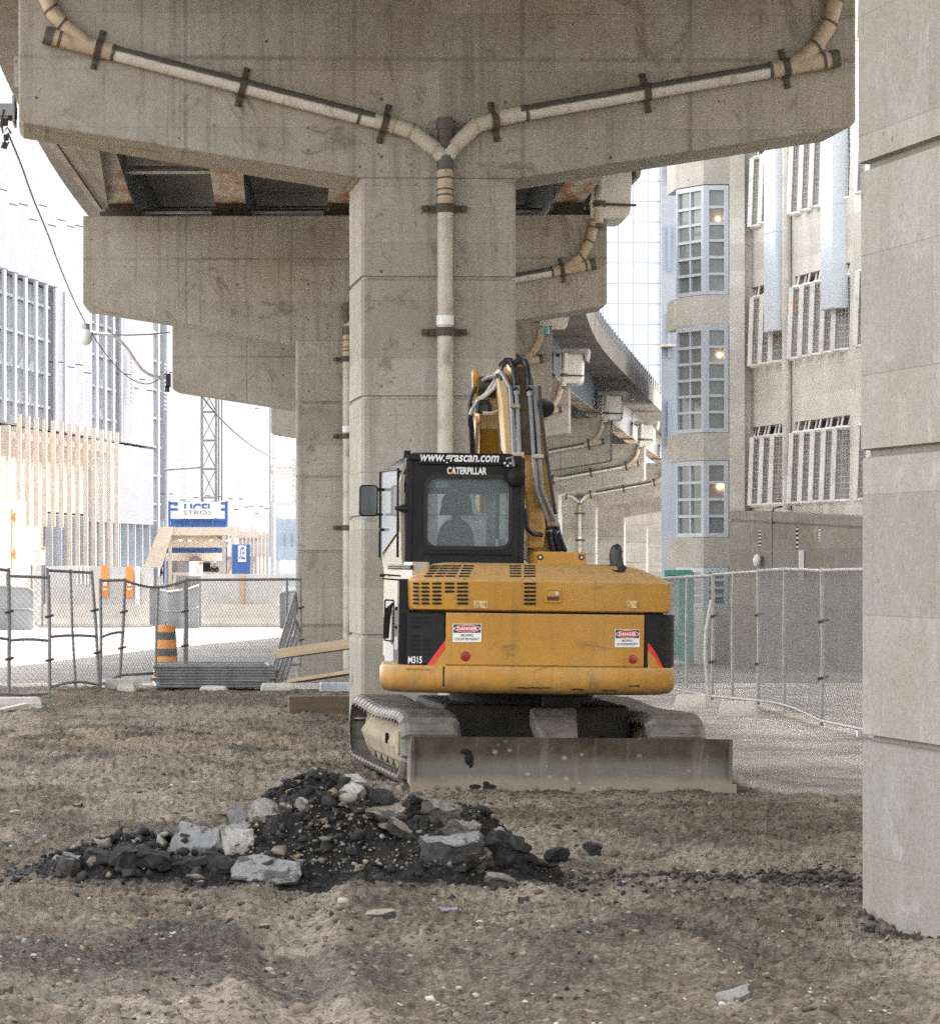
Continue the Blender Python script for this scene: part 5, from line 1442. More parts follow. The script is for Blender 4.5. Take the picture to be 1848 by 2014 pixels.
for px in (243, 308):
    a = s_of(px); mb = MB()
    for zc in (17.5, 10.8):
        for j in range(12): mb.prism([fp(a - .3, 0.45, zc + j * 0.24), fp(a + .5, 0.45, zc + j * 0.24), fp(a + .5, 0.5, zc + j * 0.24), fp(a - .3, 0.5, zc + j * 0.24)], (0, 0, 0.1))
    mb.build('vent_louvre', M['shadowgap'], lb, world=True)
# base: bluish glass with mullions, concrete plinth
a, b = s_of(100), s_of(325); mb = MB()
mb.prism([fp(a, -0.3, -1.1), fp(b, -0.3, -1.1), fp(b, -0.3, zC), fp(a, -0.3, zC)], -LF_N * 0.1)
gb = mb.build('base_glazing', M['blueglass'], lb, world=True)
mb = MB(); x = a
while x < b:
    mb.prism([fp(x - .12, -.29, -1.1), fp(x + .12, -.29, -1.1), fp(x + .12, .1, -1.1), fp(x - .12, .1, -1.1)], (0, 0, zC + 1.05)); x += 2.3
mb.build('mullion', M['louver'], lb, world=True)
a, b = s_of(-65), s_of(100); mb = MB()
mb.prism([fp(a, -0.35, -1.1), fp(b, -0.35, -1.1), fp(b, -0.35, 8.4), fp(a, -0.35, 8.4)], -LF_N * 0.1); mb.build('plaster_wall', M['straw'], lb, world=True)
a, b = s_of(100), s_of(185); mb = MB()
mb.prism([fp(a, -0.28, zC + .1), fp(b, -0.28, zC + .1), fp(b, -0.28, 8.4), fp(a, -0.28, 8.4)], -LF_N * 0.1); mb.build('plaster_wall', M['straw'], lb, world=True)
# timber studs standing in front of the lower storeys
px = 8.0
while px < 205:
    x = s_of(px); zt = zB + 0.35; zlo = -0.9 if px > 95 else 3.6
    mb = MB(); mb.prism([fp(x - .07, .62, zlo), fp(x + .07, .62, zlo), fp(x + .07, .84, zlo), fp(x - .07, .84, zlo)], (0, 0, zt - zlo))
    mb.prism([fp(x - .5, .42, zt - 1.15), fp(x + .9, .42, zt - 1.15), fp(x + .9, .60, zt - 1.15), fp(x - .5, .60, zt - 1.15)], (0, 0, 0.28))
    mb.prism([fp(x + .2, -.2, zt - 2.0), fp(x + .55, -.2, zt - 2.0), fp(x + .55, .2, zt - 2.0), fp(x + .2, .2, zt - 2.0)], (0, 0, 1.5))
    mb.build('timber_stud', M['timberpale'], lb, world=True)
    px += 17.5 - px * 0.012
# white portal with orange marks at the far left
mb = MB(); p = LP(30)
t = thing('site_portal', 'white board with orange chevrons at the left edge of the street', 'hoarding', P(28, 1200, 165))
mb.prism([P(-20, 1235, 166), P(50, 1235, 166), P(50, 985, 166), P(-20, 985, 166)], (0, 0.3, 0)); mb.build('board', M['offwhite'], t, world=True)
for yy in (1018, 1090):
    mb = MB(); mb.prism([P(22, yy, 165.95), P(30, yy - 12, 165.95), P(30, yy + 12, 165.95)], (0, -0.03, 0)); mb.build('chevron', M['orange'], t, world=True)
mb = MB(); mb.prism([P(22, 1120, 165.95), P(24, 1120, 165.95), P(24, 1000, 165.95), P(22, 1000, 165.95)], (0, -0.03, 0)); mb.build('stripe', M['orange'], t, world=True)

# ================================================================= street furniture on the left
def jersey(p0, p1, py, D, label):
    a = P(p0, py, D); b = P(p1, py, D); L = b.x - a.x; z = gz(D)
    prof = [(-0.36, 0), (-0.36, 0.14), (-0.14, 0.40), (-0.09, 0.98), (0.09, 0.98), (0.14, 0.40), (0.36, 0.14), (0.36, 0)]
    mb = MB(); mb.loft([[(x, y, zz) for y, zz in prof] for x in (-L / 2, L / 2)])
    o = mb.build('jersey_barrier', M['barrier'], None, off=None, bev=0.02); o.location = ((a.x + b.x) / 2, D, z)
    tag(o, label, 'barrier', 'concrete street barriers'); return o
jersey(76, 301, 1240, 160, 'long white concrete barrier under the grey hoarding with two orange banners')
jersey(386, 556, 1240, 160, 'grey concrete barrier under the plain grey hoarding below the gate')
jersey(-30, 62, 1246, 152, 'concrete barrier cut off by the left edge of the photo')
def board(pts, D, th, name, label, cat, mat, parent=None):
    t = thing(name, label, cat, P(sum(p[0] for p in pts) / len(pts), max(p[1] for p in pts), D))
    mb = MB(); mb.prism([P(x, y, D) for x, y in pts], (0, th, 0)); mb.build('board', mat, t, world=True); return t
t = board([(90, 1206), (302, 1206), (302, 1117), (146, 1112), (90, 1114)], 160.6, 0.12, 'hoarding', 'pale grey hoarding with two orange banners on top of the barrier', 'hoarding', M['hoarding'])
for x0, x1, y0, y1 in ((200, 213, 1112, 1175), (248, 262, 1114, 1176)):
    mb = MB(); mb.prism([P(x, y, 160.5) for x, y in ((x0, y1), (x1, y1), (x1, y0), (x0, y0))], (0, 0.05, 0)); o = mb.build('banner', M['orange'], t, world=True)
    mb = MB()
    for yy, hh in ((1152, 9), (1161, 4)): mb.prism([P(x, y, 160.44) for x, y in ((x0 + 3, yy), (x1 - 3, yy), (x1 - 3, yy - hh), (x0 + 3, yy - hh))], (0, 0.02, 0))
    mb.build('panel_mark', M['white'], t, world=True)
mb = MB(); mb.prism([P(x, y, 160.4) for x, y in ((266, 1206), (275, 1206), (275, 1114), (266, 1114))], (0, 0.1, 0)); mb.build('white_strip', M['white'], t, world=True)
for xx in (150, 158, 166, 172):
    mb = MB(); mb.prism([P(x, y, 160.5) for x, y in ((xx, 1150), (xx + 3, 1150), (xx + 3, 1114), (xx, 1114))], (0, 0.05, 0)); mb.build('white_strip', M['white'], t, world=True)
t = board([(395, 1206), (556, 1206), (556, 1134), (520, 1129), (395, 1129)], 160.6, 0.12, 'hoarding', 'plain grey hoarding on the barrier in front of the timber gate', 'hoarding', M['hoarding'])
mb = MB(); mb.prism([P(x, y, 160.5) for x, y in ((472, 1206), (480, 1206), (480, 1130), (472, 1130))], (0, 0.05, 0)); mb.build('tan_strip', M['tan_ink'], t, world=True)
mb = MB()
for xx, yy, w, h in ((485, 1196, 4, 8), (493, 1190, 3, 6), (500, 1198, 6, 5)): mb.prism([P(x, y, 160.4) for x, y in ((xx, yy), (xx + w, yy), (xx + w, yy - h), (xx, yy - h))], (0, 0.06, 0))
mb.build('orange_mark', M['orange'], t, world=True)
# grey debris netting hung between the barriers
def net(pts_t, pts_b, D, label):
    t = thing('debris_netting', label, 'netting', P(pts_b[0][0], pts_b[0][1], D))
    mb = MB(); a = [P(x, y, D + 0.3 * (i % 2)) for i, (x, y) in enumerate(pts_t)]; b = [P(x, y, D + 0.3 * (i % 2)) for i, (x, y) in enumerate(pts_b)]
    for i in range(len(a) - 1): mb.prism([b[i], b[i + 1], a[i + 1], a[i]], (0, 0.02, 0))
    mb.build('net', M['screen'], t, world=True)
    mb = MB(); mb.tube([q - Vector((0, .05, 0)) for q in a], 0.05, 5); mb.tube([(p + q) / 2 - Vector((0, .05, 0)) for p, q in zip(a, b)], 0.03, 5); mb.build('rail', M['galvlight'], t, world=True)
net([(294, 1152), (312, 1160), (330, 1164), (352, 1162), (372, 1158), (390, 1152)], [(294, 1228), (312, 1236), (330, 1240), (352, 1242), (372, 1240), (390, 1236)], 156, 'grey debris netting between the two hoardings')
net([(550, 1166), (566, 1162), (590, 1160)], [(550, 1236), (566, 1240), (590, 1238)], 150, 'grey debris netting beside the second pier')
net([(-10, 1150), (20, 1154), (58, 1156), (66, 1165)], [(-10, 1240), (20, 1240), (58, 1240), (66, 1238)], 150, 'pale netting screen at the left edge')
# black mesh gate post at far left
t = thing('mesh_gate', 'narrow black mesh gate between the left barrier and the long one', 'gate', P(74, 1235, 162))
mb = MB(); mb.prism([P(x, y, 162) for x, y in ((67, 1238), (80, 1232), (82, 1106), (70, 1112))], (0, 0.06, 0)); mb.build('gate_leaf', M['screen'], t, world=True)
# numbered gate signs
def gate_sign(x0, x1, y0, y1, num, word, label, D):
    t = thing('gate_sign', label, 'sign', P((x0 + x1) / 2, 1225, D))
    mb = MB(); mb.prism([P(x, y, D) for x, y in ((x0, y1), (x1, y1), (x1, y0), (x0, y0))], (0, 0.05, 0)); mb.build('panel', M['white'], t, world=True)
    c = P((x0 + x1) / 2 + 1, y0 + (y1 - y0) * 0.66, D); s = D / FOC
    o = text_mesh(num, 9 * s, 15 * s, c, (1, 0, 0), (0, 0, 1), M['tan_ink'], 'lettering', None, bold=-0.01, depth=0.01); o.parent = t; o.location = -t.location
    if word:
        o = text_mesh(word, 15 * s, 4 * s, P((x0 + x1) / 2, y0 + 9, D), (1, 0, 0), (0, 0, 1), M['inkgrey'], 'lettering', None, depth=0.01); o.parent = t; o.location = -t.location
    mb = MB(); mb.prism([P(x, y, D - 0.02) for x, y in ((x1 - 8, y0 + 7), (x1 - 1, y0 + 7), (x1 - 1, y0 + 1), (x1 - 8, y0 + 1))], (0, 0.01, 0)); mb.build('corner_logo', M['orange'], t, world=True)
    mb = MB()
    for x in (x0 + 6, x1 - 6): mb.tube([P(x, 1232, D + 0.12), P(x, y0 + 4, D + 0.12)], 0.05, 6)
    mb.build('sign_post', M['galv'], t, world=True)
gate_sign(56, 89, 1075, 1111, '2', 'GATE', 'white board reading GATE 2 above the barriers', 158)
gate_sign(372, 399, 1104, 1133, '3', None, 'white board with the number 3 in front of the timber gate', 158)

# timber gatehouse with hoist
Dg = 190
sg = Dg / FOC
t = thing('timber_gatehouse', 'timber-framed gatehouse with sloping plywood side under the blue hoist cage', 'gatehouse', P(400, 1215, Dg))
def gb_(x0, x1, y0, y1, d0, d1, name, mat, par=None, D=Dg):
    a = P(x0, y1, D); b = P(x1, y0, D); mb = MB(); mb.mm((a.x, D + d0, a.z), (b.x, D + d1, b.z)); return mb.build(name, mat, par or t, world=(par is None) or True)
gb_(330, 470, 1037, 1053, 0, 0.6, 'roof_beam', M['plywood'])
gb_(331, 338, 1053, 1225, 0.05, 0.45, 'post', M['timberpale']); gb_(437, 445, 1053, 1225, 0.05, 0.45, 'post', M['timberpale']); gb_(456, 462, 1053, 1225, 2.5, 2.9, 'post', M['timberpale'])
mb = MB(); mb.prism([P(x, y, Dg - 0.4) for x, y in ((282, 1116), (318, 1116), (342, 1036), (314, 1036))], (0, 0.15, 0)); mb.build('sloping_panel', M['plywood'], t, world=True)
mb = MB(); mb.prism([P(x, y, Dg + 0.2) for x, y in ((420, 1054), (424, 1054), (440, 1072), (440, 1078))], (0, 0.2, 0)); mb.prism([P(x, y, Dg + 0.2) for x, y in ((445, 1078), (445, 1072), (452, 1054), (456, 1054))], (0, 0.2, 0)); mb.build('brace', M['timberpale'], t, world=True)
mb = MB(); mb.prism([P(x, y, Dg) for x, y in ((305, 1160), (310, 1160), (322, 1116), (317, 1116))], (0, 0.2, 0)); mb.prism([P(x, y, Dg) for x, y in ((318, 1160), (323, 1160), (318, 1116), (314, 1116))], (0, 0.2, 0)); mb.prism([P(x, y, Dg) for x, y in ((336, 1170), (342, 1170), (348, 1128), (342, 1128))], (0, 0.2, 0)); mb.build('trestle', M['timberpale'], t, world=True)
gb_(335, 440, 1126, 1132, 0.1, 0.4, 'rail_board', M['timberpale'])
# cabin seen inside
cab_d = 6.0
gb_(326, 446, 1062, 1076, cab_d, cab_d + 0.3, 'cabin_band', M['offwhite']); gb_(326, 446, 1076, 1087, cab_d, cab_d + 0.3, 'cabin_stripe', M['blue']); gb_(326, 446, 1087, 1103, cab_d, cab_d + 0.3, 'cabin_band', M['offwhite'])
gb_(326, 446, 1103, 1230, cab_d + 0.05, cab_d + 0.35, 'cabin_front', M['louver']); gb_(330, 346, 1105, 1150, cab_d - 0.02, cab_d + 0.04, 'cabin_door', M['shadowgap']); gb_(396, 416, 1107, 1125, cab_d - 0.02, cab_d + 0.04, 'cabin_window', M['darkglass'])
mb = MB(); mb.lathe([(13.5 * sg, 0), (13.5 * sg, 0.1)], 24, Matrix.Translation(P(384, 1106, Dg + cab_d - 0.2)) @ Matrix.Rotation(R(90), 4, 'X')); mb.build('arch_panel', M['shadowgap'], t, world=True)
gb_(326, 448, 1048, 1062, 0.6, cab_d, 'ceiling', M['plywood'])
gb_(326, 452, 1158, 1235, 0.3, cab_d + 0.3, 'platform', M['plywood'])
mb = MB(); a = P(360, 1057, Dg + 0.8); b = P(425, 1057, Dg + 0.8); mb.tube([a, b], 0.07, 6); lr = mb.build('lamp_rail', M['cable'], t, world=True)
for x, yy, dd in ((355, 1060, 0.7), (373, 1062, 3.0), (416, 1059, 0.7), (450, 1063, 2.6)):
    mb = MB(); mb.sphere(P(x, yy, Dg + dd), 0.10 if dd < 1 else 0.075, 8); mb.build('lamp', M['bulb2'], t, world=True)
gb_(441, 447, 1065, 1140, 0.5, 1.0, 'blue_panel', M['blue']); gb_(318, 324, 1100, 1150, 0.3, 0.6, 'blue_panel', M['blue'])
# palisade of pale planks on the right of the gate
for k in range(8):
    x = 470 + k * 7.6
    a = P(x, 1225, Dg + 2 - k * 0.05); mb = MB(); mb.mm((a.x, Dg + 1.6, gz(Dg)), (a.x + 5.4 * sg, Dg + 1.9, P(x, 1037 + (k % 3) * 3 + (8 if k > 4 else 0), Dg).z)); mb.build('pale_plank', M['timberpale'], t, world=True)
gb_(463, 512, 1047, 1058, 1.3, 1.6, 'roof_beam', M['plywood'])
mb = MB(); mb.prism([P(x, y, Dg - 0.1) for x, y in ((442, 1140), (447, 1140), (468, 1075), (462, 1072))], (0, 0.15, 0)); mb.build('brace', M['timberpale'], t, world=True)
# blue hoist control box with lettering
t2 = thing('hoist_box', 'blue box with a tall white UCEL sign beside the timber gate', 'control box', P(475, 1225, Dg - 0.4))
mb = MB(); a = P(457, 1232, Dg - .4); b = P(492, 1071, Dg - .4); mb.mm((a.x, Dg - 0.4, a.z), (b.x, Dg + 0.9, b.z)); mb.build('box_body', M['blue'], t2, world=True)
mb = MB(); a = P(468, 1105, Dg - .45); b = P(484, 1073, Dg - .45); mb.mm((a.x, Dg - 0.45, a.z), (b.x, Dg - 0.403, b.z)); mb.build('sign_panel', M['white'], t2, world=True)
o = text_mesh('UCEL', 12.5 * sg, 25 * sg, P(476, 1088, Dg - 0.46), (1, 0, 0), (0, 0, 1), M['blue'], 'lettering', None, bold=0.01, depth=0.01); o.parent = t2; o.location = -t2.location
# hoist cage and mast
t3 = thing('hoist_cage', 'blue steel hoist cage with white lettered signs above the timber gate', 'hoist cage', P(390, 1036, Dg + 1))
mb = MB(); D0, D1 = Dg + 0.8, Dg + 3.0
for d in (D0, D1):
    for x in (333, 362, 418, 446): mb.tube([P(x, 1035, Dg) + Vector((0, d - Dg, 0)), P(x, 985, Dg) + Vector((0, d - Dg, 0))], 0.07, 6)
    for y in (989, 1001, 1022, 1034): mb.tube([P(333, y, Dg) + Vector((0, d - Dg, 0)), P(446, y, Dg) + Vector((0, d - Dg, 0))], 0.06, 6)
for x in (333, 446):
    for y in (989, 1034): mb.tube([P(x, y, Dg) + Vector((0, .8, 0)), P(x, y, Dg) + Vector((0, 3, 0))], 0.06, 6)
mb.build('cage_frame', M['blue'], t3, world=True)
mb = MB(); mb.prism([P(x, y, Dg + .9) for x, y in ((336, 1034), (445, 1034), (445, 1021), (336, 1021))], (0, 0.1, 0)); mb.build('kick_plate', M['blue'], t3, world=True)
mb = MB(); mb.prism([P(x, y, Dg + .7) for x, y in ((350, 1018), (434, 1018), (434, 987), (350, 987))], (0, 0.05, 0)); mb.build('sign_panel', M['white'], t3, world=True)
o = text_mesh('UCEL', 58 * sg, 20 * sg, P(391, 1000, Dg + 0.68), (1, 0, 0), (0, 0, 1), M['blue'], 'lettering', None, bold=0.03, depth=0.01); o.parent = t3; o.location = -t3.location
mb = MB(); mb.prism([P(x, y, Dg + .6) for x, y in ((357, 1020), (420, 1020), (420, 1000.5), (357, 1000.5))], (0, 0.05, 0)); mb.build('sign_panel', M['white'], t3, world=True)
o = text_mesh('STROS', 56 * sg, 8.5 * sg, P(388.5, 1008, Dg + 0.58), (1, 0, 0), (0, 0, 1), M['inkgrey'], 'lettering', None, depth=0.012); o.parent = t3; o.location = -t3.location
t4 = thing('hoist_mast', 'tall grey lattice mast rising from the hoist cage', 'mast', P(411, 1036, Dg + 2))
mb = MB(); xa, xb = P(397, 1000, Dg + 2).x, P(425, 1000, Dg + 2).x
z0, z1 = P(400, 1034, Dg).z, P(400, 740, Dg).z
for x in (xa, xb):
    for d in (1.6, 2.3): mb.tube([(x, Dg + d, z0), (x, Dg + d, z1)], 0.075, 6)
z = z0; i = 0
while z < z1:
    for d in (1.6, 2.3):
        mb.tube([(xa, Dg + d, z), (xb, Dg + d, z)], 0.05, 5)
        mb.tube([(xa, Dg + d, z), (xb, Dg + d, z + 1.5)], 0.02, 4); mb.tube([(xb, Dg + d, z), (xa, Dg + d, z + 1.5)], 0.02, 4)
    z += 1.5
mb.build('lattice', M['galv'], t4, world=True)
mb = MB(); mb.tube([(xa, Dg + 2, P(0, 917, Dg).z), (P(322, 920, Dg).x, Dg + 3.5, P(0, 921, Dg).z)], 0.06, 5); mb.build('wall_tie', M['galv'], t4, world=True)
mb = MB()
for x in (430, 436): mb.tube([P(x, 985, Dg + 2), P(x, 780, Dg + 2)], 0.025, 4)
mb.build('hoist_cable', M['cable'], t4, world=True)

# worker behind the gate
def person():
    Dp = Dg + 1.2
    f = P(422, 1158, Dp); base = f
    t = thing('person', 'person in a dark jacket and white hard hat behind the timber gate rail', 'person', base)
    H = P(422, 1103.5, Dp).z - f.z       # helmet top above the platform
    k = H / 1.80
    def skin(name, chain, rad, mat, par, root=0):
        vs = [Vector(c) * k for c, _ in chain[0]] ; 
        me = bpy.data.meshes.new(name); me.from_pydata([tuple(v) for v in vs], chain[1], []); o = bpy.data.objects.new(name, me); COL.objects.link(o); o.parent = par
        m = o.modifiers.new('skin', 'SKIN'); 
        for i, (c, r) in enumerate(chain[0]): me.skin_vertices[0].data[i].radius = (r * k, r * k * 0.85)
        me.skin_vertices[0].data[root].use_root = True
        sub = o.modifiers.new('sub', 'SUBSURF'); sub.levels = 1; sub.render_levels = 2
        me.materials.append(mat); return o
    body = [((0, 0, 0.95), .12), ((0, 0, 1.15), .125), ((0, 0, 1.38), .14), ((0, 0, 1.50), .06), ((0, -0.01, 1.58), .075), ((0, -0.02, 1.68), .085),
            ((-.19, 0, 1.40), .065), ((-.25, -.02, 1.14), .048), ((-.06, -.22, 1.10), .036), ((.02, -.24, 1.12), .03), ((.19, 0, 1.40), .065), ((.25, -.02, 1.14), .048), ((.08, -.22, 1.08), .036), ((0.0, -.25, 1.07), .03),
            ((-.10, 0, .85), .09), ((-.11, -.01, .48), .062), ((-.11, .02, .09), .045), ((-.11, -.12, .045), .04), ((.10, 0, .85), .09), ((.11, -.01, .48), .062), ((.11, .02, .09), .045), ((.11, -.12, .045), .04), ((0, -.115, 1.62), .018)]
    ed = [(0, 1), (1, 2), (2, 3), (3, 4), (4, 5), (2, 6), (6, 7), (7, 8), (8, 9), (2, 10), (10, 11), (11, 12), (12, 13), (0, 14), (14, 15), (15, 16), (16, 17), (0, 18), (18, 19), (19, 20), (20, 21), (4, 22)]
    skin('body', (body, ed), 0, M['skin'], t)
    jk = [(c, r * 1.22) for c, r in body[:3]] + [((0, 0, 1.46), .085)] + [(c, r * 1.25) for c, r in (body[6], body[7], body[8], body[10], body[11], body[12])]
    skin('jacket', (jk, [(0, 1), (1, 2), (2, 3), (2, 4), (4, 5), (5, 6), (2, 7), (7, 8), (8, 9)]), 0, M['jacket'], t)
    tr = [(c, r * 1.2) for c, r in (body[0], body[14], body[15], body[16], body[18], body[19], body[20])]
    skin('trousers', (tr, [(0, 1), (1, 2), (2, 3), (0, 4), (4, 5), (5, 6)]), 0, M['jacket'], t)
    mb = MB(); mb.lathe([(0.135 * k, 0), (0.13 * k, 0.02 * k), (0.118 * k, 0.03 * k), (0.11 * k, 0.075 * k), (0.075 * k, 0.115 * k), (0.02 * k, 0.128 * k)], 16, Matrix.Translation((0, -0.02 * k, 1.68 * k))); mb.build('hard_hat', M['white'], t)
person()

# far things between the left building and the second pier
t = thing('pale_mast', 'tall pale mast beside the second pier, in the gap of sky', 'mast', P(538, 1200, 230))
mb = MB(); mb.tube([P(538, 1200, 230), P(538, 820, 230)], [0.13, 0.10], 10); mb.build('pole', M['galvlight'], t, world=True)
t = thing('far_building', 'pale far building low in the gap left of the second pier', 'building', P(580, 1180, 330))
mb = MB(); a = P(530, 1190, 330); b = P(720, 985, 330); mb.mm((a.x, 330, -3), (b.x, 350, b.z)); mb.build('wall', M['farwall'], t, world=True)
mb = MB(); a = P(546, 1100, 329.9); b = P(578, 1020, 329.9)
for k in range(3):
    mb = MB(); mb.mm((a.x + k * 0.7, 329.8, a.z), (a.x + k * 0.7 + 0.5, 329.95, b.z)); mb.build('window', M['blueglass'], t, world=True)
mb = MB(); 
for k in range(12): q = P(530 + k * 9, 985, 331); mb.tube([q, q + Vector((0, 0, 0.8))], 0.06, 4)
mb.tube([P(528, 968, 331), P(640, 968, 331)], 0.06, 4); mb.build('roof_rail', M['galvlight'], t, world=True)
t = thing('tower_crane', 'faint tower crane in the gap of sky left of the second pier', 'tower crane', P(578, 1100, 480))
mb = MB()
for dy in (0, 12): mb.tube([P(500, 918 + dy, 480), P(610, 918 + dy, 480)], 0.22, 4)
for k in range(22): mb.tube([P(500 + k * 5, 918 + 12 * (k % 2), 480), P(505 + k * 5, 918 + 12 * ((k + 1) % 2), 480)], 0.14, 4)
mb.build('jib', M['galvlight'], t, world=True)
mb = MB()
for x in (574, 581): mb.tube([P(x, 1160, 480), P(x, 900, 480)], 0.2, 4)
for k in range(26): mb.tube([P(574 + 7 * (k % 2), 900 + k * 10, 480), P(574 + 7 * ((k + 1) % 2), 910 + k * 10, 480)], 0.14, 4)
mb.build('tower', M['galvlight'], t, world=True)
# a pale block far behind the left edge
t = thing('far_tower_block', 'pale hazy block high at the left edge behind the clad building', 'building', P(0, 1150, 320))
mb = MB(); a = P(-60, 1150, 320); b = P(14, 20, 320); mb.mm((a.x, 320, -2), (b.x, 335, b.z)); mb.build('wall', M['farwall'], t, world=True)

# street lamp on the left arm of the lamp pier, span wire, cable bundle
Dl = 85.8
t = thing('street_lamp', 'street lamp with globe and curved arm fixed to the pier arm end', 'street lamp', P(331, 742, Dl))
mb = MB(); mb.tube([P(x, y, Dl - 0.4 * (331 - x) / 160) for x, y in ((331, 742), (312, 741), (296, 738), (280, 728), (266, 710), (252, 688), (238, 672), (224, 661), (208, 657), (186, 656))], 0.035, 8); mb.build('arm', M['galvlight'], t, world=True)
c = P(168, 655, Dl - .4)
mb = MB(); mb.lathe([(0.05, 0.29), (0.05, 0.33), (0.10, 0.28), (0.105, 0.10), (0.08, 0.09)], 14, Matrix.Translation(c + Vector((0, 0, -0.05)))); mb.build('lamp_housing', M['lampgrey'], t, world=True)
mb = MB(); mb.lathe([(0.09, 0.10), (0.13, 0.05), (0.158, -0.03), (0.165, -0.10), (0.15, -0.19), (0.11, -0.25), (0.04, -0.285)], 18, Matrix.Translation(c)); mb.build('lamp_globe', M['lampglobe'], t, world=True)
mb = MB(); mb.tube([c + Vector((0.02, 0, 0.02)), P(186, 656, Dl - .4)], 0.05, 8); mb.build('collar', M['lampgrey'], t, world=True)
mb = MB(); mb.box(P(331, 748, Dl), (0.12, 0.10, 0.32)); mb.box(P(329, 765, Dl), (0.10, 0.10, 0.14)); mb.build('bracket', M['cable'], t, world=True)
mb = MB(); mb.tube([P(208, 657, Dl - .3), P(250, 659, Dl - .2), P(300, 657, Dl), P(334, 653, Dl)], 0.016, 5); mb.build('stay_wire', M['galv'], t, world=True)
def cable(pts, r, label, name='overhead_cable'):
    v = [P(*p) for p in pts]; mb = MB(); n = len(v); out = []
    for i in range(n - 1):
        p0, p1, p2, p3 = v[max(i - 1, 0)], v[i], v[i + 1], v[min(i + 2, n - 1)]
        for k in range(6):
            t = k / 6; out.append(0.5 * ((2 * p1) + (p2 - p0) * t + (2 * p0 - 5 * p1 + 4 * p2 - p3) * t * t + (3 * p1 - p0 - 3 * p2 + p3) * t ** 3))
    out.append(v[-1]); mb.tube(out, r, 6)
    o = mb.build(name, M['cable'], None, off=v[0]); return tag(o, label, 'cable')
cable([(16, 262, 39.3), (40, 320, 43), (66, 392, 48), (92, 455, 54), (120, 530, 62), (150, 600, 70), (180, 655, 77), (215, 705, 81), (250, 740, 84), (285, 755, 85.5), (312, 746, 86), (331, 728, 86)], 0.011, 'black cable swooping from the pier top down to the street lamp bracket')
cable([(388, 768, 90), (440, 830, 120), (500, 880, 150), (560, 912, 185), (600, 928, 210)], 0.022, 'thin cable crossing the gap of sky beside the hoist mast')
t = thing('cable_bracket', 'grey bracket with dangling black junction boxes on the left end of the big pier', 'cable bracket', P(20, 225, 39.2))
mb = MB(); mb.mm(tuple(P(-10, 226, 39.1)), tuple(P(34, 212, 39.5))); mb.mm(tuple(P(24, 238, 39.0)), tuple(P(33, 200, 39.6))); mb.build('arm', M['galv'], t, world=True)
for x, y, w, h in ((10, 240, 12, 14), (12, 270, 10, 12), (9, 285, 9, 12), (3, 246, 7, 8), (20, 232, 8, 10)):
    mb = MB(); mb.box(P(x, y, 39.2), (w / 185, 0.09, h / 185)); mb.build('junction_box', M['cable'], t, world=True, bev=0.01)
mb = MB(); mb.tube([P(8, 215, 39.1), P(2, 240, 39.1), P(6, 262, 39.1), P(14, 250, 39.1), P(22, 262, 39.1)], 0.012, 5); mb.tube([P(10, 276, 39.1), P(2, 290, 39.1), P(12, 292, 39.1), P(17, 278, 39.1)], 0.01, 5); mb.build('loop_wire', M['cable'], t, world=True)

# ================================================================= building on the right
RA = Vector((13.25, 85, 0)); RD = Vector((0.129, -0.992, 0)); RN = Vector((-0.992, -0.129, 0))
def rt(px):
    k = (px - PX) / FOC
    return (k * 85 - 13.25) / (0.129 + 0.992 * k)
def rp(t, out, z): return RA + RD * t + RN * out + Vector((0, 0, z))
def rz(px, py): 
    q = RA + RD * rt(px); return EYE - (py - PY) * q.y / FOC
rb = thing('rendered_building', 'pale concrete building on the right with caged windows and a bay tower', 'building', rp(4, 0, -0.6))
rows = [(3.12, 4.95), (6.32, 8.17), (9.52, 11.37), (12.72, 14.57), (15.92, 17.8)]
bays = [(rt(1466), rt(1546)), (rt(1563), rt(1563) + 3.9)]
tt = bays[1][1] + 0.75
while tt < 74: bays.append((tt, tt + 3.9)); tt += 4.65
HT = 42.0
mb = MB()      # wall built round its window openings
bays = bays[:3]
t_edges = [rt(1440)] + [e for b in bays for e in b] + [78]
for i in range(0, len(t_edges) - 1):
    a, b = t_edges[i], t_edges[i + 1]
    if i % 2 == 0: mb.prism([rp(a, 0, -1), rp(b, 0, -1), rp(b, 0, HT), rp(a, 0, HT)], -RN * 0.5)
    else:
        z = -1
        for z0, z1 in rows:
            mb.prism([rp(a + .001, -0.002, z), rp(b - .001, -0.002, z), rp(b - .001, -0.002, z0), rp(a + .001, -0.002, z0)], -RN * 0.49); z = z1
        mb.prism([rp(a + .001, -0.002, z), rp(b - .001, -0.002, z), rp(b - .001, -0.002, HT), rp(a + .001, -0.002, HT)], -RN * 0.49)
mb.build('wall', M['rightwall'], rb, world=True)
mb = MB(); mb.prism([rp(rt(1440) + .1, -0.55, -1), rp(78, -0.55, -1), rp(78, -0.55, HT - .3), rp(rt(1440) + .1, -0.55, HT - .3)], -RN * 14); mb.build('core', M['shadowgap'], rb, world=True)
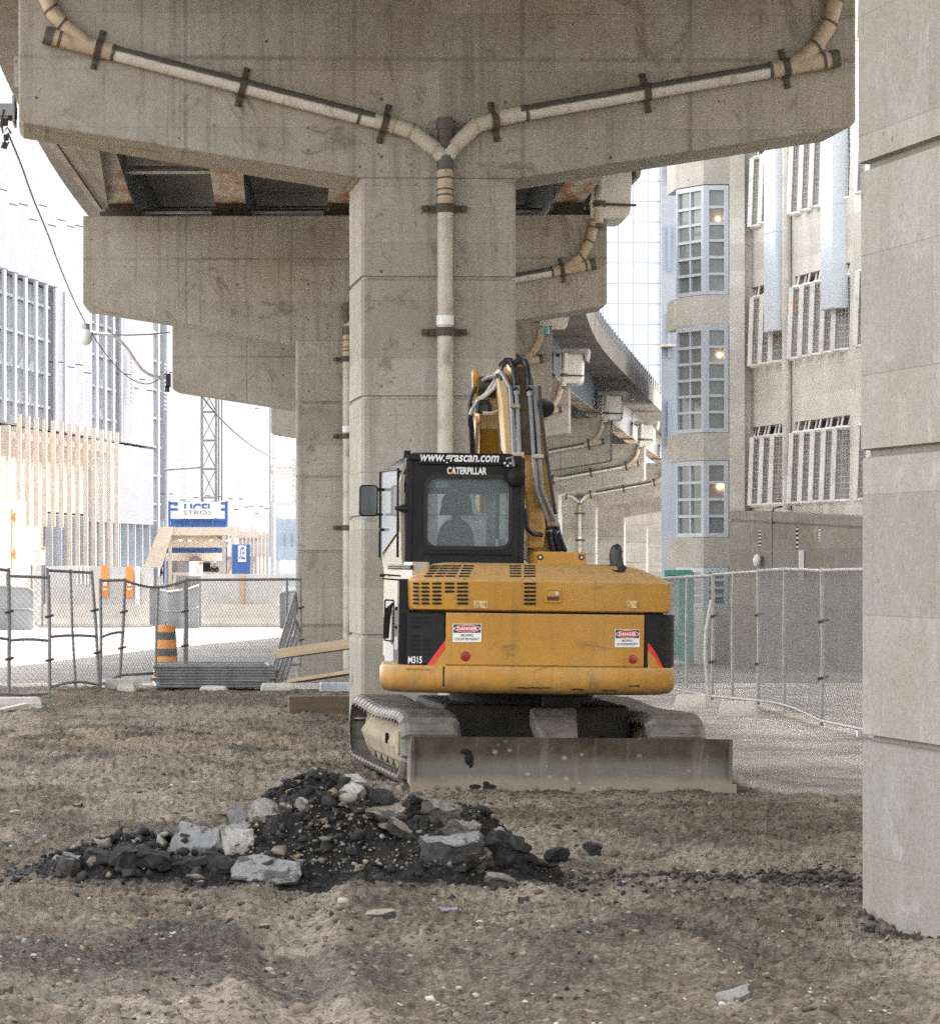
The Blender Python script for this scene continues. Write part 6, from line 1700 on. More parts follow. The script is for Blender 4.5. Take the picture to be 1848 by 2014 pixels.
def caged_window(a, b, z0, z1, n, first):
    mb = MB(); mb.prism([rp(a, -0.42, z0), rp(b, -0.42, z0), rp(b, -0.42, z1), rp(a, -0.42, z1)], -RN * 0.03); w = mb.build('window', M['darkglass'], rb, world=True)
    w.location = Vector((0, 0, 0))
    w0 = (b - a) / n
    for k in range(n):
        x0 = a + w0 * k + 0.06; x1 = a + w0 * (k + 1) - 0.10
        bo_, to_ = 0.22, 0.02            # hopper: foot stands out, head leans in
        q = [rp(x0, 0.13, z0 + 0.02), rp(x1, -0.05, z0 + 0.02), rp(x1, -0.09, z1 - 0.25), rp(x0, 0.07, z1 - 0.25)]
        m2 = MB(); r = 0.042
        for i in range(4): m2.tube([q[i], q[(i + 1) % 4]], 0.045 if i != 3 else 0.085, 4)
        m2.mm  # sides back to the wall
        m2.prism([q[0], q[0] - RN * 0.32, q[3] - RN * 0.32, q[3]], -RD * 0.03)
        nv, nh = 5, 12
        for i in range(1, nv): m2.tube([q[0].lerp(q[1], i / nv), q[3].lerp(q[2], i / nv)], 0.0045, 3)
        for i in range(1, nh): m2.tube([q[0].lerp(q[3], i / nh), q[1].lerp(q[2], i / nh)], 0.005, 3)
        for xx in (0.3, 0.75): m2.tube([q[3].lerp(q[2], xx), q[3].lerp(q[2], xx) + Vector((0, 0, .27)) - RN * 0.06], 0.03, 4)
        c = m2.build('window_cage', M['offwhite'], w, world=True); 
        for v in c.data.vertices: v.co = v.co - rb.location
    return w
for bi, (a, b) in enumerate(bays[:3]):
    for z0, z1 in rows[:4]:
        caged_window(a, b, z0, z1, 4 if bi == 0 else 5, bi)
# coloured shutters beside the window cages
for px0, px1, y0, y1, m in ((1463, 1469, 893, 926, 'green'), (1559, 1565, 890, 921, 'green'), (1463, 1467, 700, 735, 'orange'), (1460, 1464, 352, 372, 'orange'), (1561, 1566, 590, 618, 'orange')):
    a = rt(px0); mb = MB(); mb.prism([rp(a, 0.02, rz(px0, y1)), rp(a + .2, 0.02, rz(px0, y1)), rp(a + .2, 0.02, rz(px0, y0)), rp(a, 0.02, rz(px0, y0))], RN * 0.05); mb.build('shutter', M[m], rb, world=True)
def duct(px0, pxm, px1, ybot, label):
    # front face towards the street is px0..pxm, side face pxm..px1
    q = RA + RD * rt(pxm); D = q.y - 0.9
    a, b = P(px0, ybot, D + 0.5), P(pxm, ybot, D); c = P(px1, ybot - 2, D)
    z0 = b.z; z1 = 20.0
    t = thing('air_duct', label, 'air duct', (b.x, b.y, z0), (0, 0, 0), 'pale air ducts on the right facade')
    w = c.x - b.x
    mb = MB(); mb.loft([[(0, 0, z), (w, 0, z), (w + 0.12, 0.9, z), (b.x * 0 - (b.x - a.x), 0.75, z)] for z in (0, z1 - z0)]); mb.build('casing', M['duct'], t, bev=0.01)
    for k in range(7):
        z = 0.02 + k * 2.2; mb = MB()
        mb.loft([[(-0.012, -0.012, zz), (w + 0.012, -0.012, zz), (w + 0.13, 0.9, zz), (-(b.x - a.x) - 0.01, 0.74, zz)] for zz in (z, z + 0.03)])
        mb.build('joint_band', M['duct'], t)
    mb = MB(); mb.loft([[(0.02, 0.02, -0.004), (w - 0.02, 0.02, -0.004), (w + 0.08, 0.85, -0.004), (-(b.x - a.x) + 0.03, 0.72, -0.004)], [(0.03, 0.03, 0.05), (w - 0.03, 0.03, 0.05), (w + 0.05, 0.8, 0.05), (-(b.x - a.x) + 0.06, 0.68, 0.05)]]); mb.build('end_cap', M['galvlight'], t)
duct(1505, 1524, 1560, 650, 'pale blue air duct ending lower, left of the two on the facade')
duct(1617, 1636, 1668, 606, 'pale blue air duct ending higher, next to the right pillar')
# drain stacks on the wall
for px, r in ((1555, 0.10), (1460, 0.05)):
    a = rt(px); mb = MB(); mb.tube([rp(a, 0.1, 3.0), rp(a, 0.1, 16)], r, 8); mb.build('wall_pipe', M['rightwall'], rb, world=True)
# bay tower
D0 = 84.0; s0 = D0 / FOC
def TP(px, py, dy=0.0): return P(px, py, D0) + Vector((0, dy, 0))
xa, xb, xc_ = TP(1383, 0).x, TP(1432, 0).x, TP(1464, 0).x
xl = P(1329, 0, D0 + 1.05).x
zt = 42.0
def zz_(py): return EYE - (py - PY) * s0
mb = MB()
solid = [(zt, zz_(362)), (zz_(580), zz_(640)), (zz_(851), zz_(905)), (zz_(1057), zz_(1115)), (zz_(1196), -0.75)]
for z1, z0 in solid:
    mb.loft([[(xl, D0 + 1.05, z), (xa, D0, z), (xb + 0.02, D0, z), (xb + 0.02, D0 + 2.6, z), (xl, D0 + 2.6, z)] for z in (z0, z1)])
mb.build('bay_wall', M['baywall'], rb, world=True)
mb = MB(); mb.mm((xb + 0.02, D0 + 0.003, -0.75), (xc_, D0 + 3, zt)); mb.mm((xc_, D0 + 0.3, 3.05), (xc_ + 0.7, D0 + 3, zt)); mb.build('bay_pier', M['rightwall'], rb, world=True)
mb = MB(); mb.mm((xl + .5, D0 + 1.9, -0.7), (xb - .05, D0 + 2.5, zt - 0.1)); mb.build('bay_core', M['baypane'], rb, world=True)
def bay(ytop, ybot, n, lit):
    z1, z0 = zz_(ytop), zz_(ybot)
    L = Vector((xl, D0 + 1.05, 0)); A = Vector((xa, D0, 0)); B = Vector((xb, D0, 0))
    fr = MB()
    def face(p, q, cols, inset):
        d = (q - p).normalized(); n_ = Vector((d.y, -d.x, 0)); w = (q - p).length
        def bar(a0, a1, c0, c1, o=0.0): 
            fr.prism([p + d * a0 + n_ * o + Vector((0, 0, c0)), p + d * a1 + n_ * o + Vector((0, 0, c0)), p + d * a1 + n_ * o + Vector((0, 0, c1)), p + d * a0 + n_ * o + Vector((0, 0, c1))], -n_ * (0.10 - o))
        e0, e1 = inset
        bar(0, e0, z0, z1); bar(w - e1, w, z0, z1)
        for c in range(1, cols): x = e0 + (w - e0 - e1) * c / cols; bar(x - 0.026, x + 0.026, z0, z1, -0.02)
        bar(e0, w - e1, z0, z0 + 0.09, -0.002); bar(e0, w - e1, z1 - 0.11, z1, -0.002)
        for r in range(1, n): z = z0 + 0.09 + (z1 - z0 - 0.2) * r / n; bar(e0, w - e1, z - 0.032, z + 0.032, -0.01)
        return [p + d * e0 - n_ * 0.07, p + d * (w - e1) - n_ * 0.07]
    g1 = face(L, A, 2, (0.06, 0.10)); g2 = face(A, B, 1, (0.13, 0.10))
    f = fr.build('bay_window', M['bluegrey'], rb, world=True)
    for g in (g1, g2):
        m = MB(); a, b = g; m.prism([a + Vector((0, 0, z0)), b + Vector((0, 0, z0)), b + Vector((0, 0, z1)), a + Vector((0, 0, z1))], (b - a).cross(Vector((0, 0, 1))).normalized() * -0.012)
        o = m.build('pane', M['baypane'], f, world=True)
        for v in o.data.vertices: v.co = v.co - rb.location
    if lit:
        r = lit[0]; z = z1 - 0.11 - (z1 - z0 - 0.2) * (r + 0.5) / n
        mb = MB(); c = Vector(((xa + xb) / 2 + lit[2], D0 + 0.045, z + lit[3])); mb.sphere(c, lit[1], 6, (1, 0.35, 0.9)); o = mb.build('lamp', M['bulb'], f, world=True)
        for v in o.data.vertices: v.co = v.co - rb.location
bay(364, 579, 6, (1, 0.042, 0.06, -0.08)); bay(640, 850, 6, (1, 0.05, 0.09, 0.0)); bay(906, 1056, 4, (1, 0.06, 0.10, 0.10)); bay(1116, 1195, 4, None)
# lower wall with sloped coping in front of the facade
t = thing('yard_wall', 'ribbed grey concrete wall with a grooved coping under the caged windows', 'wall', P(1560, 1310, 76))
wl0, wl1 = 81.0, 72.5
n = 10; mbw = MB()
pts = []
for k in range(n + 1):
    u = k / n; px = 1434 + (1760 - 1434) * u; D = wl0 + (wl1 - wl0) * u
    pts.append((P(px, 1004 + 16 * u, D), px, D))
def wprof(q, D, u): 
    zt_ = q.z; zb_ = gz(D) - 0.1
    return [q + Vector((0.9, 0.5, 0)), q, q + Vector((0, 0, -0.19)), q + Vector((0.03, 0.03, -0.20)), q + Vector((0.03, 0.03, -0.235)), q + Vector((0, 0, -0.245)), Vector((q.x, q.y, zb_)), Vector((q.x + 0.9, q.y + 0.5, zb_))]
mbw.loft([wprof(q, D, 0) for q, px, D in pts])
mbw.build('wall_body', M['ribwall'], t, world=True)
for px, y0, y1 in ((1494.5, 1040, 1076), (1568, 1036, 1080), (1612, 1040, 1066)):
    u = (px - 1434) / 326; D = wl0 + (wl1 - wl0) * u - 0.02
    mb = MB()
    mb.prism([P(px - 3, y1, D), P(px + 3, y1, D), P(px + 3, y0, D), P(px - 3, y0, D)], (0, 0.01, 0)); v = mb.build('vent', M['slot'], t, world=True)
    mb = MB(); 
    for k in range(5): y = y0 + (y1 - y0) * (k + .5) / 5; mb.prism([P(px - 3, y + 2, D - .02), P(px + 3, y + 2, D - .02), P(px + 3, y - 2, D - .01), P(px - 3, y - 2, D - .01)], (0, 0.01, 0))
    o = mb.build('vent_louvre', M['offwhite'], v, world=True)
    for vv in o.data.vertices: vv.co = vv.co - t.location
D = 78.9
mb = MB(); mb.tube([P(1519, 1115, D - .1), P(1519, 1020, D - .1), P(1520, 1000, D - .1), P(1538, 996, D)], 0.02, 5); mb.build('wall_cable', M['cable'], t, world=True)
t = thing('wall_sign', 'white notice board on the ribbed wall behind the fence', 'sign', P(1576, 1110, 76.8))
mb = MB(); mb.prism([P(x, y, 77.1) for x, y in ((1571, 1140), (1580, 1140), (1580, 1082), (1571, 1082))], (0, 0.04, 0)); mb.build('panel', M['white'], t, world=True)
mb = MB(); mb.prism([P(x, y, 77.07) for x, y in ((1571.5, 1137), (1579.5, 1137), (1579.5, 1120), (1571.5, 1120))], (0, 0.02, 0)); mb.build('lower_panel', M['block'], t, world=True)
t = thing('wall_lamp', 'round white wall lamp above the fence on the ribbed wall', 'wall lamp', P(1488, 1110, 79.2))
mb = MB(); mb.sphere(P(1488, 1103, 79.3), 0.12, 8, (0.7, 1, 1.2)); mb.build('lamp_shade', M['lampglobe'], t, world=True)
mb = MB(); mb.mm(tuple(P(1489, 1100, 79.3)), tuple(P(1493, 1096, 79.6))); mb.build('bracket', M['galv'], t, world=True)
# green doors at street level
def door(x0, x1, y0, y1, D, label, sign=False):
    t = thing('building_entrance', label, 'door', P((x0 + x1) / 2, y1, D))
    a = P(x0, y1, D); b = P(x1, y0, D); mb = MB(); mb.mm((a.x, D, a.z), (b.x, D + 0.08, b.z)); mb.build('door_leaf', M['green'], t, world=True)
    mb = MB(); w = b.x - a.x
    mb.mm((a.x - .04, D - .04, a.z), (a.x, D + .1, b.z + .05)); mb.mm((b.x, D - .04, a.z), (b.x + .04, D + .1, b.z + .05)); mb.mm((a.x, D - .04, b.z), (b.x, D + .1, b.z + .05)); mb.build('door_frame', M['galv'], t, world=True)
    mb = MB(); mb.mm((a.x + .15 * w, D - 0.02, a.z + (b.z - a.z) * .55), (b.x - .15 * w, D - .002, b.z - (b.z - a.z) * .12)); mb.build('door_pane', M['darkglass'], t, world=True)
    if sign:
        mb = MB(); mb.mm((a.x + .15 * w, D - 0.03, b.z - .28), (b.x - .15 * w, D - .021, b.z - .05)); mb.build('door_sign', M['white'], t, world=True)
door(1456, 1474, 1104, 1292, 82.0, 'narrow green door with a white sign between bay tower and ribbed wall', True)
t = thing('green_gate', 'open green steel gate leaf left of the bay tower, beside the excavator tail', 'gate', P(1345, 1300, 83))
mb = MB(); a = P(1312, 1298, 83); b = P(1350, 1122, 83); mb.mm((a.x, 83, a.z), (b.x, 83.1, b.z)); mb.build('gate_leaf', M['bluegrey'], t, world=True)
for x0, x1, y0, y1 in ((1312, 1360, 1121, 1131), (1337, 1350, 1131, 1300), (1306, 1312, 1121, 1300), (1312, 1338, 1240, 1285)):
    a = P(x0, y1, 82.9); b = P(x1, y0, 82.9); mb = MB(); mb.mm((a.x, 82.85, a.z), (b.x, 82.98, b.z)); mb.build('gate_frame', M['green'], t, world=True)
mb = MB(); a = P(1351, 1310, 82.7); mb.loft([[(a.x, 82.6, z), (a.x + .12, 82.5, z), (a.x + .16, 83.2, z), (a.x, 83.2, z)] for z in (-0.5, P(0, 1124, 82.7).z)]); mb.build('gate_edge', simple('dark_green', (0.04, 0.17, 0.15), 0.5), t, world=True)
mb = MB(); a = P(1333, 1250, 82.8); mb.mm((a.x, 82.78, a.z), (a.x + .25, 82.85, a.z + .05)); mb.build('bolt', M['galvlight'], t, world=True)

# far: glass tower, pale slabs behind the bay tower, sunlit low building under the viaduct
t = thing('glass_tower', 'tall pale glass tower in the distance right of the viaduct deck', 'tower', P(1260, 1100, 420))
mb = MB(); a = P(1100, 1100, 420); b = P(1312, 1100, 420); mb.mm((a.x, 420, -2), (b.x, 450, 75)); o = mb.build('tower_body', M['tower'], t, world=True)
mb = MB(); mb.mm((P(1313, 0, 421).x, 421, -2), (P(1318, 0, 421).x, 448, 75)); mb.build('tower_core', M['blueglass'], t, world=True)
mb = MB(); mb.mm((P(1300, 0, 419).x, 419.5, -2), (P(1303, 0, 419).x, 419.9, 75)); mb.build('fin', M['cladding'], t, world=True)
t = thing('white_slab_building', 'white plain building sliver between the glass tower and the bay tower', 'building', P(1316, 900, 130))
mb = MB(); a = P(1300, 920, 130); b = P(1345, 920, 130); mb.prism([(a.x, 130, -1), (48, 130, -1), (48, 150, -1), (a.x * 150 / 130 + 0.3, 150, -1)], (0, 0, 46)); mb.build('wall', M['louver'], t, world=True)
mb = MB(); a = P(1303, 680, 129); mb.mm((a.x, 129, P(0, 681, 129).z), (P(1330, 0, 129).x, 130, P(0, 676, 129).z)); mb.build('canopy', M['timberpale'], t, world=True)
mb = MB(); a = P(1312, 880, 129.9)
for k in range(9):
    mb = MB(); mb.mm((a.x, 129.8, 6 + k * 3.1), (a.x + 0.12, 129.95, 7.6 + k * 3.1)); mb.build('window', M['blueglass'], t, world=True)
t = thing('low_building', 'low sunlit building with a white-framed window under the far viaduct', 'building', P(1290, 1180, 262))
mb = MB(); a = P(1230, 1180, 262); b = P(1345, 1030, 262); mb.mm((a.x, 262, -1.5), (b.x, 270, b.z)); mb.build('wall', M['straw'], t, world=True)
for x0, x1, y0, y1 in ((1259, 1287, 1076, 1102), (1289, 1311, 1076, 1102), (1293, 1311, 1104, 1120)):
    mb = MB(); mb.prism([P(x, y, 261.9) for x, y in ((x0, y1), (x1, y1), (x1, y0), (x0, y0))], (0, 0.08, 0)); w = mb.build('window', M['blueglass'], t, world=True)
mb = MB()
for x0, x1, y0, y1 in ((1256, 1314, 1064, 1075), (1286.5, 1289.5, 1075, 1120), (1311, 1315, 1064, 1130), (1256, 1290, 1103, 1112)): mb.prism([P(x, y, 261.7) for x, y in ((x0, y1), (x1, y1), (x1, y0), (x0, y0))], (0, 0.15, 0))
mb.build('window_frame', M['white'], t, world=True)
t = thing('orange_sign', 'small orange hanging sign on the low sunlit building', 'sign', P(1256, 1110, 260))
mb = MB(); mb.prism([P(x, y, 260) for x, y in ((1252.5, 1108), (1256.5, 1108), (1256.5, 1070), (1252.5, 1070))], (0, 0.1, 0))
for y in (1079, 1089, 1099): mb.sphere(P(1259, y, 260), 0.13, 6)
mb.build('panel', M['orange'], t, world=True)

# ================================================================= fences
def fence_panel(base, top, label, group, mid=None, rails=('top', 'bottom'), midpost=True, sag=None, wire=M['wire'], frame=M['galv'], r=0.024, bot_sag=None, step=0.088, wr=0.0026):
    """base/top: two (px, py, D) each"""
    b0, b1 = P(*base[0]), P(*base[1]); t0, t1 = P(*top[0]), P(*top[1])
    t = thing('mesh_fence', label, 'fence panel', b0, (0, 0, 0), group)
    for q0, q1 in ((b0, t0), (b1, t1)):
        mb = MB(); mb.tube([q0, q0.lerp(q1, .5) + Vector((0.012, 0, 0)), q1], r, 8); mb.build('post', frame, t, world=True)
    def edge(a, b, sg, rr=r * 0.85, name='rail'):
        n = 8; pts = [a.lerp(b, k / n) + Vector((0, 0, (sg or 0) * math.sin(math.pi * k / n))) for k in range(n + 1)]
        mb = MB(); mb.tube(pts, rr, 8); mb.build(name, frame, t, world=True); return pts
    tp = edge(t0.lerp(b0, 0.02), t1.lerp(b1, 0.02), sag if not isinstance(sag, list) else 0)
    bp = edge(b0.lerp(t0, 0.03), b1.lerp(t1, 0.03), bot_sag)
    if mid is not None: edge(b0.lerp(t0, mid), b1.lerp(t1, mid), 0.02)
    if midpost:
        u = midpost if isinstance(midpost, float) else 0.5
        a = b0.lerp(b1, u); b = t0.lerp(t1, u) + Vector((0, 0, (sag or 0)))
        mb = MB(); mb.tube([a, a.lerp(b, .5) + Vector((-0.01, 0, 0)), b], r * 0.8, 8); mb.build('brace_post', frame, t, world=True)
    # woven wire: zigzag diagonals clipped to the frame
    W = (b1 - b0).length; H = ((t0 - b0).length + (t1 - b1).length) / 2
    def at(x, z): 
        u = x / W; v = z / H
        a = b0.lerp(b1, u); b = t0.lerp(t1, u) + Vector((0, 0, (sag or 0) * math.sin(math.pi * u)))
        q = a.lerp(b, 0.03 + 0.95 * v); q.y += 0.02 * math.sin(x * 5) * math.sin(z * 4); return q
    mb = MB(); c = -H
    while c < W:
        for sgn in (1, -1):
            x0, x1 = max(0, c), min(W, c + H)
            if x1 - x0 > 0.02:
                m = 5; pts = []
                for k in range(m + 1):
                    x = x0 + (x1 - x0) * k / m; z = x - c
                    pts.append(at(x, z if sgn > 0 else H - z))
                mb.tube(pts, wr, 3, caps=False)
        c += step
    mb.build('chain_link', wire, t, world=True)
    for v in (0.3, 0.66):
        mb = MB(); q = b1.lerp(t1, v); mb.tube([q - Vector((0.05, .03, .01)), q + Vector((0.07, -.03, .02))], 0.018, 5)
        mb.build('clamp', M['clampsteel'], t, world=True)
    return t
GL, GR = 'mesh fence panels along the left side', 'mesh fence panels along the right side'
A = ((17, 1373, 49.6), (18, 1104, 49.6)); B = ((97, 1371, 49.8), (94, 1113, 49.8))
fence_panel(((-70, 1376, 49.0), A[0]), ((-66, 1106, 49), (17, 1117, 49.6)), 'sagging mesh fence panel cut off by the left edge', GL, 0.45, midpost=False)
fence_panel((A[0], B[0]), ((15, 1128, 49.6), (95, 1131, 49.8)), 'mesh fence panel second from the left edge, with a mid rail', GL, 0.46, midpost=False, bot_sag=-0.01)
C = ((195, 1354, 53.2), (180, 1117, 53.2))
fence_panel(((98, 1360, 52.0), C[0]), ((92, 1117, 52), (180, 1122, 53.2)), 'tall mesh fence panel with a bent middle post and a raised bottom rail', GL, 0.44, midpost=0.52, bot_sag=0.06)
Dp = ((235, 1334, 54.4), (246, 1137, 54.4))
fence_panel(((197, 1354, 53.4), Dp[0]), ((197, 1138, 53.4), Dp[1]), 'narrow mesh fence panel between two leaning posts', GL, 0.46, midpost=False)
F = ((362, 1327, 56.4), (363, 1139, 56.4))
fence_panel((Dp[0], F[0]), ((246, 1138, 54.4), F[1]), 'mesh fence panel with a dipping top rail in front of the striped drum', GL, None, midpost=0.55, sag=-0.10)
fence_panel(((366, 1327, 56.6), (590, 1312, 59.5)), ((366, 1137, 56.6), (590, 1136, 59.5)), 'long mesh fence panel running back to the second pier', GL, None, midpost=0.88)
# right side
P1, P2, P3, P4, P5 = (1351, 1362, 51.7), (1399, 1377, 48.9), (1490, 1386, 47.3), (1615, 1427, 41.3), (1730, 1452, 38.3)
fl = dict(wire=M['wire'], frame=M['galvmid'])
fence_panel(((1296, 1356, 53.4), P2), ((1296, 1133, 53.4), (1402, 1127, 48.9)), 'pale mesh fence panel nearest the excavator tail', GR, None, midpost=0.54, **fl)
fence_panel((P2, P3), ((1402, 1125, 48.9), (1490, 1119, 47.3)), 'pale mesh fence panel standing behind the two concrete footing blocks', GR, None, midpost=0.46, **fl)
fence_panel((P3, P4), ((1490, 1118, 47.3), (1616, 1117, 41.3)), 'wide pale mesh fence panel with a dark post at its right end', GR, None, midpost=0.45, sag=0.02, bot_sag=0.05, **fl)
fence_panel((P4, P5), ((1616, 1116, 41.3), (1730, 1113, 38.3)), 'pale mesh fence panel running behind the nearest pillar', GR, None, midpost=False, **fl)
t = thing('fence_stay', 'bent pale tube leaning against the right fence post', 'stay tube', P(1397, 1376, 48.7))
mb = MB(); mb.tube([P(1393, 1368, 48.7), P(1386, 1290, 48.7), P(1388, 1240, 48.7), P(1399, 1180, 48.7)], 0.024, 8); mb.build('tube', M['galvlight'], t, world=True)
def footing(px0, px1, py, D, L, dep, h, label, rot=0.0, mat='block'):
    a = P((px0 + px1) / 2, py, D)
    w = L
    c = 0.06
    mb = MB(); mb.loft([[(-w / 2 + e, -dep / 2 + e2, z), (w / 2 - e, -dep / 2 + e2, z), (w / 2 - e, dep / 2 - e2, z), (-w / 2 + e, dep / 2 - e2, z)] for z, e, e2 in ((0, 0, 0), (h * 0.55, 0.01, 0.01), (h, 0.03, 0.06))])
    o = mb.build('footing_block', M[mat], None, bev=0.02); o.location = (a.x, a.y, ghs(a.x, a.y) - 0.01); o.rotation_euler = (0, 0, R(rot))
    return tag(o, label, 'concrete block', 'concrete footing blocks')
M['blockpale'] = simple('concrete_block_pale', (0.60, 0.57, 0.52), 0.9, var=0.12, scale=5, dirt=(0.3, 0.26, 0.21), dscale=4, damt=0.5, bump=0.3)
footing(1328, 1391, 1389, 46.9, 0.42, 0.30, 0.175, 'pale concrete footing block behind, closest to the excavator', -12, 'blockpale')
footing(1413, 1490, 1407, 44.2, 0.47, 0.30, 0.19, 'pale concrete footing block in front, right of its twin', -10, 'blockpale')

# traffic drum
a = P(326, 1313, 62.5)
t = thing('traffic_drum', 'orange and black striped traffic drum behind the left fence', 'traffic drum', (a.x, a.y, gz(62.5)))
k = (P(0, 1229, 62.5).z - gz(62.5)) / 1.05
mb = MB(); mb.lathe([(0.19 * k, 0.0), (0.185 * k, 0.02 * k)] + [(0.183 * k - 0.0135 * k * (i // 2) - (0.006 * k if i % 2 else 0), 0.02 * k + i * 0.136 * k) for i in range(8)] + [(0.135 * k, 1.0 * k), (0.13 * k, 1.04 * k), (0.06 * k, 1.05 * k)], 28, Matrix.Diagonal((1.35, 1.35, 1, 1)))
mb.build('drum_body', M['drum'], t)
mb = MB(); mb.lathe([(0.30 * k, 0), (0.30 * k, 0.05 * k), (0.2 * k, 0.06 * k)], 24); mb.build('drum_base', M['rubber'], t)
mb = MB(); mb.tube([(0, -.07, 1.04 * k), (0, -.05, 1.1 * k), (0, .05, 1.1 * k), (0, .07, 1.04 * k)], 0.012, 6); mb.build('handle', M['bollardgrey'], t)

# pile of flat fence frames, leaning frames, planks
def frame_flat(cx, cy, z, L, W, rot, label):
    t = thing('stored_fence', label, 'fence frame', (cx, cy, z), (0, 0, R(rot)), 'fence frames lying in a pile')
    mb = MB(); q = [(-L / 2, -W / 2, 0), (L / 2, -W / 2, 0), (L / 2, W / 2, 0), (-L / 2, W / 2, 0)]
    for i in range(4): mb.tube([q[i], q[(i + 1) % 4]], 0.024, 8)
    mb.tube([(-L / 2, 0, 0), (L / 2, 0, 0)], 0.02, 7); mb.build('frame', M['galv'], t)
    mb = MB(); c = -W
    while c < L:
        for sg in (1, -1):
            x0, x1 = max(0, c), min(L, c + W)
            if x1 - x0 > .03: mb.tube([(x0 - L / 2, sg * ((x0 - c) - W / 2), 0), (x1 - L / 2, sg * ((x1 - c) - W / 2), 0)], 0.004, 3, caps=False)
        c += 0.09
    mb.build('chain_link', M['wire'], t)
pile_lab = ['fence frame at the bottom of the pile', 'fence frame second from the bottom of the pile', 'fence frame third from the bottom of the pile', 'fence frame in the middle of the pile', 'fence frame fifth up the pile, slightly turned', 'fence frame near the top of the pile, sticking out left', 'fence frame second from the top of the pile', 'fence frame lying on top of the pile']
c = P(421, 1330, 56.0)
for k in range(8):
    L = 1.72 + random.uniform(-.08, .08)
    frame_flat(c.x + random.uniform(-.05, .05), c.y, ghs(c.x, c.y) + 0.03 + k * 0.042, L, 1.9, random.uniform(-1.6, 1.6), pile_lab[k])
def lean(pts, D, label):
    t = thing('leaning_fence', label, 'fence frame', P(pts[0][0], pts[0][1], D), (0, 0, 0), 'frames leaning on the second pier')
    v = [P(x, y, D + dd) for x, y, dd in pts]
    mb = MB()
    for i in range(4): mb.tube([v[i], v[(i + 1) % 4]], 0.024, 8)
    mb.tube([v[0].lerp(v[3], .5), v[1].lerp(v[2], .5)], 0.02, 7); mb.build('frame', M['galv'], t, world=True)
    mb = MB()
    for k in range(1, 16): mb.tube([v[0].lerp(v[1], k / 16), v[3].lerp(v[2], k / 16)], 0.0035, 3, caps=False); mb.tube([v[0].lerp(v[3], k / 16), v[1].lerp(v[2], k / 16)], 0.0035, 3, caps=False)
    mb.build('chain_link', M['wire'], t, world=True)
lean([(527, 1345, 0), (581, 1166, 1.2), (584, 1200, 2.6), (545, 1330, 1.4)], 55.0, 'grey steel frame leaning on the second pier, outermost')
lean([(541, 1343, 0), (580, 1218, 1.0), (590, 1240, 2.2), (562, 1335, 1.2)], 55.8, 'shorter grey steel frame leaning on the second pier')
def plank(p0, p1, D0, D1, w, h, label, mat='timber', group=None, two=False):
    a, b = P(p0[0], p0[1], D0), P(p1[0], p1[1], D1)
    d = (b - a).normalized(); side = d.cross(Vector((0, 0, 1))).normalized(); up = side.cross(d)
    mb = MB()
    mb.loft([[q - side * w / 2 - up * h / 2, q + side * w / 2 - up * h / 2, q + side * w / 2 + up * h / 2, q - side * w / 2 + up * h / 2] for q in (a, b)])
    o = mb.build('plank', M[mat], None, off=a, bev=0.006); return tag(o, label, 'plank', group)
plank((550, 1283), (760, 1253), 49.0, 47.5, 0.24, 0.075, 'raised timber plank, upper of the two resting by the second pier', 'timber')
plank((553, 1291), (760, 1262), 48.6, 47.3, 0.20, 0.06, 'raised timber plank directly under the upper one, darker edge', 'timber')
plank((578, 1340), (760, 1312), 53.0, 50.0, 0.22, 0.05, 'low timber plank lying on rubble at the foot of the second pier', 'timber')
a = P(700, 1350, 53.2)
mb = MB(); mb.box((0, 0, 0.06), (0.95, 0.3, 0.16)); o = mb.build('kerb_block', M['bluegrey'], None, bev=0.02); o.location = (a.x - .05, 53.2, ghs(a.x, 53.2)); tag(o, 'pale grey kerb block lying against the big pier', 'kerb block')
a = P(650, 1412, 43.3); mb = MB(); mb.box((0.30, 0, 0.115), (1.1, 0.30, 0.255)); o = mb.build('timber_baulk', M['oldwood'], None, bev=0.012); o.location = (a.x - 0.25, 43.3, ghs(a.x, 43.3)); tag(o, 'thick brown timber baulk lying at the left foot of the big pier', 'timber baulk')
footing(200, 272, 1354, 53.8, 0.62, 0.3, 0.15, 'grey concrete block lying askew at the fence foot', 24)
footing(226, 272, 1357, 53.2, 0.28, 0.22, 0.13, 'small grey concrete block wedged in front of the askew one', -6)
footing(0, 66, 1397, 45.8, 0.62, 0.34, 0.17, 'grey concrete block at the left edge by the fence post', 10)
plank((-20, 1402), (52, 1386), 44.9, 45.2, 0.12, 0.04, 'short pale board lying in front of the left edge block', 'timberpale')
footing(516, 575, 1347, 54.4, 0.5, 0.25, 0.12, 'flat grey concrete block at the foot of the leaning frames', 4)
footing(400, 440, 1351, 54.0, 0.4, 0.3, 0.09, 'flat grey stone slab in front of the frame pile', -8)
# little cable end on the right pillar
t = thing('pillar_bracket', 'small shiny bracket on the edge of the right pillar', 'bracket', P(1697, 1445, 19.2))
mb = MB(); mb.box(P(1694, 1443, 19.3), (0.05, 0.05, 0.03)); mb.tube([P(1688, 1440, 19.3), P(1700, 1446, 19.3)], 0.012, 6); mb.build('plate', M['galvlight'], t, world=True)
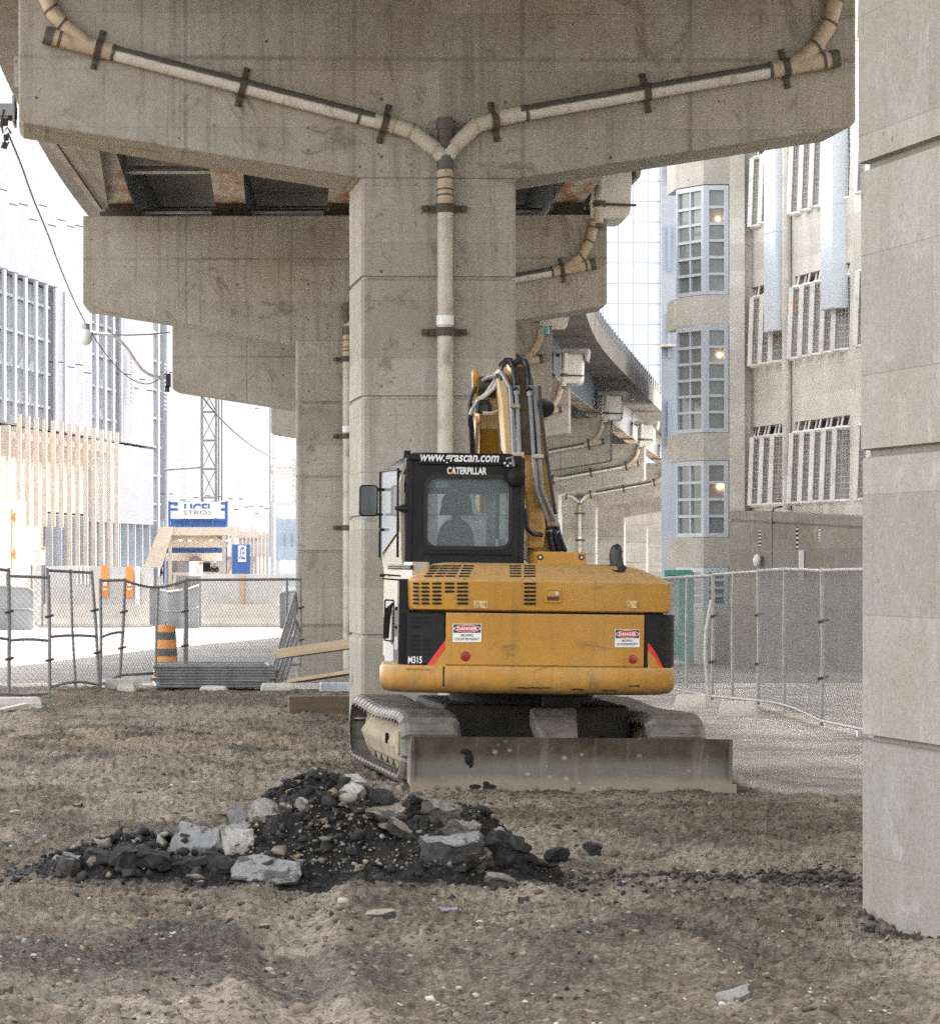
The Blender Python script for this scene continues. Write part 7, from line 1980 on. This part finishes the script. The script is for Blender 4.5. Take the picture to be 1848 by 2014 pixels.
# ================================================================= rubble heap and stones
HX, HY = 0.88, 22.25
def mound(x, y):
    h = 0.60 * np.exp(-(np.abs((x - HX - 0.02) / 0.52) ** 1.7) - (np.abs((y - HY) / 0.75) ** 2.0))
    h = h + 0.30 * np.exp(-((x - 1.75) / 0.42) ** 2 - ((y - 22.0) / 0.6) ** 2)
    h = h + 0.20 * np.exp(-((x + 0.10) / 0.42) ** 2 - ((y - 21.8) / 0.5) ** 2)
    h = h + 0.12 * np.exp(-((x + 0.55) / 0.35) ** 2 - ((y - 21.7) / 0.35) ** 2)
    return h
def mnd(x, y): return float(mound(np.array([x]), np.array([y]))[0])
def heap():
    nx, ny = 210, 110
    xs = np.linspace(-1.15, 2.75, nx); ys = np.linspace(20.7, 24.4, ny)
    X, Y = np.meshgrid(xs, ys)
    Z0 = gh(X, Y); h = mound(X, Y)
    rough = np.clip(h * 6, 0, 1)
    Z = Z0 + h - 0.035 + rough * (0.10 * fbm(X * 4, Y * 4, 71, 3) + 0.06 * np.abs(fbm(X * 12, Y * 12, 75, 3)))
    co = np.stack([X, Y, Z], -1).reshape(-1, 3)
    idx = np.arange(nx * ny).reshape(ny, nx)
    keep = (h[:-1, :-1] + h[1:, 1:]) > 0.03
    q = np.stack([idx[:-1, :-1], idx[:-1, 1:], idx[1:, 1:], idx[1:, :-1]], -1)[keep]
    me = bpy.data.meshes.new('rubble_heap'); me.from_pydata(co.tolist(), [], q.reshape(-1, 4).tolist())
    t = NT('crushed_asphalt'); f = t.noise(9, 7, 0.7); v = t.voro(30)
    c = t.mix(t.ramp(f, 0.35, 0.7), (0.013, 0.013, 0.013), (0.042, 0.038, 0.035))
    c = t.mix(t.math('MULTIPLY', t.ramp(v, 0.12, 0.22, 1, 0), t.ramp(t.noise(3, 3), 0.45, 0.6)), c, (0.20, 0.175, 0.145))
    M['tar'] = t.done(c, 0.9, t.bump(t.math('ADD', f, t.noise(45, 4)), 1.0, 0.04), 0, 0.3)
    me.materials.append(M['tar'])
    o = bpy.data.objects.new('rubble_heap', me); COL.objects.link(o); o['kind'] = 'stuff'
    tag(o, 'heap of black crushed asphalt in the foreground', 'rubble')
heap()

ICO_V = None
def ico():
    p = (1 + 5 ** 0.5) / 2
    v = np.array([(-1, p, 0), (1, p, 0), (-1, -p, 0), (1, -p, 0), (0, -1, p), (0, 1, p), (0, -1, -p), (0, 1, -p), (p, 0, -1), (p, 0, 1), (-p, 0, -1), (-p, 0, 1)]) / math.sqrt(1 + p * p)
    f = np.array([(0, 11, 5), (0, 5, 1), (0, 1, 7), (0, 7, 10), (0, 10, 11), (1, 5, 9), (5, 11, 4), (11, 10, 2), (10, 7, 6), (7, 1, 8), (3, 9, 4), (3, 4, 2), (3, 2, 6), (3, 6, 8), (3, 8, 9), (4, 9, 5), (2, 4, 11), (6, 2, 10), (8, 6, 7), (9, 8, 1)])
    return v, f
rng = np.random.default_rng(5)
def scatter(name, x, y, z, size, mats, label, cat, flat=0.65, jag=0.45):
    v0, f0 = ico(); n = len(x)
    V = np.repeat(v0[None], n, 0) * (1 + rng.uniform(-jag, jag, (n, 12, 1))) + rng.uniform(-jag, jag, (n, 12, 3)) * 0.5
    s = np.stack([rng.uniform(0.8, 1.4, n), rng.uniform(0.7, 1.2, n), rng.uniform(0.5, 1.0, n) * flat / 0.65], -1)
    V = V * s[:, None, :]
    a = rng.uniform(0, 6.28, n); ca, sa = np.cos(a), np.sin(a)
    Xr = V[:, :, 0] * ca[:, None] - V[:, :, 1] * sa[:, None]; Yr = V[:, :, 0] * sa[:, None] + V[:, :, 1] * ca[:, None]
    V = np.stack([Xr, Yr, V[:, :, 2]], -1) * size[:, None, None] + np.stack([x, y, z], -1)[:, None, :]
    F = (f0[None] + 12 * np.arange(n)[:, None, None]).reshape(-1, 3)
    me = bpy.data.meshes.new(name)
    co = V.reshape(-1, 3)
    me.vertices.add(len(co)); me.vertices.foreach_set('co', co.ravel())
    me.loops.add(F.size); me.loops.foreach_set('vertex_index', F.ravel())
    me.polygons.add(len(F)); me.polygons.foreach_set('loop_start', np.arange(0, F.size, 3)); me.polygons.foreach_set('loop_total', np.full(len(F), 3))
    for m in mats: me.materials.append(m)
    me.polygons.foreach_set('material_index', np.repeat(rng.integers(0, len(mats), n), 20))
    me.update()
    o = bpy.data.objects.new(name, me); COL.objects.link(o); o['kind'] = 'stuff'; return tag(o, label, cat)
M['peb1'] = simple('pebble_grey', (0.22, 0.20, 0.175), 0.9, var=0.35, scale=2)
M['peb2'] = simple('pebble_tan', (0.20, 0.155, 0.11), 0.9, var=0.35, scale=2)
M['peb3'] = simple('pebble_pale', (0.40, 0.37, 0.33), 0.9, var=0.2, scale=2)
M['clod'] = simple('soil_clod', (0.115, 0.090, 0.066), 0.95, var=0.35, scale=3)
M['crumb'] = simple('asphalt_crumb', (0.022, 0.021, 0.020), 0.9, var=0.4, scale=6)
def view_pts(n, y0, y1, x0=None, x1=None):
    u = rng.uniform(0, 1, n); y = 1 / (1 / y0 + (1 / y1 - 1 / y0) * u)      # denser near the camera
    k = rng.uniform(-0.055, 0.20, n); return k * y, y
x, y = view_pts(9000, 13.5, 42)
cl = fbm(x * 0.9, y * 0.6, 91, 3); keep = (rng.uniform(-0.9, 0.5, len(x)) < cl) & ~((x > 4.7 + 0.05 * (y - 30)) & (y > 28.5))
x, y = x[keep], y[keep]; s = 0.003 + 0.012 * rng.uniform(0, 1, len(x)) ** 4 * (1 + y / 50)
scatter('gravel', x, y, gh(x, y) + s * 0.15, s, [M['clod'], M['peb1'], M['peb2'], M['clod'], M['clod'], M['crumb'], M['peb2']], 'loose gravel and soil clods over the ground', 'gravel')
x, y = view_pts(300, 13.8, 34); keep = ~((x > 4.7) & (y > 28)); x, y = x[keep], y[keep]
s = 0.006 + 0.020 * rng.uniform(0, 1, len(x)) ** 4
scatter('pebbles', x, y, gh(x, y) + s * 0.2, s, [M['peb3'], M['peb1'], M['peb3']], 'scattered pale pebbles on the dirt', 'gravel')
x, y = view_pts(9000, 13.5, 40); keep = (fbm(x * 1.3 + 7, y * 0.8, 97, 3) > rng.uniform(-0.5, 0.6, len(x))) & ~((x > 4.7 + 0.05 * (y - 30)) & (y > 28.5))
x, y = x[keep], y[keep]; s = 0.006 + 0.030 * rng.uniform(0, 1, len(x)) ** 3.5
M['clod2'] = simple('soil_clod_pale', (0.175, 0.138, 0.10), 0.95, var=0.3, scale=3); M['clod3'] = simple('soil_clod_dark', (0.07, 0.058, 0.047), 0.95, var=0.3, scale=3)
scatter('soil_clods', x, y, gh(x, y) - s * 0.25, s, [M['clod'], M['clod2'], M['clod3'], M['clod'], M['clod3']], 'lumps of dry soil over the churned ground', 'soil', jag=0.5)
# black crumbs in the streak to the right of the heap
n = 3200; x = rng.uniform(1.8, 4.6, n); y = 21.15 + rng.normal(0, 0.32, n) + 0.02 * (x - 3)
n2 = 900; x = np.concatenate([x, rng.normal(3.9, 0.35, n2)]); y = np.concatenate([y, rng.normal(17.7, 0.3, n2)])
n3 = 1500; x = np.concatenate([x, rng.uniform(-1.2, 2.6, n3)]); y = np.concatenate([y, rng.normal(21.3, 0.4, n3)])
s = 0.005 + 0.020 * rng.uniform(0, 1, len(x)) ** 3
keep = fbm(x * 2.2, y * 2.2, 95, 3) > rng.uniform(-0.6, 0.5, len(x)); x, y, s = x[keep], y[keep], s[keep]
scatter('asphalt_rubble', x, y, gh(x, y) + s * 0.2, s, [M['crumb'], M['crumb'], M['crumb'], M['crumb'], M['clod']], 'streak of black asphalt crumbs on the dirt right of the heap', 'rubble')
# clumps covering the heap
n = 9000; x = rng.uniform(-1.0, 2.6, n); y = rng.uniform(20.8, 23.6, n); h = mound(x, y)
keep = h > rng.uniform(0.02, 0.30, n); x, y, h = x[keep], y[keep], h[keep]
s = 0.006 + 0.036 * rng.uniform(0, 1, len(x)) ** 4.5
scatter('heap_rubble', x, y, gh(x, y) + h + s * 0.1, s, [M['crumb']] * 9 + [M['peb1'], M['peb2']], 'loose black lumps and pale grit covering the heap', 'rubble', jag=0.75)
n = 420; x = rng.normal(HX + .1, 0.33, n); y = rng.uniform(21.2, 22.0, n); h = mound(x, y); keep = h > 0.05; x, y, h = x[keep], y[keep], h[keep]
s = 0.004 + 0.013 * rng.uniform(0, 1, len(x)) ** 2.5
scatter('grit', x, y, gh(x, y) + h + s * 0.4, s, [M['peb1'], M['peb2'], M['peb2'], M['peb1'], M['clod']], 'brown and pale grit spilled down the front of the heap', 'gravel')

# broken asphalt and concrete slabs on the heap
def slab_mat(name, top, side):
    t = NT(name); ge = t.n.new('ShaderNodeNewGeometry')
    sp = t.n.new('ShaderNodeSeparateXYZ'); t.link(t.tc.outputs['Normal'], sp.inputs[0])
    f = t.noise(7, 7, 0.7)
    c = t.mix(t.ramp(f, 0.35, 0.7), sc(top, 0.72), sc(top, 1.15))
    d = t.mix(t.ramp(t.noise(14, 6, 0.7), 0.35, 0.7), sc(side, 0.6), sc(side, 1.6))
    k = t.ramp(sp.outputs[2], 0.55, 0.8)
    k = t.math('MULTIPLY', k, t.ramp(t.noise(6, 7, 0.7), 0.58, 0.50, 0.06, 1))
    return t.done(t.mix(k, d, c), 0.92, t.bump(t.math('ADD', f, t.noise(40, 4)), 0.7, 0.02), 0, 0.25)
M['slabgrey'] = slab_mat('slab_grey', (0.255, 0.255, 0.25), (0.05, 0.047, 0.045))
M['slabwhite'] = slab_mat('slab_white', (0.40, 0.385, 0.36), (0.16, 0.14, 0.12))
M['slabtan'] = slab_mat('slab_tan', (0.32, 0.28, 0.22), (0.05, 0.046, 0.04))
M['lump'] = slab_mat('asphalt_lump', (0.045, 0.043, 0.042), (0.025, 0.024, 0.024))
M['lumpgrey'] = slab_mat('grey_lump', (0.24, 0.225, 0.205), (0.07, 0.062, 0.055))
def hitD(px, py, D0):
    ds = np.linspace(20.3, 24.2, 400)
    x = (px - PX) * ds / FOC; z = EYE - (py - PY) * ds / FOC
    ok = np.nonzero(z <= gh(x, ds) + mound(x, ds))[0]
    return float(ds[ok[0]]) if len(ok) else D0
def chunk(name, px, py, D, size, rot, mat, label, cat, seed, n=11, rough=0.10, group=None, top_taper=0.9):
    """irregular broken slab: jagged outline, rough edges, subdivided and displaced"""
    r = random.Random(seed); L, W, T = size
    ring = []
    for k in range(n):
        a = 2 * math.pi * (k + r.uniform(-.28, .28)) / n
        q = 1 / max(abs(math.cos(a)), abs(math.sin(a))) ** 0.75 * r.uniform(0.80, 1.08)
        ring.append((math.cos(a) * q * L / 2, math.sin(a) * q * W / 2))
    rings = []
    for z, k in ((-T / 2, 0.86), (-T * 0.3, 0.98), (0.0, r.uniform(0.96, 1.04)), (T * 0.3, 0.99), (T / 2, top_taper)):
        rings.append([(x * k * r.uniform(1 - rough, 1 + rough * .5), y * k * r.uniform(1 - rough, 1 + rough * .5), z + r.uniform(-.08, .08) * T) for x, y in ring])
    bm_ = MB()
    bm_.loft(rings[:], cap0=False, cap1=False)
    # fan caps with an inner ring for relief
    for rg, sg in ((rings[0], -1), (rings[-1], 1)):
        c = Vector((0, 0, sg * T / 2)); inner = [Vector(p) * 0.5 + c * 0.5 + Vector((r.uniform(-.1, .1) * L * .2, r.uniform(-.1, .1) * W * .2, r.uniform(-.12, .12) * T)) for p in rg]
        nn = len(rg); f = []
        for i in range(nn):
            j = (i + 1) % nn
            f += [(i, j, nn + j, nn + i) if sg > 0 else (j, i, nn + i, nn + j), (nn + i, nn + j, 2 * nn) if sg > 0 else (nn + j, nn + i, 2 * nn)]
        bm_.add([Vector(p) for p in rg] + inner + [c], f)
    o = bm_.build(name, M[mat])
    import bmesh
    b = bmesh.new(); b.from_mesh(o.data); bmesh.ops.remove_doubles(b, verts=b.verts, dist=1e-5)
    bmesh.ops.subdivide_edges(b, edges=b.edges, cuts=3, use_grid_fill=True)
    amp = min(T * 0.16, 0.018) if 'lump' not in mat else min(T * 0.34, 0.045)
    for v in b.verts:
        q = v.co
        nz = float(fbm(np.array([q.x * 11 + seed]), np.array([q.y * 11 + q.z * 17]), seed, 3)[0])
        n2_ = float(fbm(np.array([q.y * 9 + seed * 3]), np.array([q.z * 14 + q.x * 6]), seed + 5, 3)[0])
        v.co = q + Vector((n2_ * amp * 1.3, nz * amp * 1.3, (nz + n2_) * amp * 0.8))
    b.to_mesh(o.data); b.free()
    if name == 'broken_slab': D = hitD(px, py, D)
    p = P(px, py, D); o.location = p; o.rotation_euler = tuple(R(a) for a in rot)
    return tag(o, label, cat, group)
G = None
S = 'broken slab'
chunk('broken_slab', 382, 1662, 21.75, (0.33, 0.30, 0.05), (52, 6, -12), 'slabgrey', 'smooth blue-grey slab tilted upright on the left of the heap', S, 1, 9, 0.05)
chunk('broken_slab', 440, 1668, 21.6, (0.42, 0.30, 0.08), (44, -14, 20), 'slabwhite', 'crusty white slab leaning beside the smooth blue-grey one', S, 2)
chunk('broken_slab', 522, 1712, 21.3, (0.42, 0.32, 0.035), (26, 5, -6), 'slabgrey', 'pale slab lying flat at the front foot of the heap', S, 3, 10, 0.06)
chunk('broken_slab', 525, 1602, 22.1, (0.24, 0.20, 0.07), (48, 18, 24), 'slabwhite', 'white-topped slab high on the left shoulder of the heap', S, 4)
chunk('broken_slab', 467, 1615, 22.1, (0.17, 0.16, 0.05), (62, -28, 30), 'slabgrey', 'small grey slab on edge at the left shoulder', S, 5, 8)
chunk('broken_slab', 470, 1637, 21.85, (0.26, 0.16, 0.05), (20, -8, 8), 'slabgrey', 'thin grey slab wedged above the crusty white one', S, 6)
chunk('broken_slab', 700, 1545, 22.3, (0.17, 0.16, 0.09), (20, 10, 10), 'slabwhite', 'layered pale chunk standing on the crest, in front of the track', 'broken chunk', 7, 9, 0.14)
chunk('broken_slab', 693, 1566, 22.2, (0.16, 0.16, 0.10), (10, -15, 50), 'slabwhite', 'rough pale chunk propping up the layered one on the crest', 'broken chunk', 8, 9, 0.14)
chunk('broken_slab', 752, 1597, 22.1, (0.32, 0.26, 0.06), (18, 8, -8), 'slabtan', 'tan flat slab just right of the crest', S, 9)
chunk('broken_slab', 745, 1575, 22.35, (0.22, 0.2, 0.12), (15, 10, 40), 'lump', 'black asphalt lump behind the tan slab', 'asphalt lump', 10, 9, 0.18)
chunk('broken_slab', 806, 1598, 22.15, (0.15, 0.15, 0.20), (5, 12, 20), 'lump', 'upright black lump between the tan slab and the grey rock', 'asphalt lump', 11, 9, 0.16)
chunk('broken_slab', 800, 1640, 21.85, (0.28, 0.12, 0.07), (24, 34, 14), 'slabtan', 'slanting pale-edged slab on the right flank', S, 12)
chunk('broken_slab', 862, 1612, 22.3, (0.26, 0.2, 0.18), (8, 20, -10), 'lumpgrey', 'grey craggy rock at the back of the right flank', 'rock', 13, 10, 0.16)
chunk('broken_slab', 890, 1676, 21.45, (0.40, 0.30, 0.15), (10, -6, 8), 'slabgrey', 'thick asphalt slab with a pale flat top on the right flank', S, 14, 10, 0.08)
chunk('broken_slab', 915, 1640, 22.2, (0.24, 0.2, 0.12), (6, 14, 30), 'lumpgrey', 'rough grey rock behind the thick slab', 'rock', 15, 10, 0.16)
chunk('broken_slab', 985, 1680, 21.55, (0.28, 0.24, 0.20), (6, 16, -20), 'lump', 'big black asphalt lump at the right end of the heap', 'asphalt lump', 16, 10, 0.18)
chunk('broken_slab', 945, 1697, 21.35, (0.14, 0.13, 0.11), (18, -10, 50), 'lumpgrey', 'small grey chunk in front of the big black lump', 'broken chunk', 17, 9, 0.14)
chunk('broken_slab', 1020, 1697, 21.5, (0.20, 0.18, 0.13), (8, 10, 66), 'lump', 'black lump trailing off the right end of the heap', 'asphalt lump', 18, 9, 0.18)
chunk('broken_slab', 1098, 1686, 21.9, (0.15, 0.14, 0.11), (5, 4, 10), 'lump', 'single black lump lying apart right of the heap', 'asphalt lump', 19, 9, 0.12)
chunk('broken_slab', 1168, 1675, 22.3, (0.11, 0.1, 0.08), (5, 14, 40), 'lump', 'small dark lump farthest right of the heap', 'asphalt lump', 20, 9, 0.16)
chunk('broken_slab', 975, 1738, 20.9, (0.18, 0.16, 0.08), (10, 12, 15), 'lumpgrey', 'grey half-buried rock in front of the right end of the heap', 'rock', 21, 10, 0.14)
chunk('broken_slab', 137, 1700, 21.3, (0.15, 0.14, 0.11), (8, 12, 5), 'slabgrey', 'dark lump with a pale top at the far left of the row', 'asphalt lump', 22, 9, 0.14)
chunk('broken_slab', 190, 1692, 21.5, (0.17, 0.14, 0.09), (10, 14, -10), 'lump', 'second dark lump from the left end of the row', 'asphalt lump', 23, 9, 0.16)
chunk('broken_slab', 246, 1692, 21.45, (0.20, 0.15, 0.11), (10, -8, 20), 'lump', 'rounded dark lump third from the left end', 'asphalt lump', 24, 9, 0.16)
chunk('broken_slab', 303, 1694, 21.5, (0.26, 0.18, 0.10), (6, 10, 0), 'lump', 'long dark lump left of the smooth blue-grey slab', 'asphalt lump', 25, 10, 0.16)
chunk('broken_slab', 375, 1700, 21.4, (0.30, 0.18, 0.10), (6, -6, 8), 'lump', 'dark lump under the smooth blue-grey slab', 'asphalt lump', 26, 10, 0.16)
chunk('broken_slab', 440, 1704, 21.35, (0.26, 0.18, 0.10), (6, 10, -8), 'lump', 'dark lump under the crusty white slab', 'asphalt lump', 27, 10, 0.16)
chunk('broken_slab', 560, 1592, 22.3, (0.09, 0.09, 0.07), (20, 10, 20), 'slabtan', 'brown stone beside the white-topped slab', 'rock', 28, 8)
chunk('broken_slab', 598, 1585, 22.2, (0.10, 0.09, 0.06), (20, 10, 60), 'slabwhite', 'small white stone near the top of the heap', 'rock', 29, 8)
# loose stones on the dirt
def stone(px, py, size, mat, label, seed, flat=0.6, rot=0):
    # ground distance under that pixel
    D = EYE * FOC / (py - PY)
    chunk('stone', px, py, D, (size, size * 0.7, size * flat), (8, -6, rot), mat, label, 'stone', seed, 9, 0.10)
stone(1072, 1933, 0.13, 'slabwhite', 'white plaster chunk near the bottom, left of its neighbour', 41, 0.4)
stone(1198, 1922, 0.15, 'slabwhite', 'long white plaster chunk near the bottom', 42, 0.35)
stone(745, 1810, 0.17, 'slabtan', 'broad pale stone half buried below the heap', 43, 0.5)
stone(338, 1840, 0.06, 'slabwhite', 'small white scrap left of the bottom centre', 44, 0.4)
stone(30, 1602, 0.09, 'slabwhite', 'pale stone at the left edge, level with the heap crest', 45)
stone(12, 1505, 0.17, 'slabwhite', 'large pale stone at the very left edge', 46)
stone(265, 1708, 0.08, 'slabtan', 'tan stone in front of the row of dark lumps', 47)
stone(395, 1738, 0.05, 'slabgrey', 'grey stone below the crusty white slab', 48)
stone(495, 1738, 0.07, 'slabgrey', 'small grey stone below the flat pale slab', 49)
stone(1030, 1770, 0.07, 'slabtan', 'reddish stone to the right below the heap', 50)
stone(1545, 1838, 0.07, 'slabwhite', 'white stone left of the nearest pillar foot', 51)
stone(1440, 1975, 0.22, 'lumpgrey', 'cluster-like grey rock near the bottom right', 52, 0.35)
stone(1330, 1742, 0.05, 'slabwhite', 'white stone lying in the black streak', 53)
stone(880, 1795, 0.14, 'slabgrey', 'dark flat flake with a pale edge below the heap', 54, 0.25)
stone(580, 1420, 0.13, 'lump', 'small black lump in front of the brown timber baulk', 55)
stone(1710, 1940, 0.08, 'slabtan', 'tan stone near the bottom right corner', 56)
stone(520, 1822, 0.06, 'slabtan', 'rusty brown flake left of the broad pale stone', 57, 0.4)
stone(150, 1590, 0.11, 'peb2' if False else 'slabtan', 'brown stone in the left middle ground', 58)
stone(250, 1632, 0.06, 'slabtan', 'round tan stone above the row of dark lumps', 59)

n = 1600; x = rng.uniform(1.75, 4.65, n); y = 28.85 - rng.exponential(0.3, n); s = 0.004 + 0.018 * rng.uniform(0, 1, n) ** 4
scatter('blade_soil', x, y, gh(x, y) - s * 0.1, s, [M['clod'], M['clod2'], M['clod2'], M['clod3']], 'crumbly soil heaped along the foot of the dozer blade', 'soil', jag=0.5)
